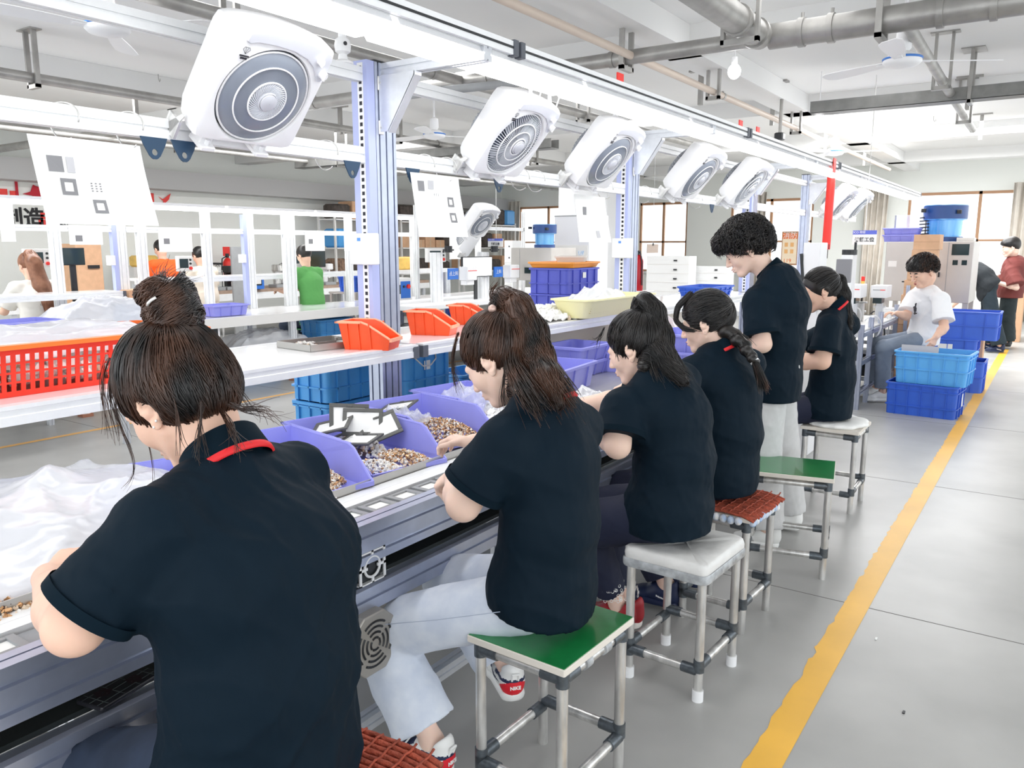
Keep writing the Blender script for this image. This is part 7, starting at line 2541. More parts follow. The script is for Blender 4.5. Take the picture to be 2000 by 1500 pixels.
# ---------------------------------------------------------------- line 2: tables, shelves, posts, lamps
G = 'white topped tables of the second line'
for i, (a, b, w) in enumerate(((1.2, 4.9, 'left length, behind the red slotted basket'), (4.92, 8.9, 'middle length, before the green shirted worker'), (8.92, 12.6, 'right length, under the monitor'))):
    t = thing('work_table', 'white topped aluminium table of the second line, ' + w, 'table', (-7.3, a, 0), 0, G)
    L_ = b - a
    MB().box(-0.9, -0.03, 0, L_, 0.78, 0.80).build('table_top', M_SHELF, t)
    MB().prism([(0, 0.805), (0, 0.70), (-0.03, 0.70), (-0.03, 0.805)], 0, L_, 'y').box(-0.93, -0.9, 0, L_, 0.70, 0.805).build('table_apron', M_STEELW, t)
    MB().prism(slot_poly(0.05, 0.05, 1, 1), 0, L_, 'y', T(-0.85, 0, 0.38)).prism(slot_poly(0.05, 0.05, 1, 1), 0, L_, 'y', T(-0.05, 0, 0.38)).build('lower_rail', M_ALU, t)
    MB().box(-0.85, -0.1, 0.1, L_ - 0.1, 0.40, 0.412).build('lower_shelf', M_GREY, t)
    q = 0.06
    while q < L_:
        for x in (-0.05, -0.85):
            lg = MB().prism(slot_poly(0.05, 0.08, 1, 2), 0.03, 0.70, 'z', T(x, q, 0)).build('table_leg', M_ALU, t)
            MB().cyl((x, q, 0.04), (x, q, 0.09), 0.008, n=6).lathe([(0.001, 0), (0.045, 0.0), (0.04, 0.012), (0.001, 0.03)], 14, T(x, q, 0.028)).build('levelling_foot', M_STEEL, lg)
            MB().bbox(x - 0.05, x + 0.05, q - 0.05, q + 0.05, 0, 0.03, 0.003).build('foot_block', mat('red_brown_block', (0.42, 0.18, 0.11), 0.8), lg)
        q += 1.25
G = 'shelves of the second line'
for (x, a, b, z, w) in ((-8.0, 1.4, 4.62, 1.10, 'lower left length, ending in a black cap'), (-8.35, 4.95, 8.35, 1.20, 'middle length, crossing before the orange shirted worker'), (-8.35, 8.42, 10.6, 1.20, 'right length, holding an amber bag')):
    t = thing('long_shelf', 'white shelf of the second line, ' + w, 'shelf', (x, a, z), 0, G)
    L_ = b - a
    MB().prism([(0, 0), (0, -0.02), (-0.004, -0.022), (-0.004, -0.034), (0, -0.036), (0, -0.06), (-0.04, -0.06), (-0.04, 0)], 0, L_, 'y').build('edge_profile', M_ALUW, t)
    MB().box(-0.45, -0.04, 0, L_, -0.02, -0.002).build('shelf_board', M_SHELF, t)
    MB().bbox(-0.04, 0.004, L_ - 0.03, L_ + 0.006, -0.062, 0.0, 0.003).build('end_cap', MATS['dark_joint_sleeve'], t)
    for q in (0.1, L_ - 0.12):
        MB().prism(slot_poly(0.06, 0.12, 1, 3), -z, -0.06, 'z', T(-0.12, q, 0)).build('shelf_leg', M_ALU, t)
G = 'uprights of the second line'
for (y, lil, w) in ((3.35, False, 'at the left edge below the big work sheet'), (4.05, False, 'left of the dark monitor'), (4.72, True, 'with lilac duct above the capped shelf end'), (4.95, False, 'just right of the lilac duct'), (5.75, False, 'right of the orange shirted worker'),
                    (6.35, True, 'with lilac duct left of the fire extinguisher box'), (6.95, False, 'thick one just left of the green shirt'), (8.0, False, 'hidden just left of the nearest post'), (9.35, False, 'right of the nearest post'), (11.0, False, 'behind the white monitor')):
    t = thing('frame_post', 'white aluminium upright of the second line, ' + w, 'post', (-8.2, y, 0.0), 0, G)
    wd = 0.10 if 'thick' not in w else 0.18
    MB().prism(slot_poly(0.06, wd, 1, 3 if wd > 0.15 else 2), 0.80, 1.95, 'z').build('post_profile', M_ALUW, t)
    if lil:
        o = MB().box(-0.03, 0.03, -0.10, -0.052, 0.85, 1.93).build('wiring_duct', M_DUCTB, t)
        MB().bbox(-0.02, 0.06, -0.16, -0.10, 1.36, 1.46, 0.004).build('junction_box', M_WHITE, t)
for (a, b, z, w) in ((2.6, 4.66, 1.73, 'left one, above the brown haired woman'), (4.78, 6.9, 1.73, 'middle one, above the orange shirt'), (7.0, 10.9, 1.73, 'right one, above the green shirt')):
    t = thing('cross_beam', 'white horizontal beam of the second line, ' + w, 'beam', (-8.2, a, z), 0, 'horizontal beams of the second line')
    MB().prism(slot_poly(0.05, 0.06, 1, 1), 0, b - a, 'y').build('beam_profile', M_ALUW, t)
for k in range(7):
    t = thing('tube_light', 'glowing tube light over the second line, %s from the left' % ('first', 'second', 'third', 'fourth', 'fifth', 'sixth', 'seventh')[k], 'tube light', (-8.0, 1.9 + k * 1.32, 1.98), 0, 'tube lights hung over the second line')
    MB().box(-0.09, 0.09, 0, 1.28, 0, 0.03).build('light_housing', M_WHITE, t)
    MB().prism([(-0.085, 0.0), (-0.06, -0.04), (0.06, -0.04), (0.085, 0.0)], 0.01, 1.27, 'y').build('diffuser', M_LED, t)
    MB().box(-0.2, 0, 0.6, 0.64, 0.0, 0.03).build('light_arm', M_ALUW, t)
G = 'white work sheets of the second line'
for (r, x, w, mk) in (((135, 440, 200, 478), -8.168, 'below the big work sheet, with two small drawings', 1), ((310, 448, 375, 492), -8.168, 'partly covering the orange shirted worker', 1), ((596, 452, 634, 490), -8.168, 'above the dark monitor by the green shirt', 1),
                      ((672, 452, 706, 490), -8.168, 'just left of the nearest post', 0), ((0, 398, 28, 472), -8.168, 'at the left edge', 0), ((878, 440, 912, 506), -8.168, 'right of the tilted touch panel', 1)):
    y0, y1, z0, z1 = rx_(*r, x)
    t = thing('instruction_sheet', 'white sheet hung on the second line, ' + w, 'sheet', (x, y0, z1), 0, G)
    MB().box(-0.002, 0, 0, y1 - y0, z0 - z1, 0).build('sheet_page', M_PAPER, t)
    if mk:
        MB().box(0, 0.001, 0.06, 0.13, -0.16, -0.10).build('printed_figure', M_PRINT, t)

# things on and under line 2
crate('plastic_crate', 'violet crate on the second line table right of the hair bun', 'crate', 0.34, 0.48, 0.12, M_VIOLET, (-7.62, 5.5, 0.805), 0.0, None, ribs=(2, 3), bands=())
G = 'crates on the left end of the second line'
crate('plastic_crate', 'front violet crate on the second line behind the red basket', 'crate', 0.42, 0.62, 0.14, M_VIOLET, (-6.3, 2.55, 0.83), 0.1, G, ribs=(2, 4), bands=())
crate('plastic_crate', 'rear violet crate beside the upright deep blue one', 'crate', 0.42, 0.62, 0.14, M_VIOLET, (-6.85, 3.0, 0.83), 0.1, G, ribs=(2, 4), bands=())
crate('plastic_crate', 'deep blue crate standing at the left edge behind the violet ones', 'crate', 0.4, 0.5, 0.34, M_BLUE, (-7.1, 2.65, 0.83), 0.0, G, ribs=(3, 4), bands=(0.3, 0.9))
t = thing('side_table', 'white side table under the violet crates behind the red basket', 'table', (-6.6, 2.7, 0))
MB().bbox(-0.7, 0.6, -0.7, 0.75, 0.80, 0.828, 0.004).build('table_top', M_SHELF, t)
for sx, sy in ((-0.65, -0.65), (0.55, -0.65), (0.55, 0.7), (-0.65, 0.7)):
    MB().prism(slot_poly(0.045, 0.045, 1, 1), 0, 0.8, 'z', T(sx, sy, 0)).build('table_leg', M_ALU, t)
film('plastic_bag', 'lumpy clear bag of parts right of the brown haired woman', -7.7, 4.22, 0.806, 0.25, 0.5, 0.22, 61, M_BAG, amp=0.02)
scoop_bin('red scoop bin on the second line by the shelf end', M_ORANGE, (-7.7, 4.75, 0.806), 0.2, 0.3, 0.4, 0.16, None, 'scoop_bin')
t, w_, h_ = boxx('cardboard_box', 'flat cardboard box under the second line shelf right of the red scoop bin', 'box', (252, 566, 298, 582), -8.0, 0.3, M_CARD, 0.82)
t, w_, h_ = boxx('storage_box', 'blue box with a white lid below the flat cardboard box', 'box', (252, 594, 282, 606), -7.6, 0.3, M_LBLUE, 0.806)
MB().bbox(-0.31, 0.01, -w_ / 2 - 0.01, w_ / 2 + 0.01, h_, h_ + 0.05, 0.006).build('box_lid', M_WHITE, t)
G = 'blue crates under and behind the second line'
for (x, y, z, m, w_) in ((-7.7, 7.1, 0.413, M_LBLUE, 'on the lower shelf below the green shirt'), (-7.7, 8.3, 0.0, M_BLUE, 'on the floor below the green shirt'), (-7.7, 7.3, 0.0, M_BLUE, 'on the floor left of the nearest post'), (-7.7, 5.9, 0.0, M_LBLUE, 'on the floor below the violet crate'), (-9.3, 9.3, 0.85, M_BLUE, 'long one just left of the nearest post'), (-7.75, 9.6, 0.413, M_BLUE, 'on the lower shelf right of the nearest post')):
    crate('plastic_crate', 'blue crate ' + w_, 'crate', 0.42, 0.62, 0.24, m, (x, y, z), 0, G, ribs=(3, 4), bands=(0.35, 0.85))
t = thing('stand', 'low steel stand carrying the long blue crate', 'stand', (-9.3, 9.3, 0))
MB().box(-0.3, 0.3, -0.4, 0.4, 0.82, 0.848).build('stand_top', M_STAIN, t)
for sx in (-0.27, 0.27):
    for sy in (-0.37, 0.37):
        MB().box(sx - 0.02, sx + 0.02, sy - 0.02, sy + 0.02, 0, 0.82).build('stand_leg', M_STAIN, t)
t, w_, h_ = boxx('foot_switch_box', 'white control box with a dark display under the second line table', 'control box', (404, 632, 430, 656), -7.33, 0.12, M_WHITE, 0.42)
MB().box(0, 0.003, -0.05, 0.05, h_ * 0.55, h_ * 0.85).build('box_display', M_BLACK, t)
film('plastic_bag', 'translucent bag on the lower shelf of the second line', -7.6, 6.0, 0.414, 0.3, 0.5, 0.16, 63, M_FILM, amp=0.02)
t, w_, h_ = boxx('amber_bag', 'amber plastic bag on the shelf right of the nearest post', 'plastic bag', (770, 502, 818, 520), -8.36, 0.3, M_YELB, 1.2, b=0.03)
t, w_, h_ = boxx('control_cabinet', 'grey control cabinet with blue panel and red emergency button', 'control box', (768, 543, 804, 578), -7.6, 0.28, M_STEELW, 0.806)
MB().box(0, 0.004, -w_ * 0.1, w_ * 0.42, h_ * 0.1, h_ * 0.85).build('blue_panel', M_BLUEP, t)
MB().box(0, 0.004, -w_ * 0.45, -w_ * 0.12, h_ * 0.3, h_ * 0.7).build('panel_screen', M_DARKG, t)
MB().cyl((0.004, w_ * 0.28, h_ * 0.62), (0.03, w_ * 0.28, h_ * 0.62), 0.03, n=16).build('stop_button', M_RED, t, smooth='auto')
MB().cyl((0.004, w_ * 0.05, h_ * 0.62), (0.02, w_ * 0.05, h_ * 0.62), 0.016, n=12).build('panel_knob', M_BLACK, t)
def touch_panel(label, r, x, tilt=0.0, stand=0.8):
    t, w, h = boxx('touch_panel', label, 'control panel', r, x, 0.06, M_STEELW)
    MB().box(0, 0.003, -w * 0.4, w * 0.2, h * 0.22, h * 0.82).build('panel_screen', M_DARKG, t)
    MB().cyl((0, w * 0.34, h * 0.2), (0.02, w * 0.34, h * 0.2), 0.02, n=12).build('stop_button', M_RED, t)
    for q in (0.5, 0.75):
        MB().cyl((0, w * 0.34, h * q), (0.012, w * 0.34, h * q), 0.014, n=10).build('panel_knob', M_BLACK, t)
    z = t.location.z
    MB().tube([(-0.03, 0, 0), (-0.03, -0.03, -0.15), (-0.03, -0.06, -(z - stand) * 0.6), (-0.03, -0.06, -(z - stand))], 0.014, n=8).build('panel_arm', M_BLACK, t, smooth=True)
    return t
touch_panel('grey touch panel with red button standing right of the nearest post', (836, 485, 871, 512), -7.0)
touch_panel('white console with a blue screen behind the brown haired woman', (48, 486, 100, 522), -9.6, stand=0)
touch_panel('slanted grey console right of the orange shirted worker', (348, 500, 376, 530), -9.0, stand=0)
def monitor(label, r, x, scr, z_on=0.8, back=False):
    t, w, h = boxx('monitor', label, 'monitor', r, x, 0.03, M_BLACK)
    MB().box(0, 0.002, -w * 0.47, w * 0.47, h * 0.05, h * 0.95).build('monitor_screen', scr, t)
    z = t.location.z
    MB().box(-0.05, -0.03, -0.03, 0.03, -(z - z_on), h * 0.5).box(-0.14, 0.04, -0.1, 0.1, -(z - z_on), -(z - z_on) + 0.012).build('monitor_stand', M_BLACK, t)
    return t
M_WSCR = mat('lit_white_screen', (0.95, 0.98, 1.0), 0.3, emit=1.2)
monitor('monitor showing a plain white screen right of the touch panel', (903, 501, 962, 541), -6.4, M_WSCR)
monitor('dark monitor reflecting a curtain below the work sheets', (121, 484, 166, 518), -8.6, M_DARKG, 0)
monitor('dark monitor in front of the green shirted worker', (594, 490, 636, 522), -9.6, M_DARKG, 0)
monitor('dark monitor edge beside the blue robot at the far table', (560, 500, 585, 515), -10.5, M_DARKG, 0)

# the electric test stations right of the nearest post (blue labels, white heads)
t = thing('test_bench', 'aluminium test bench with white fixtures behind the orange red bins', 'bench', (-6.6, 8.3, 0))
MB().bbox(-0.5, 0.4, -1.2, 1.15, 0.80, 0.86, 0.01).build('bench_top', M_ALUW, t)
for q in (-1.1, 0.0, 1.1):
    for x in (-0.45, 0.35):
        MB().prism(slot_poly(0.05, 0.08, 1, 2), 0, 0.8, 'z', T(x, q, 0)).build('bench_leg', M_ALU, t)
MB().box(-0.45, 0.35, -1.1, 1.1, 0.25, 0.27).build('lower_shelf', M_GREY, t)
for i, (px, w) in enumerate(((886, 'left one, before the monitor'), (974, 'right one, right of the monitor'))):
    a = gx(px, 534, -6.4)
    t = thing('test_fixture', 'white column fixture with a blue label plate, ' + w, 'machine', (a.x, a.y, 0.86), 0, 'test fixtures right of the nearest post')
    MB().prism(slot_poly(0.08, 0.16, 1, 2), 0, 0.62, 'z', T(-0.1, -0.22, 0)).build('fixture_column', M_ALUW, t)
    MB().box(-0.02, 0, -0.1, 0.10, 0.28, 0.42).build('label_plate', M_BLUEP, t)
    text_obj('点上料' if i == 0 else '上料', 0.06, 'plate_lettering', M_PAPER, t, T(0.003, 0.0, 0.35) @ RZ(PI / 2) @ RX(PI / 2))
    MB().bbox(-0.06, 0.08, 0.18, 0.40, 0.26, 0.44, 0.012).bbox(-0.05, 0.06, 0.20, 0.36, 0.2, 0.26, 0.008).build('fixture_head', M_WHITE, t)
    MB().box(0.08, 0.083, 0.2, 0.4, 0.38, 0.388).build('red_line', M_RED, t)
    MB().cyl((0, -0.1, 0.62), (0, -0.1, 0.7), 0.05, n=14).box(-0.01, 0.01, -0.2, 0.0, 0.64, 0.66).build('clamp_handle', M_BLACK, t)
for i, (px, py) in enumerate(((560, 0), (0, 0))[:0]):
    pass

# line 3: brown topped machine table with small machines, the far workers
t = thing('machine_table', 'long brown topped machine table of the third line', 'table', (-12.0, 5.2, 0))
MB().box(-0.9, 0, 0, 9.0, 0.74, 0.80).build('table_top', mat('brown_bench_top', (0.42, 0.30, 0.23), 0.6, noise=0.2), t)
MB().box(-0.02, 0.02, 0, 9.0, 0.62, 0.74).build('table_apron', M_ALUW, t)
for q in range(8):
    MB().box(-0.06, 0.0, q * 1.25 + 0.05, q * 1.25 + 0.12, 0, 0.62).build('table_leg', M_ALU, t)
MB().box(-0.85, -0.1, 0.1, 8.9, 0.2, 0.22).build('lower_shelf', mat('dark_blue_shelf', (0.03, 0.06, 0.16), 0.6), t)
spots = [(395, 'white'), (420, 'steel'), (450, 'dark'), (545, 'steel'), (560, 'white'), (640, 'white')]
for i, (px, kd) in enumerate(spots):
    a = gx(px, 545, -12.1)
    t = thing('bench_machine', ('small white press on the brown topped table, leftmost', 'small steel jig on the brown topped table', 'dark bracketed press left of the blue framed panel', 'steel arm right of the blue framed panel', 'small white press left of the thick upright', 'white housing beside the green shirt')[i], 'machine', (a.x, a.y, 0.80), 0, 'small machines on the third line')
    m = {'white': M_WHITE, 'steel': M_STEEL, 'dark': M_BLACK}[kd]
    MB().bbox(-0.15, 0.1, -0.14, 0.14, 0, 0.06, 0.01).build('machine_base', M_GREY, t)
    MB().bbox(-0.12, -0.04, -0.05, 0.05, 0.06, 0.42, 0.01).build('machine_column', m, t)
    MB().bbox(-0.12, 0.1, -0.08, 0.08, 0.30, 0.42, 0.02).cyl((0.05, 0, 0.30), (0.05, 0, 0.14), 0.02, n=10).build('machine_head', m, t)
    MB().tube([(-0.1, 0.06, 0.4), (-0.05, 0.12, 0.45), (0.02, 0.14, 0.3), (0.03, 0.12, 0.06)], 0.008, n=6).build('machine_hose', M_BLACK, t)
t, w_, h_ = boxx('blue_control_panel', 'blue framed touch panel on the brown topped table', 'control panel', (483, 536, 516, 559), -11.9, 0.1, M_BLUEP, 0.80)
MB().box(0, 0.004, -w_ * 0.15, w_ * 0.35, h_ * 0.25, h_ * 0.8).build('panel_frame', M_BLACK, t)
MB().box(0.004, 0.006, -w_ * 0.1, w_ * 0.3, h_ * 0.35, h_ * 0.7).build('panel_screen', M_STEELW, t)
MB().cyl((0, -w_ * 0.33, h_ * 0.7), (0.02, -w_ * 0.33, h_ * 0.7), 0.03, n=12).build('stop_button', M_RED, t)
t, w_, h_ = boxx('signal_stack', 'red and yellow signal stack left of the blue framed panel', 'signal lamp', (459, 538, 467, 549), -12.0, 0.08, M_RED, 0.9)
MB().bbox(-0.08, 0, -w_ / 2, w_ / 2, h_, h_ * 1.7, 0.005).build('yellow_lamp', M_YELB, t)
MB().box(-0.05, -0.03, -0.01, 0.01, -0.1, 0).build('lamp_pole', M_BLACK, t)

# racks with cardboard boxes and clutter along the far left wall
rr = random.Random(21)
def rack(label, y0, y1, x, n_lev=4, seed=1, zt=2.2):
    t = thing('storage_rack', label, 'rack', (x, y0, 0))
    L_ = y1 - y0
    for q in (0, L_):
        for dx in (0, -0.5):
            MB().box(dx - 0.02, dx + 0.02, q - 0.02, q + 0.02, 0, zt).build('rack_post', M_STEELW, t)
    for k in range(n_lev):
        z = 0.3 + k * (zt - 0.35) / (n_lev - 1)
        MB().box(-0.52, 0.02, 0, L_, z - 0.03, z).build('rack_shelf', M_STEELW, t)
    return t
words = ['low', 'second', 'third', 'top']
n_box = 0
for (lab, y0, y1, sd) in (('steel rack full of cartons above the fire extinguisher box', 12.3, 14.2, 1), ('steel rack full of cartons behind the green shirt', 14.4, 16.6, 2), ('steel rack full of cartons behind the nearest post', 16.8, 19.2, 3)):
    rack(lab, y0, y1, -13.0, seed=sd)
    rr = random.Random(sd)
    for k in range(1, 4):
        z = 0.3 + k * (2.2 - 0.35) / 3
        y = y0 + 0.05
        j = 0
        while y < y1 - 0.35:
            w = rr.uniform(0.28, 0.5); h = rr.uniform(0.18, 0.42)
            kind = rr.random()
            m = M_CARD if kind < 0.6 else (mat('dark_bundle', (0.10, 0.08, 0.07), 0.8, noise=0.5, nscale=12) if kind < 0.75 else (mat('brown_bundle', (0.34, 0.22, 0.15), 0.8, noise=0.6, nscale=16) if kind < 0.9 else M_LBLUE))
            t = thing('cardboard_box', ('tan carton' if m is M_CARD else 'dark bundle') + ' on the %s shelf %s, %s from left' % (words[k], {1: 'past the far extinguisher', 2: 'behind the green shirt', 3: 'behind the nearest post'}[sd], ('first', 'second', 'third', 'fourth', 'fifth', 'sixth', 'seventh')[min(j, 6)]), 'box', (-13.0, y, z), 0, 'boxes on the far left racks')
            MB().bbox(-0.45, 0.0, 0, w, 0, min(h, 0.5), 0.01 if m is M_CARD else 0.06).build('box_body', m, t)
            if m is M_CARD:
                MB().box(0.0, 0.001, w * 0.45, w * 0.55, 0, min(h, 0.5)).build('box_tape', mat('parcel_tape', (0.62, 0.45, 0.30), 0.4), t)
            y += w + rr.uniform(0.02, 0.06)
            j += 1
# brown cabinets behind the second line at left
t, w_, h_ = boxx('filing_cabinet', 'tan cabinet with a dark handle bar behind the dark monitor', 'cabinet', (150, 476, 200, 545), -11.5, 0.5, M_CARD, 0.0)
MB().box(0, 0.02, -w_ * 0.1, w_ * 0.35, h_ * 0.78, h_ * 0.81).build('cabinet_handle', M_BLACK, t)
t, w_, h_ = boxx('grey_partition', 'plain grey partition board right of the fire extinguisher box', 'partition', (452, 482, 494, 516), -11.0, 0.04, M_GREY, 0.0)
t, w_, h_ = boxx('amber_bag', 'long amber bag lying behind the orange shirted worker', 'plastic bag', (268, 499, 312, 513), -13.35, 0.3, M_YELB, 1.2, b=0.05)
t2, w2, h2 = boxx('side_cabinet', 'pale cabinet under the long amber bag', 'cabinet', (262, 514, 330, 540), -13.3, 0.5, M_STEELW, 0.0)
t2.scale = (1, 1, 1.2 / h2 if h2 else 1)
t, w_, h_ = boxx('extinguisher_sign', 'red notice above the round red extinguisher far back', 'sign', (436, 482, 452, 500), -13.6, 0.02, M_RED)
t = thing('fire_extinguisher', 'far red extinguisher below the red notice at left', 'fire extinguisher', (*gx(444, 505, -13.5).xy, 0.9))
MB().lathe([(0.001, 0), (0.09, 0), (0.09, 0.35), (0.05, 0.42), (0.02, 0.44), (0.001, 0.45)], 18).build('cylinder_body', M_RED, t, smooth='auto')
MB().box(-0.03, 0.03, -0.02, 0.02, 0.44, 0.52).tube([(0, 0, 0.48), (0, -0.12, 0.42), (0, -0.14, 0.2)], 0.012, n=6).build('valve', M_BLACK, t)
MB().box(-0.5, -0.09, -0.01, 0.01, 0.3, 0.34).build('wall_bracket', M_BLACK, t)

# writing and marks on the left wall
def wall_text(s, px, py, size, m, label, x=-13.99):
    p = gx(px, py, x)
    t = thing('wall_lettering', label, 'lettering', p)
    text_obj(s, size, 'glyph', m, t, T(0, 0, 0) @ RZ(PI / 2) @ RX(PI / 2), 0.004, 0.008)
M_BLKP = mat('black_lettering', (0.01, 0.01, 0.012), 0.6)
wall_text('制造', 46, 428, 0.34, M_BLKP, 'large black characters on the left wall, left pair')
wall_text('质', 116, 432, 0.34, M_BLKP, 'single large black character on the left wall under the work sheet')
wall_text('品', 90, 432, 0.26, M_RED, 'single red character on the left wall between the black ones')
t = thing('wall_emblem', 'red framed emblem with a bird shape high on the left wall', 'emblem', gx(62, 372, -13.98))
MB().box(0, 0.01, -0.5, -0.42, -0.5, 0.5).box(0, 0.01, -0.42, 0.5, 0.42, 0.5).build('emblem_frame', mat('deep_red_paint', (0.55, 0.01, 0.03), 0.6), t)
t.scale = (1, 0.5, 0.42)
MB().prism([(-0.3, -0.15), (-0.05, -0.05), (0.05, 0.22), (0.2, 0.15), (0.45, 0.3), (0.3, 0.0), (0.4, -0.2), (0.1, -0.25), (-0.2, -0.45), (0.0, -0.2)], 0, 0.01, 'x').build('emblem_bird', MATS['deep_red_paint'], t)
for i, (px, py) in enumerate(((6, 375), (27, 379))):
    p = gx(px, py, -13.99)
    o = MB().box(0, 0.01, -0.06, 0.06, -0.05, 0.05).build('wall_mark', M_RED); o.location = p
    tag(o, ('small red block on the left wall, nearer the edge', 'small red block on the left wall, nearer the emblem')[i], 'mark')
t = thing('wall_emblem', 'red bar and tick emblem left of the fan behind the sheets', 'emblem', gx(318, 392, -13.98))
MB().box(0, 0.01, -0.42, -0.30, -0.2, 0.25).build('emblem_bar', M_RED, t)
t.scale = (1, 0.6, 0.5)
MB().prism([(-0.15, 0.15), (0.0, 0.05), (0.28, 0.28), (0.2, 0.05), (-0.1, -0.25), (0.02, -0.02)], 0, 0.01, 'x').build('emblem_tick', M_RED, t)

# ---------------------------------------------------------------- far workers on the left
def seated_back(label, p, shirt, hairm, seed, sleeve=(0.075, 0.09, 0.8), yaw=180, collar_=False, hl=0, hs=1.0, skin=M_SKIN, cz=1.19):
    J = {}
    fw_ = Vector((math.cos(math.radians(yaw)), math.sin(math.radians(yaw)), 0)); lf = Vector((-fw_.y, fw_.x, 0))
    pel = V3(p[0], p[1], 0.60)
    c7 = V3(p[0], p[1], cz) + fw_ * 0.06
    J.update(pelvis=pel, c7=c7, head=c7 + fw_ * 0.06 + V3(0, 0, 0.16), shL=c7 + lf * 0.17 - V3(0, 0, 0.07), shR=c7 - lf * 0.17 - V3(0, 0, 0.07))
    for sd, s in (('L', 1), ('R', -1)):
        J['el' + sd] = J['sh' + sd] + fw_ * 0.12 + lf * 0.08 * s - V3(0, 0, 0.24)
        J['wr' + sd] = J['el' + sd] + fw_ * 0.24 - lf * 0.08 * s
        J['hd' + sd] = fw_; J['th' + sd] = -lf * s
    seat_legs(J, pel, fw_, lf)
    t, H = person(label, J, dict(yaw=yaw, pitch=22, seed=seed, far=True, folds=0.005, shirt=shirt, collar=False, ribs=False, sleeve=sleeve, hair=hairm, skin=skin, hs=hs, pmat=M_JEAND))
    P, Q = cap_sdf(nape=-0.06, puff=1.04).mesh(0.009)
    h = raw_obj('hair', xf(H, P), Q, hairm, t)
    return t, H, h
WB = gd(70, 560, 8.3)
t, H, h = seated_back('woman with long chestnut hair in a white top seated at the second line', (WB.x - 0.0, WB.y), mat('cream_knit', (0.85, 0.82, 0.76), 0.85), M_HAIRR, 81, cz=1.20)
pt = [H @ Vector((-0.09, 0, 0.08)), H @ Vector((-0.13, 0, -0.02)), Vector((WB.x + 0.06, WB.y + 0.03, 1.15)), Vector((WB.x + 0.12, WB.y + 0.05, 1.0)), Vector((WB.x + 0.15, WB.y + 0.05, 0.85))]
S = SDF()
for i in range(4):
    S.cone(pt[i], pt[i + 1], (0.06, 0.075, 0.08, 0.07)[i], (0.075, 0.08, 0.07, 0.04)[i], k=0.03)
P, Q = S.mesh(0.012)
raw_obj('long_hair', P, Q, M_HAIRR, h)
add_strands('hair_strands', lock(pt, 0.07, 0.08, 260, 82), 0.004, M_HAIRR, h)
WO = gd(325, 520, 11.8)
t, H, h = seated_back('worker in a bright orange shirt half hidden by a hanging white sheet', (WO.x, WO.y), mat('bright_orange_cotton', (0.95, 0.12, 0.015), 0.8), M_HAIR, 83, cz=1.36)
MB().cyl((WO.x, WO.y, 0), (WO.x, WO.y, 0.5), 0.03, n=8).build('chair_post', M_BLACK, t) if False else None
WG = gd(608, 560, 10.6)
seated_back('worker in a green shirt with back turned, head hidden behind the dark monitor', (WG.x, WG.y), mat('green_cotton', (0.10, 0.34, 0.09), 0.8), M_HAIR, 85, cz=1.28)
WD = gd(400, 525, 11.6)
seated_back('dark haired worker in a beige top seated behind a white upright', (WD.x, WD.y), mat('beige_cotton', (0.75, 0.66, 0.56), 0.8), M_HAIR, 87, cz=1.26)
for i, w in enumerate((WB, WO, WG, WD)):
    t = thing('work_stool', 'plain stool under the ' + ('chestnut haired woman', 'orange shirted worker', 'green shirted worker', 'beige shirted worker')[i], 'stool', (w.x, w.y, 0), 0, 'stools of the rear lines')
    MB().bbox(-0.16, 0.16, -0.17, 0.17, 0.46, 0.48, 0.004).build('seat', M_GREENT, t)
    for sx in (-0.14, 0.14):
        for sy in (-0.15, 0.15):
            MB().cyl((sx, sy, 0), (sx, sy, 0.46), 0.014, n=8).build('leg', M_STEEL, t)

# ---------------------------------------------------------------- middle distance: cabinet, steel oven, bucket, fans
t, w_, h_ = boxy('tall_cabinet', 'tall white cabinet with an energy label behind the blue crate stack', 'cabinet', (1082, 420, 1150, 620), 10.6, 0.6, mat('pale_cabinet', (0.80, 0.80, 0.83), 0.35), 0.0)
MB().box(-w_ / 2 + 0.02, w_ / 2 - 0.02, -0.012, 0.0, h_ * 0.42, h_ * 0.78).build('cabinet_door', M_STEELW, t)
MB().box(w_ / 2 - 0.18, w_ / 2 - 0.08, -0.014, -0.012, h_ * 0.66, h_ * 0.74).build('energy_label', mat('label_blue_white', (0.35, 0.55, 0.80), 0.6, col2=(0.9, 0.92, 0.95), nscale=40), t)
MB().box(-w_ * 0.12, -w_ * 0.1, -0.03, -0.012, h_ * 0.5, h_ * 0.62).build('door_handle', M_STEELW, t)
MB().box(-w_ / 2, w_ / 2, -0.004, 0.0, h_ - 0.02, h_ - 0.005).build('dark_seam', M_GREY, t)
t, w_, h_ = boxy('tan_locker', 'narrow tan locker right of the tall white cabinet', 'locker', (1146, 462, 1160, 620), 10.9, 0.4, mat('tan_locker_paint', (0.62, 0.52, 0.44), 0.6), 0.0)
t, w_, h_ = boxy('steel_oven', 'brushed steel oven with a small dark window left of the tall white cabinet', 'oven', (998, 484, 1076, 548), 9.6, 0.7, M_STAIN)
MB().box(-w_ * 0.15, w_ * 0.3, -0.006, 0, h_ * 0.22, h_ * 0.40).build('oven_window', M_DARKG, t)
MB().box(-w_ * 0.28, -w_ * 0.275, -0.003, 0, 0.02, h_ - 0.02).build('door_seam', M_GREY, t)
z = t.location.z
for sx in (-w_ / 2 + 0.05, w_ / 2 - 0.05):
    for sy in (0.05, 0.65):
        MB().box(sx - 0.03, sx + 0.03, sy - 0.03, sy + 0.03, -z, 0.0).build('oven_leg', M_STEELW, t)
OZ = z + h_
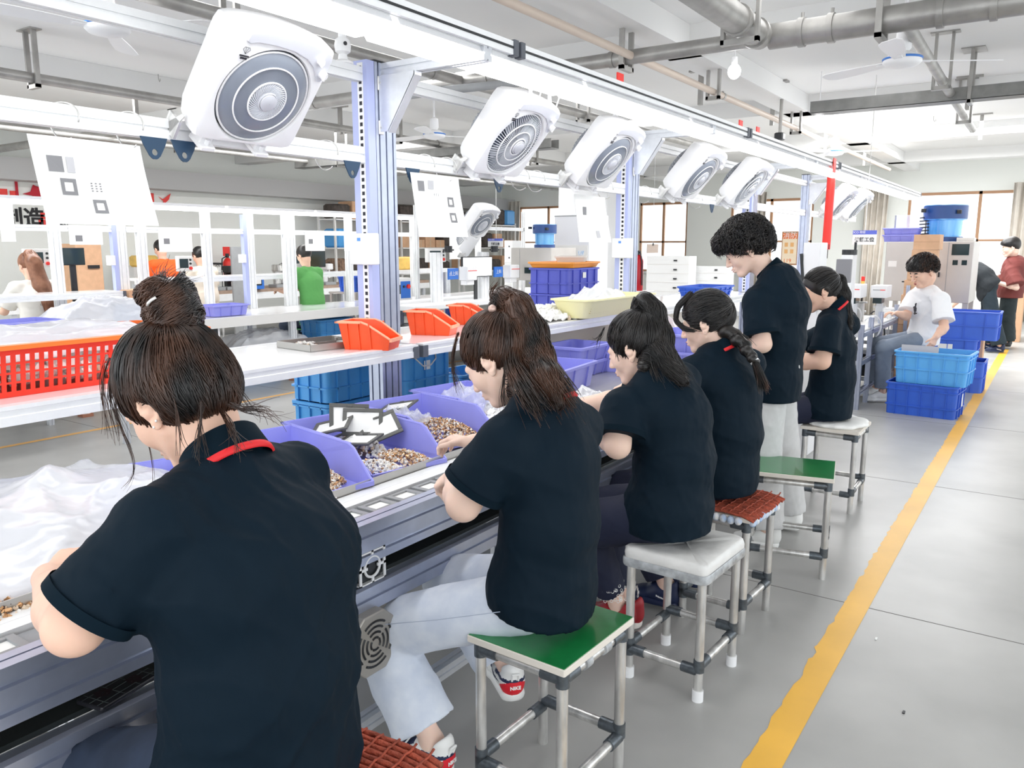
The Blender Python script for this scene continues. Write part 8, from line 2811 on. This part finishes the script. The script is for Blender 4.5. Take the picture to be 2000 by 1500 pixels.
def bucket(label, x, y, z, r, h):
    t = thing('blue_hopper', label, 'hopper', (x, y, z))
    MB().lathe([(0.001, 0), (r * 0.86, 0), (r * 0.86, h * 0.14), (r * 0.80, h * 0.16), (r * 0.82, h * 0.58), (r, h * 0.6), (r, h), (r * 0.94, h), (r * 0.92, h * 0.62)], 28).build('hopper_body', mat('blue_clear_plastic', (0.03, 0.28, 0.70), 0.12, alpha=0.93, spec=0.7, col2=(0.25, 0.6, 0.95), nscale=7, stretch=(1, 1, 0.1)), t, smooth='auto')
    MB().lathe([(r * 1.01, h * 0.62), (r * 1.03, h * 0.62), (r * 1.03, h * 0.98), (r * 1.01, h * 0.98)], 28).build('hopper_band', mat('navy_band', (0.02, 0.07, 0.25), 0.3), t, smooth='auto')
    MB().lathe([(r * 0.88, 0.0), (r * 0.9, 0.0), (r * 0.9, h * 0.13), (r * 0.88, h * 0.13)], 28).build('hopper_base', MATS['navy_band'], t, smooth='auto')
    MB().bbox(-r, -r * 0.8, -r * 1.05, -r * 0.7, h * 0.8, h * 0.9, 0.004).bbox(r * 0.6, r * 0.8, -r * 0.95, -r * 0.6, h * 0.75, h * 0.85, 0.004).build('hopper_latch', M_BLACK, t)
    return t
p = gy(1060, 480, 9.9)
bucket('blue hopper standing on the steel oven, mid distance', p.x, 9.95, OZ + 0.001, 0.17, 0.33)
# two box fans facing left on the second line right part
p = gd(940, 434, 10.0)
o = dup(fan_disc); o.matrix_world = Matrix.Translation(p) @ FANM
o['label'] = 'distant tilted box fan above the white monitor'; o['group'] = 'box fans of the second line'
p = gd(925, 462, 10.8)
o = dup(fan_disc); o.matrix_world = Matrix.Translation(p) @ FANM @ RZ(0.8)
o['label'] = 'smaller tilted box fan just below the distant one'; o['group'] = 'box fans of the second line'
t = thing('support_frame', 'thin aluminium frame that carries the two distant box fans', 'frame', (-7.22, 8.3, 0))
MB().prism(slot_poly(0.05, 0.05, 1, 1), 0, 2.1, 'z').build('frame_post', M_ALUW, t)
MB().prism(slot_poly(0.05, 0.05, 1, 1), 0, 2.1, 'z', T(0, 2.6, 0)).build('frame_post', M_ALUW, t)
MB().prism(slot_poly(0.05, 0.05, 1, 1), 0, 2.6, 'y', T(0, 0, 1.822)).build('frame_rail', M_ALUW, t)

# signs
def key_sign(label, r, y, txt):
    x0, x1, z0, z1 = ry_(*r, y)
    t = thing('station_sign', label, 'sign', ((x0 + x1) / 2, y, z0), 0)
    W_, H_ = x1 - x0, z1 - z0
    MB().box(-W_ / 2, W_ / 2, 0, 0.01, 0, H_).build('sign_board', M_PAPER, t)
    MB().box(-W_ / 2, W_ / 2, -0.003, 0, H_ * 0.72, H_).build('sign_header', mat('sign_blue', (0.12, 0.16, 0.65), 0.5), t)
    text_obj('OCO 精密', H_ * 0.2, 'header_lettering', M_PAPER, t, T(-W_ * 0.25, -0.005, H_ * 0.86) @ RX(PI / 2))
    text_obj(txt, H_ * 0.33, 'sign_lettering', M_INK, t, T(0, -0.003, H_ * 0.34) @ RX(PI / 2), 0.001, 0.001)
    MB().cyl((0, 0.02, H_), (0, 0.02, CEIL - z0), 0.004, n=6).build('sign_cord', M_STEEL, t)
key_sign('white sign with blue header and four characters above the far machine', (1665, 450, 1712, 478), 9.8, '关键工位')
key_sign('white sign with blue header and four characters beside the distant fans', (953, 466, 982, 482), 9.0, '关键工位')
p = gd(1018, 470, 10)
# fire notice board, red hose pipe, extinguishers
t, w_, h_ = boxy('notice_board', 'orange fire notice board on the far wall right of the standing man', 'notice board', (1526, 452, 1558, 518), 19.9, 0.06, M_BROWNF)
MB().box(-w_ * 0.44, w_ * 0.44, -0.005, 0, h_ * 0.78, h_ * 0.95).build('notice_header', mat('orange_header', (0.9, 0.2, 0.04), 0.6), t)
MB().box(-w_ * 0.44, w_ * 0.44, -0.005, 0, h_ * 0.05, h_ * 0.78).build('notice_body', mat('cream_notice', (0.95, 0.80, 0.60), 0.7), t)
text_obj('消防', 0.17, 'notice_title', M_PAPER, t, T(0, -0.008, h_ * 0.87) @ RX(PI / 2))
text_obj('119', 0.13, 'notice_number', MATS['orange_header'], t, T(-w_ * 0.1, -0.008, h_ * 0.13) @ RX(PI / 2))
for i in range(4):
    MB().box(-w_ * 0.3 + (i % 2) * w_ * 0.35, -w_ * 0.1 + (i % 2) * w_ * 0.35, -0.008, -0.005, h_ * (0.35 + 0.2 * (i // 2)), h_ * (0.47 + 0.2 * (i // 2))).build('notice_picture', mat('orange_picture', (0.9, 0.5, 0.2), 0.7), t)
p = gy(1616, 440, 9.6)
t = thing('red_pipe', 'bright red vertical pipe hanging left of the two farthest fans', 'pipe', (p.x, 9.6, 1.42))
MB().cyl((0, 0, 0.1), (0.01, 0, 0.94), 0.045, n=14).build('pipe_run', M_RED, t, smooth='auto')
MB().cyl((0, 0, 0), (0, 0, 0.12), 0.025, n=10).bbox(-0.04, 0.04, -0.03, 0.03, 0.1, 0.16, 0.005).build('pipe_valve', M_BLACK, t)
for i, (y, w) in enumerate(((4.01, 'nearest the camera'), (5.95, 'left of a close pair'), (6.35, 'right of a close pair'), (8.75, 'farthest and largest'))):
    t = thing('red_marker', 'red marker plate on the lamp rail, ' + w, 'marker', (-2.04, y, 2.4135), 0, 'red markers on the lamp rail')
    big = i == 3
    MB().box(-0.004, 0.004, -0.035 if not big else -0.05, 0.035 if not big else 0.05, 0 if not big else -0.12, 0.045 if not big else 0.02, T(0.03 if big else 0, 0, 0)).build('marker_plate', M_RED, t)
p = gy(1247, 525, 8.0)
t = thing('fire_extinguisher', 'red extinguisher cylinder right of the second lilac post', 'fire extinguisher', (p.x, 8.0, 1.08))
MB().lathe([(0.001, 0), (0.05, 0), (0.052, 0.02), (0.052, 0.32), (0.035, 0.37), (0.015, 0.39), (0.001, 0.395)], 20).build('cylinder_body', mat('deep_red_enamel', (0.55, 0.005, 0.015), 0.25), t, smooth='auto')
MB().box(-0.012, 0.012, -0.03, 0.03, 0.385, 0.43).tube([(0.0, 0, 0.42), (0.03, -0.02, 0.40), (0.055, -0.03, 0.3), (0.06, -0.03, 0.06)], 0.008, n=6).build('valve', M_BLACK, t)
MB().box(-0.053, -0.02, -0.054, -0.03, 0.05, 0.3).build('bottle_label', M_PAPER, t)
t = thing('pedestal', 'white pedestal under the red extinguisher', 'stand', (p.x, 8.0, 0))
MB().bbox(-0.14, 0.14, -0.14, 0.14, 0, 1.079, 0.01).build('pedestal_body', M_WPAINT, t)
t, w_, h_ = boxx('clip_board', 'brown clipboard hanging by the window behind the shelf', 'clipboard', (1264, 477, 1286, 494), -5.5, 0.01, mat('brown_board', (0.33, 0.27, 0.23), 0.7))
MB().cyl((-0.005, 0, h_), (-0.005, 0, CEIL - t.location.z), 0.003, n=5).build('hanging_cord', M_GREY, t)
MB().box(0, 0.01, -0.02, 0.02, h_ - 0.02, h_ + 0.02).build('board_clip', M_BLACK, t)
# rows of small white drawers / shelves at the windows
for i, (r, y, w) in enumerate((((1262, 500, 1345, 600), 16.0, 'between the second post and the standing man'), ((1350, 520, 1420, 600), 16.5, 'left of the standing man'), ((985, 470, 1000, 540), 14.0, 'left of the steel oven'))):
    t, w_, h_ = boxy('white_rack', 'pale rack with small black tabs ' + w, 'rack', r, y, 0.4, M_WPAINT, 0.0, 'pale racks before the windows')
    for k in range(4):
        MB().box(-w_ / 2, w_ / 2, -0.006, 0, h_ * (0.45 + 0.14 * k), h_ * (0.45 + 0.14 * k) + 0.01).build('rack_seam', M_STEELW, t)
        MB().box(w_ * 0.15, w_ * 0.22, -0.03, 0, h_ * (0.50 + 0.14 * k), h_ * (0.50 + 0.14 * k) + 0.03).build('rack_tab', M_BLACK, t)
# curtains: pleated sheets by the windows
def curtain(label, px, y, w, z0, z1, seed):
    p = gy(px, 450, y)
    n_ = 40
    vs = []
    for k, z in enumerate((z0, z1)):
        for i in range(n_ + 1):
            u = i / n_
            vs.append((u * w * (1 - 0.12 * (1 - k)), 0.05 * math.sin(u * 26 + seed) + 0.02 * math.sin(u * 50), z - z1))
    o = MB().add(vs, [(i, i + 1, n_ + 2 + i, n_ + 1 + i) for i in range(n_)]).build('curtain', M_CURTAIN, smooth=True, fix=False)
    md = o.modifiers.new('thick', 'SOLIDIFY'); md.thickness = 0.006
    o.location = (p.x, y, z1)
    tag(o, label, 'curtain')
curtain('pale pleated curtain at the right edge of the wide window', 1972, 19.7, 0.6, 0.02, 2.85, 1)
curtain('pale curtain gathered left of the key station sign', 1684, 19.7, 0.5, 0.02, 2.85, 2)
curtain('pale curtain at the window behind the fifth box fan', 1455, 19.7, 0.5, 0.02, 2.85, 3)
curtain('pale curtain left of the steel oven', 984, 19.7, 0.6, 0.02, 2.85, 4)
for o in bpy.data.objects:
    if o.name.startswith('curtain'):
        pass

# ---------------------------------------------------------------- right side: big grey oven, hopper, cartons, crates, machine
OY = 10.9
t, w_, h_ = boxy('grey_oven', 'big two door grey oven with a dark display behind the man in the white tee', 'oven', (1727, 472, 1898, 590), OY, 0.8, M_STAIN)
z = t.location.z
for fx in (-0.18, 0.22):
    MB().box(w_ * fx, w_ * fx + 0.006, -0.004, 0, 0.01, h_ - 0.01).build('door_seam', M_GREY, t)
MB().box(w_ * 0.26, w_ * 0.45, -0.006, 0, h_ * 0.78, h_ * 0.96).build('oven_display', M_DARKG, t)
for fx in (0.28, 0.38):
    MB().box(w_ * fx, w_ * fx + 0.055, -0.006, 0, h_ * 0.62, h_ * 0.70).build('oven_switch', M_DARKG, t)
MB().box(-w_ * 0.46, -w_ * 0.36, -0.004, 0, h_ * 0.58, h_ * 0.68).build('paper_label', M_PAPER, t)
MB().bbox(w_ * 0.13, w_ * 0.15, -0.03, 0, h_ * 0.42, h_ * 0.50, 0.004).build('door_handle', M_BLACK, t)
for sx in (-w_ / 2 + 0.04, w_ / 2 - 0.04):
    for sy in (0.05, 0.75):
        MB().box(sx - 0.03, sx + 0.03, sy - 0.03, sy + 0.03, -z, 0).build('oven_leg', M_STAIN, t)
OX = t.location.x; OT = z + h_
p = gy(1842, 470, OY + 0.4)
bucket('blue hopper on the big grey oven at right', p.x, OY + 0.4, OT + 0.001, 0.24, 0.44)
t, w_, h_ = boxy('feeder_unit', 'skeletal metal feeder with stacked black rods left of the blue hopper', 'machine', (1748, 420, 1808, 462), OY + 0.3, 0.3, mat('clear_guard', (0.85, 0.87, 0.88), 0.1, alpha=0.35))
dz = t.location.z - OT
for q in (-0.5, 0.5):
    MB().box(w_ * q - 0.008, w_ * q + 0.008, 0, 0.02, -dz, h_).build('guard_post', M_GREY, t)
for k in range(6):
    MB().cyl((w_ * 0.3, -0.02, h_ * (0.1 + k * 0.15)), (w_ * 0.62, -0.02, h_ * (0.13 + k * 0.15)), 0.008, n=6).build('feed_rod', M_BLACK, t)
MB().box(-w_ * 0.1, w_ * 0.3, 0.05, 0.1, 0, 0.03, RY(-0.6)).build('feed_chute', M_GREY, t)
for k in range(2):
    crate('plastic_crate', 'violet crate on the big grey oven, %s' % ('lower', 'upper')[k], 'crate', 0.42, 0.34, 0.085, M_VIOLET, (gy(1762, 465, OY + 0.2).x, OY + 0.2, OT + 0.001 + k * 0.082), 0, 'violet crates on the big grey oven', ribs=(3, 2), bands=())
t, w_, h_ = boxy('open_tray', 'translucent tray on the right end of the big grey oven', 'tray', (1868, 464, 1902, 476), OY + 0.05, 0.3, MATS['frosted_plastic'], OT + 0.001)
CY = OY - 0.75
zc = 0.0
xs = [1757, 1764, 1768, 1776, 1780, 1783, 1788, 1792, 1797, 1800]
p0 = gy(1790, 470, CY)
zt = gy(1800, 458, CY).z
nC = 10
hc = zt / nC
for k in range(nC):
    x = gy(xs[k] + 8, 520, CY).x
    t = thing('cardboard_box', 'carton of the leaning stack before the grey oven, %s from the bottom' % ('first', 'second', 'third', 'fourth', 'fifth', 'sixth', 'seventh', 'eighth', 'ninth', 'tenth')[k], 'box', (x, CY, k * hc), 0.03 * (k % 3), 'cartons stacked before the grey oven')
    MB().bbox(-0.13, 0.13, -0.1, 0.22, 0, hc - 0.002, 0.004).build('box_body', M_CARD, t)
    MB().box(-0.13, 0.13, -0.101, -0.1, hc * 0.5, hc * 0.5 + 0.004).build('box_seam', mat('carton_seam', (0.45, 0.26, 0.16), 0.8), t)

# crates beside the aisle
G = 'blue crates stacked beside the aisle'
crate('plastic_crate', 'deep blue crate on the floor beside the yellow stripe, nearest of the stacks', 'crate', 0.62, 0.44, 0.30, M_BLUE, (-0.955, 8.32, 0), -0.08, G, taper=0.02, ribs=(5, 3), bands=(0.3, 0.8), sticker=(1, 0.05, 0.15, 0.06, 0.12))
crate('plastic_crate', 'light blue crate on top of the deep blue one, with a hand in it', 'crate', 0.64, 0.45, 0.30, mat('sky_blue_crate_plastic', (0.12, 0.45, 0.90), 0.4, noise=0.08, nscale=5), (-0.90, 8.36, 0.295), -0.08, G, taper=0.03, ribs=(5, 3), bands=(0.45, 0.85))
t = thing('carton_sheet', 'grey and tan cardboard sheet standing in the light blue crate', 'cardboard', (-1.0, 8.36, 0.31), -0.08)
MB().box(-0.2, 0.12, -0.005, 0.005, 0, 0.32).build('sheet_board', mat('grey_board', (0.66, 0.62, 0.60), 0.7), t)
p = gz(1880, 745, 0.0)
sx, sy = -0.93, 9.95
for k, (h, lab, wd, ox) in enumerate(((0.34, 'blue crate on the floor behind the light blue one', 0.55, 0.08), (0.24, 'blue crate with a torn white label, middle of the rear stack', 0.58, -0.02), (0.30, 'violet blue crate on top of the rear stack', 0.66, 0.12))):
    z = (0.0, 0.335, 0.57)[k]
    crate('plastic_crate', lab, 'crate', wd, 0.42, h, mat('mid_blue_crate_plastic', (0.06, 0.16, 0.72), 0.4, noise=0.1, nscale=5), (sx + ox, sy, z), 0.0, G, taper=0.02, ribs=(3, 3), bands=(0.5,), sticker=(0, -0.02, 0.12, 0.14, 0.12) if k == 1 else None)
t, w_, h_ = boxy('cardboard_box', 'tan carton leaning on the rear crate stack by the stripe', 'box', (1905, 662, 1918, 745), 10.5, 0.2, M_CARD, 0.0)
for i, (r, y, w) in enumerate((((1985, 565, 2000, 605), 15.5, 'at the right edge behind the man in maroon'), ((1975, 595, 1990, 640), 15.9, 'low one behind the man in maroon'))):
    t, w_, h_ = boxy('cardboard_box', 'distant carton ' + w, 'box', r, y, 0.4, M_CARD, 0.0)
t, w_, h_ = boxy('work_stool', 'stool under the man in the white tee', 'stool', (1775, 690, 1825, 800), 8.95, 0.3, M_STEELW, 0.0)

# the machine between the last worker and the crates
MX = -1.62
t = thing('assembly_machine', 'open aluminium framed machine with white fixtures left of the aisle crates', 'machine', (MX, 8.12, 0))
fr_m = MB()
def post_m(x, y, z0, z1, nm='frame_profile', w=0.045, m=M_ALUB):
    return MB().prism(slot_poly(w, w, 1, 1), z0, z1, 'z', T(x, y, 0)).build(nm, m, t)
for (x, y, h) in ((0.1, 0.0, 0.82), (-0.75, 0.0, 0.82), (0.1, 0.95, 0.88), (-0.75, 0.95, 0.82), (0.1, 1.9, 0.9), (-0.75, 1.9, 0.9), (0.1, 0.45, 0.86)):
    post_m(x, y, 0.0, h)
for z in (0.16, 0.45, 0.72):
    MB().prism(slot_poly(0.045, 0.045, 1, 1), 0.0, 1.9, 'y', T(0.1, 0, z)).build('side_rail', M_ALUB, t)
    MB().prism(slot_poly(0.045, 0.045, 1, 1), 0.0, 1.9, 'y', T(-0.75, 0, z)).build('side_rail', M_ALUB, t)
    for y in (0.0, 0.95, 1.9):
        MB().prism(slot_poly(0.04, 0.04, 1, 1), -0.73, 0.08, 'x', T(0, y, z)).build('cross_rail', M_ALU, t)
MB().box(-0.75, 0.1, 0, 1.9, 0.745, 0.76).build('machine_deck', M_STEELW, t)
MB().bbox(-0.65, -0.1, 0.2, 0.7, 0.18, 0.42, 0.02).build('air_tank', M_BLACK, t)
MB().bbox(-0.55, 0.0, 1.0, 1.6, 0.18, 0.42, 0.01).build('power_box', M_BLACK, t)
rg = random.Random(12)
for i in range(16):
    x = rg.uniform(-0.6, 0.05); y = rg.uniform(0.05, 1.8); h = rg.uniform(0.06, 0.3)
    w = rg.uniform(0.02, 0.07)
    MB().bbox(x - w, x + w, y - w * 0.7, y + w * 0.7, 0.76, 0.76 + h, 0.004).bbox(x - w * 1.6, x + w * 1.6, y - 0.012, y + 0.012, 0.76 + h, 0.78 + h, 0.003).build('fixture_block', (M_WHITE, M_ALUW, M_STEEL)[i % 3], t)
for i in range(9):
    a = Vector((rg.uniform(-0.3, 0.1), rg.uniform(0.1, 1.6), rg.uniform(0.78, 0.95)))
    b = a + Vector((rg.uniform(-0.05, 0.1), rg.uniform(0.1, 0.4), rg.uniform(-0.45, -0.15)))
    MB().tube(bez(a, a + Vector((0.1, 0.05, 0.15)), b + Vector((0.1, 0, 0.1)), b, 12), 0.008, n=6).build('air_hose', (M_WHITE, M_BLACK)[i % 3 == 0], t, smooth=True)
for (y, z) in ((1.95, 0.55), (1.95, 0.80)):
    MB().bbox(-0.12, 0.22, y - 0.02, y + 0.05, z, z + 0.06, 0.004).build('white_bracket', M_WHITE, t)
for y in (1.93, 2.03):
    post_m(0.2, y, 0.5, 1.12, 'slide_profile', 0.04)
MB().cyl((0.2, 1.98, 0.55), (0.2, 1.98, 1.1), 0.012, n=10).bbox(0.17, 0.23, 1.93, 2.03, 0.85, 0.92, 0.004).build('slide_screw', M_BLACK, t)
MB().cyl((0.2, 1.98, 1.12), (0.2, 1.98, 1.15), 0.03, n=14).box(0.12, 0.28, 1.97, 1.99, 1.15, 1.165).build('hand_wheel', M_BLACK, t)
# white heads with red lines and a monitor above the machine
for i, (r, x, w) in enumerate((((1648, 556, 1682, 582), -2.0, 'left one, behind the last seated worker'), ((1700, 558, 1732, 582), -2.0, 'right one, left of the big grey oven'))):
    t, w_, h_ = boxy('welding_head', 'white machine head with a red line, ' + w, 'machine', r, 8.9 + i * 0.3, 0.3, M_WHITE, None, 'white heads above the far machine')
    MB().box(-w_ * 0.35, w_ * 0.1, -0.002, 0, h_ * 0.62, h_ * 0.68).build('grey_line', M_GREY, t)
    MB().box(w_ * 0.1, w_ * 0.4, -0.002, 0, h_ * 0.62, h_ * 0.68).build('red_line', M_RED, t)
    MB().bbox(-w_ * 0.35, w_ * 0.2, 0.02, 0.2, -0.06, 0, 0.004).build('head_foot', M_DARKG, t)
    z = t.location.z
    MB().box(-0.03, 0.03, 0.1, 0.16, -z, -0.06).build('head_stand', M_ALU, t)
t, w_, h_ = boxy('monitor', 'grey monitor seen from behind between the last worker and the sign', 'monitor', (1632, 506, 1662, 552), 7.2, 0.04, mat('monitor_back_grey', (0.25, 0.25, 0.27), 0.4))
z = t.location.z
MB().box(-0.02, 0.02, 0.04, 0.07, -z, h_ * 0.5).build('monitor_stand', M_ALU, t)
MB().box(-0.1, -0.05, -0.002, 0, h_ * 0.1, h_ * 0.45).build('monitor_label', M_GREY, t)
t, w_, h_ = boxy('machine_tower', 'white machine tower with a black clamp right of the standing man', 'machine', (1566, 474, 1600, 600), 6.08, 0.2, M_WHITE, 0.0)
MB().cyl((w_ * 0.6, 0, h_ * 0.72), (w_ * 1.3, 0, h_ * 0.72), 0.025, n=10).bbox(w_ * 0.9, w_ * 1.3, -0.04, 0.04, h_ * 0.68, h_ * 0.72, 0.005).build('tower_clamp', M_BLACK, t)
MB().tube([(-w_ * 0.6, 0, h_ * 0.95), (-w_ * 0.45, 0, h_ * 0.85), (-w_ * 0.3, 0, h_ * 0.7)], 0.012, n=6).build('tower_lever', M_BLACK, t)
t, w_, h_ = boxy('machine_tower', 'second white tower with a black handwheel behind the grey monitor', 'machine', (1640, 498, 1662, 600), 8.2, 0.2, M_ALUW, 0.0)
MB().cyl((0, 0.1, h_ + 0.0), (0, 0.1, h_ + 0.05), 0.07, n=16).cyl((0.05, 0.1, h_ + 0.05), (0.05, 0.1, h_ + 0.12), 0.012, n=8).build('hand_wheel', M_BLACK, t)
# signal lamp
t, w_, h_ = boxy('signal_stack', 'small red and yellow signal lamp left of the big grey oven', 'signal lamp', (1682, 540, 1688, 549), 9.2, 0.05, M_RED)
MB().bbox(-w_ / 2, w_ / 2, 0, 0.05, -h_ * 0.9, 0, 0.003).build('yellow_lamp', M_YELB, t)
MB().box(-0.008, 0.008, 0.02, 0.036, -t.location.z, -h_ * 0.9).build('lamp_pole', M_BLACK, t)
# long pale bench under those heads
t = thing('machine_bench', 'pale bench behind the open framed machine', 'bench', (-3.15, 8.6, 0))
MB().bbox(-0.9, 0.7, 0, 1.6, 0.80, 0.86, 0.01).build('bench_top', M_WPAINT, t)
for sx in (-0.8, 0.6):
    for sy in (0.1, 1.5):
        MB().prism(slot_poly(0.05, 0.05, 1, 1), 0, 0.8, 'z', T(sx, sy, 0)).build('bench_leg', M_ALU, t)
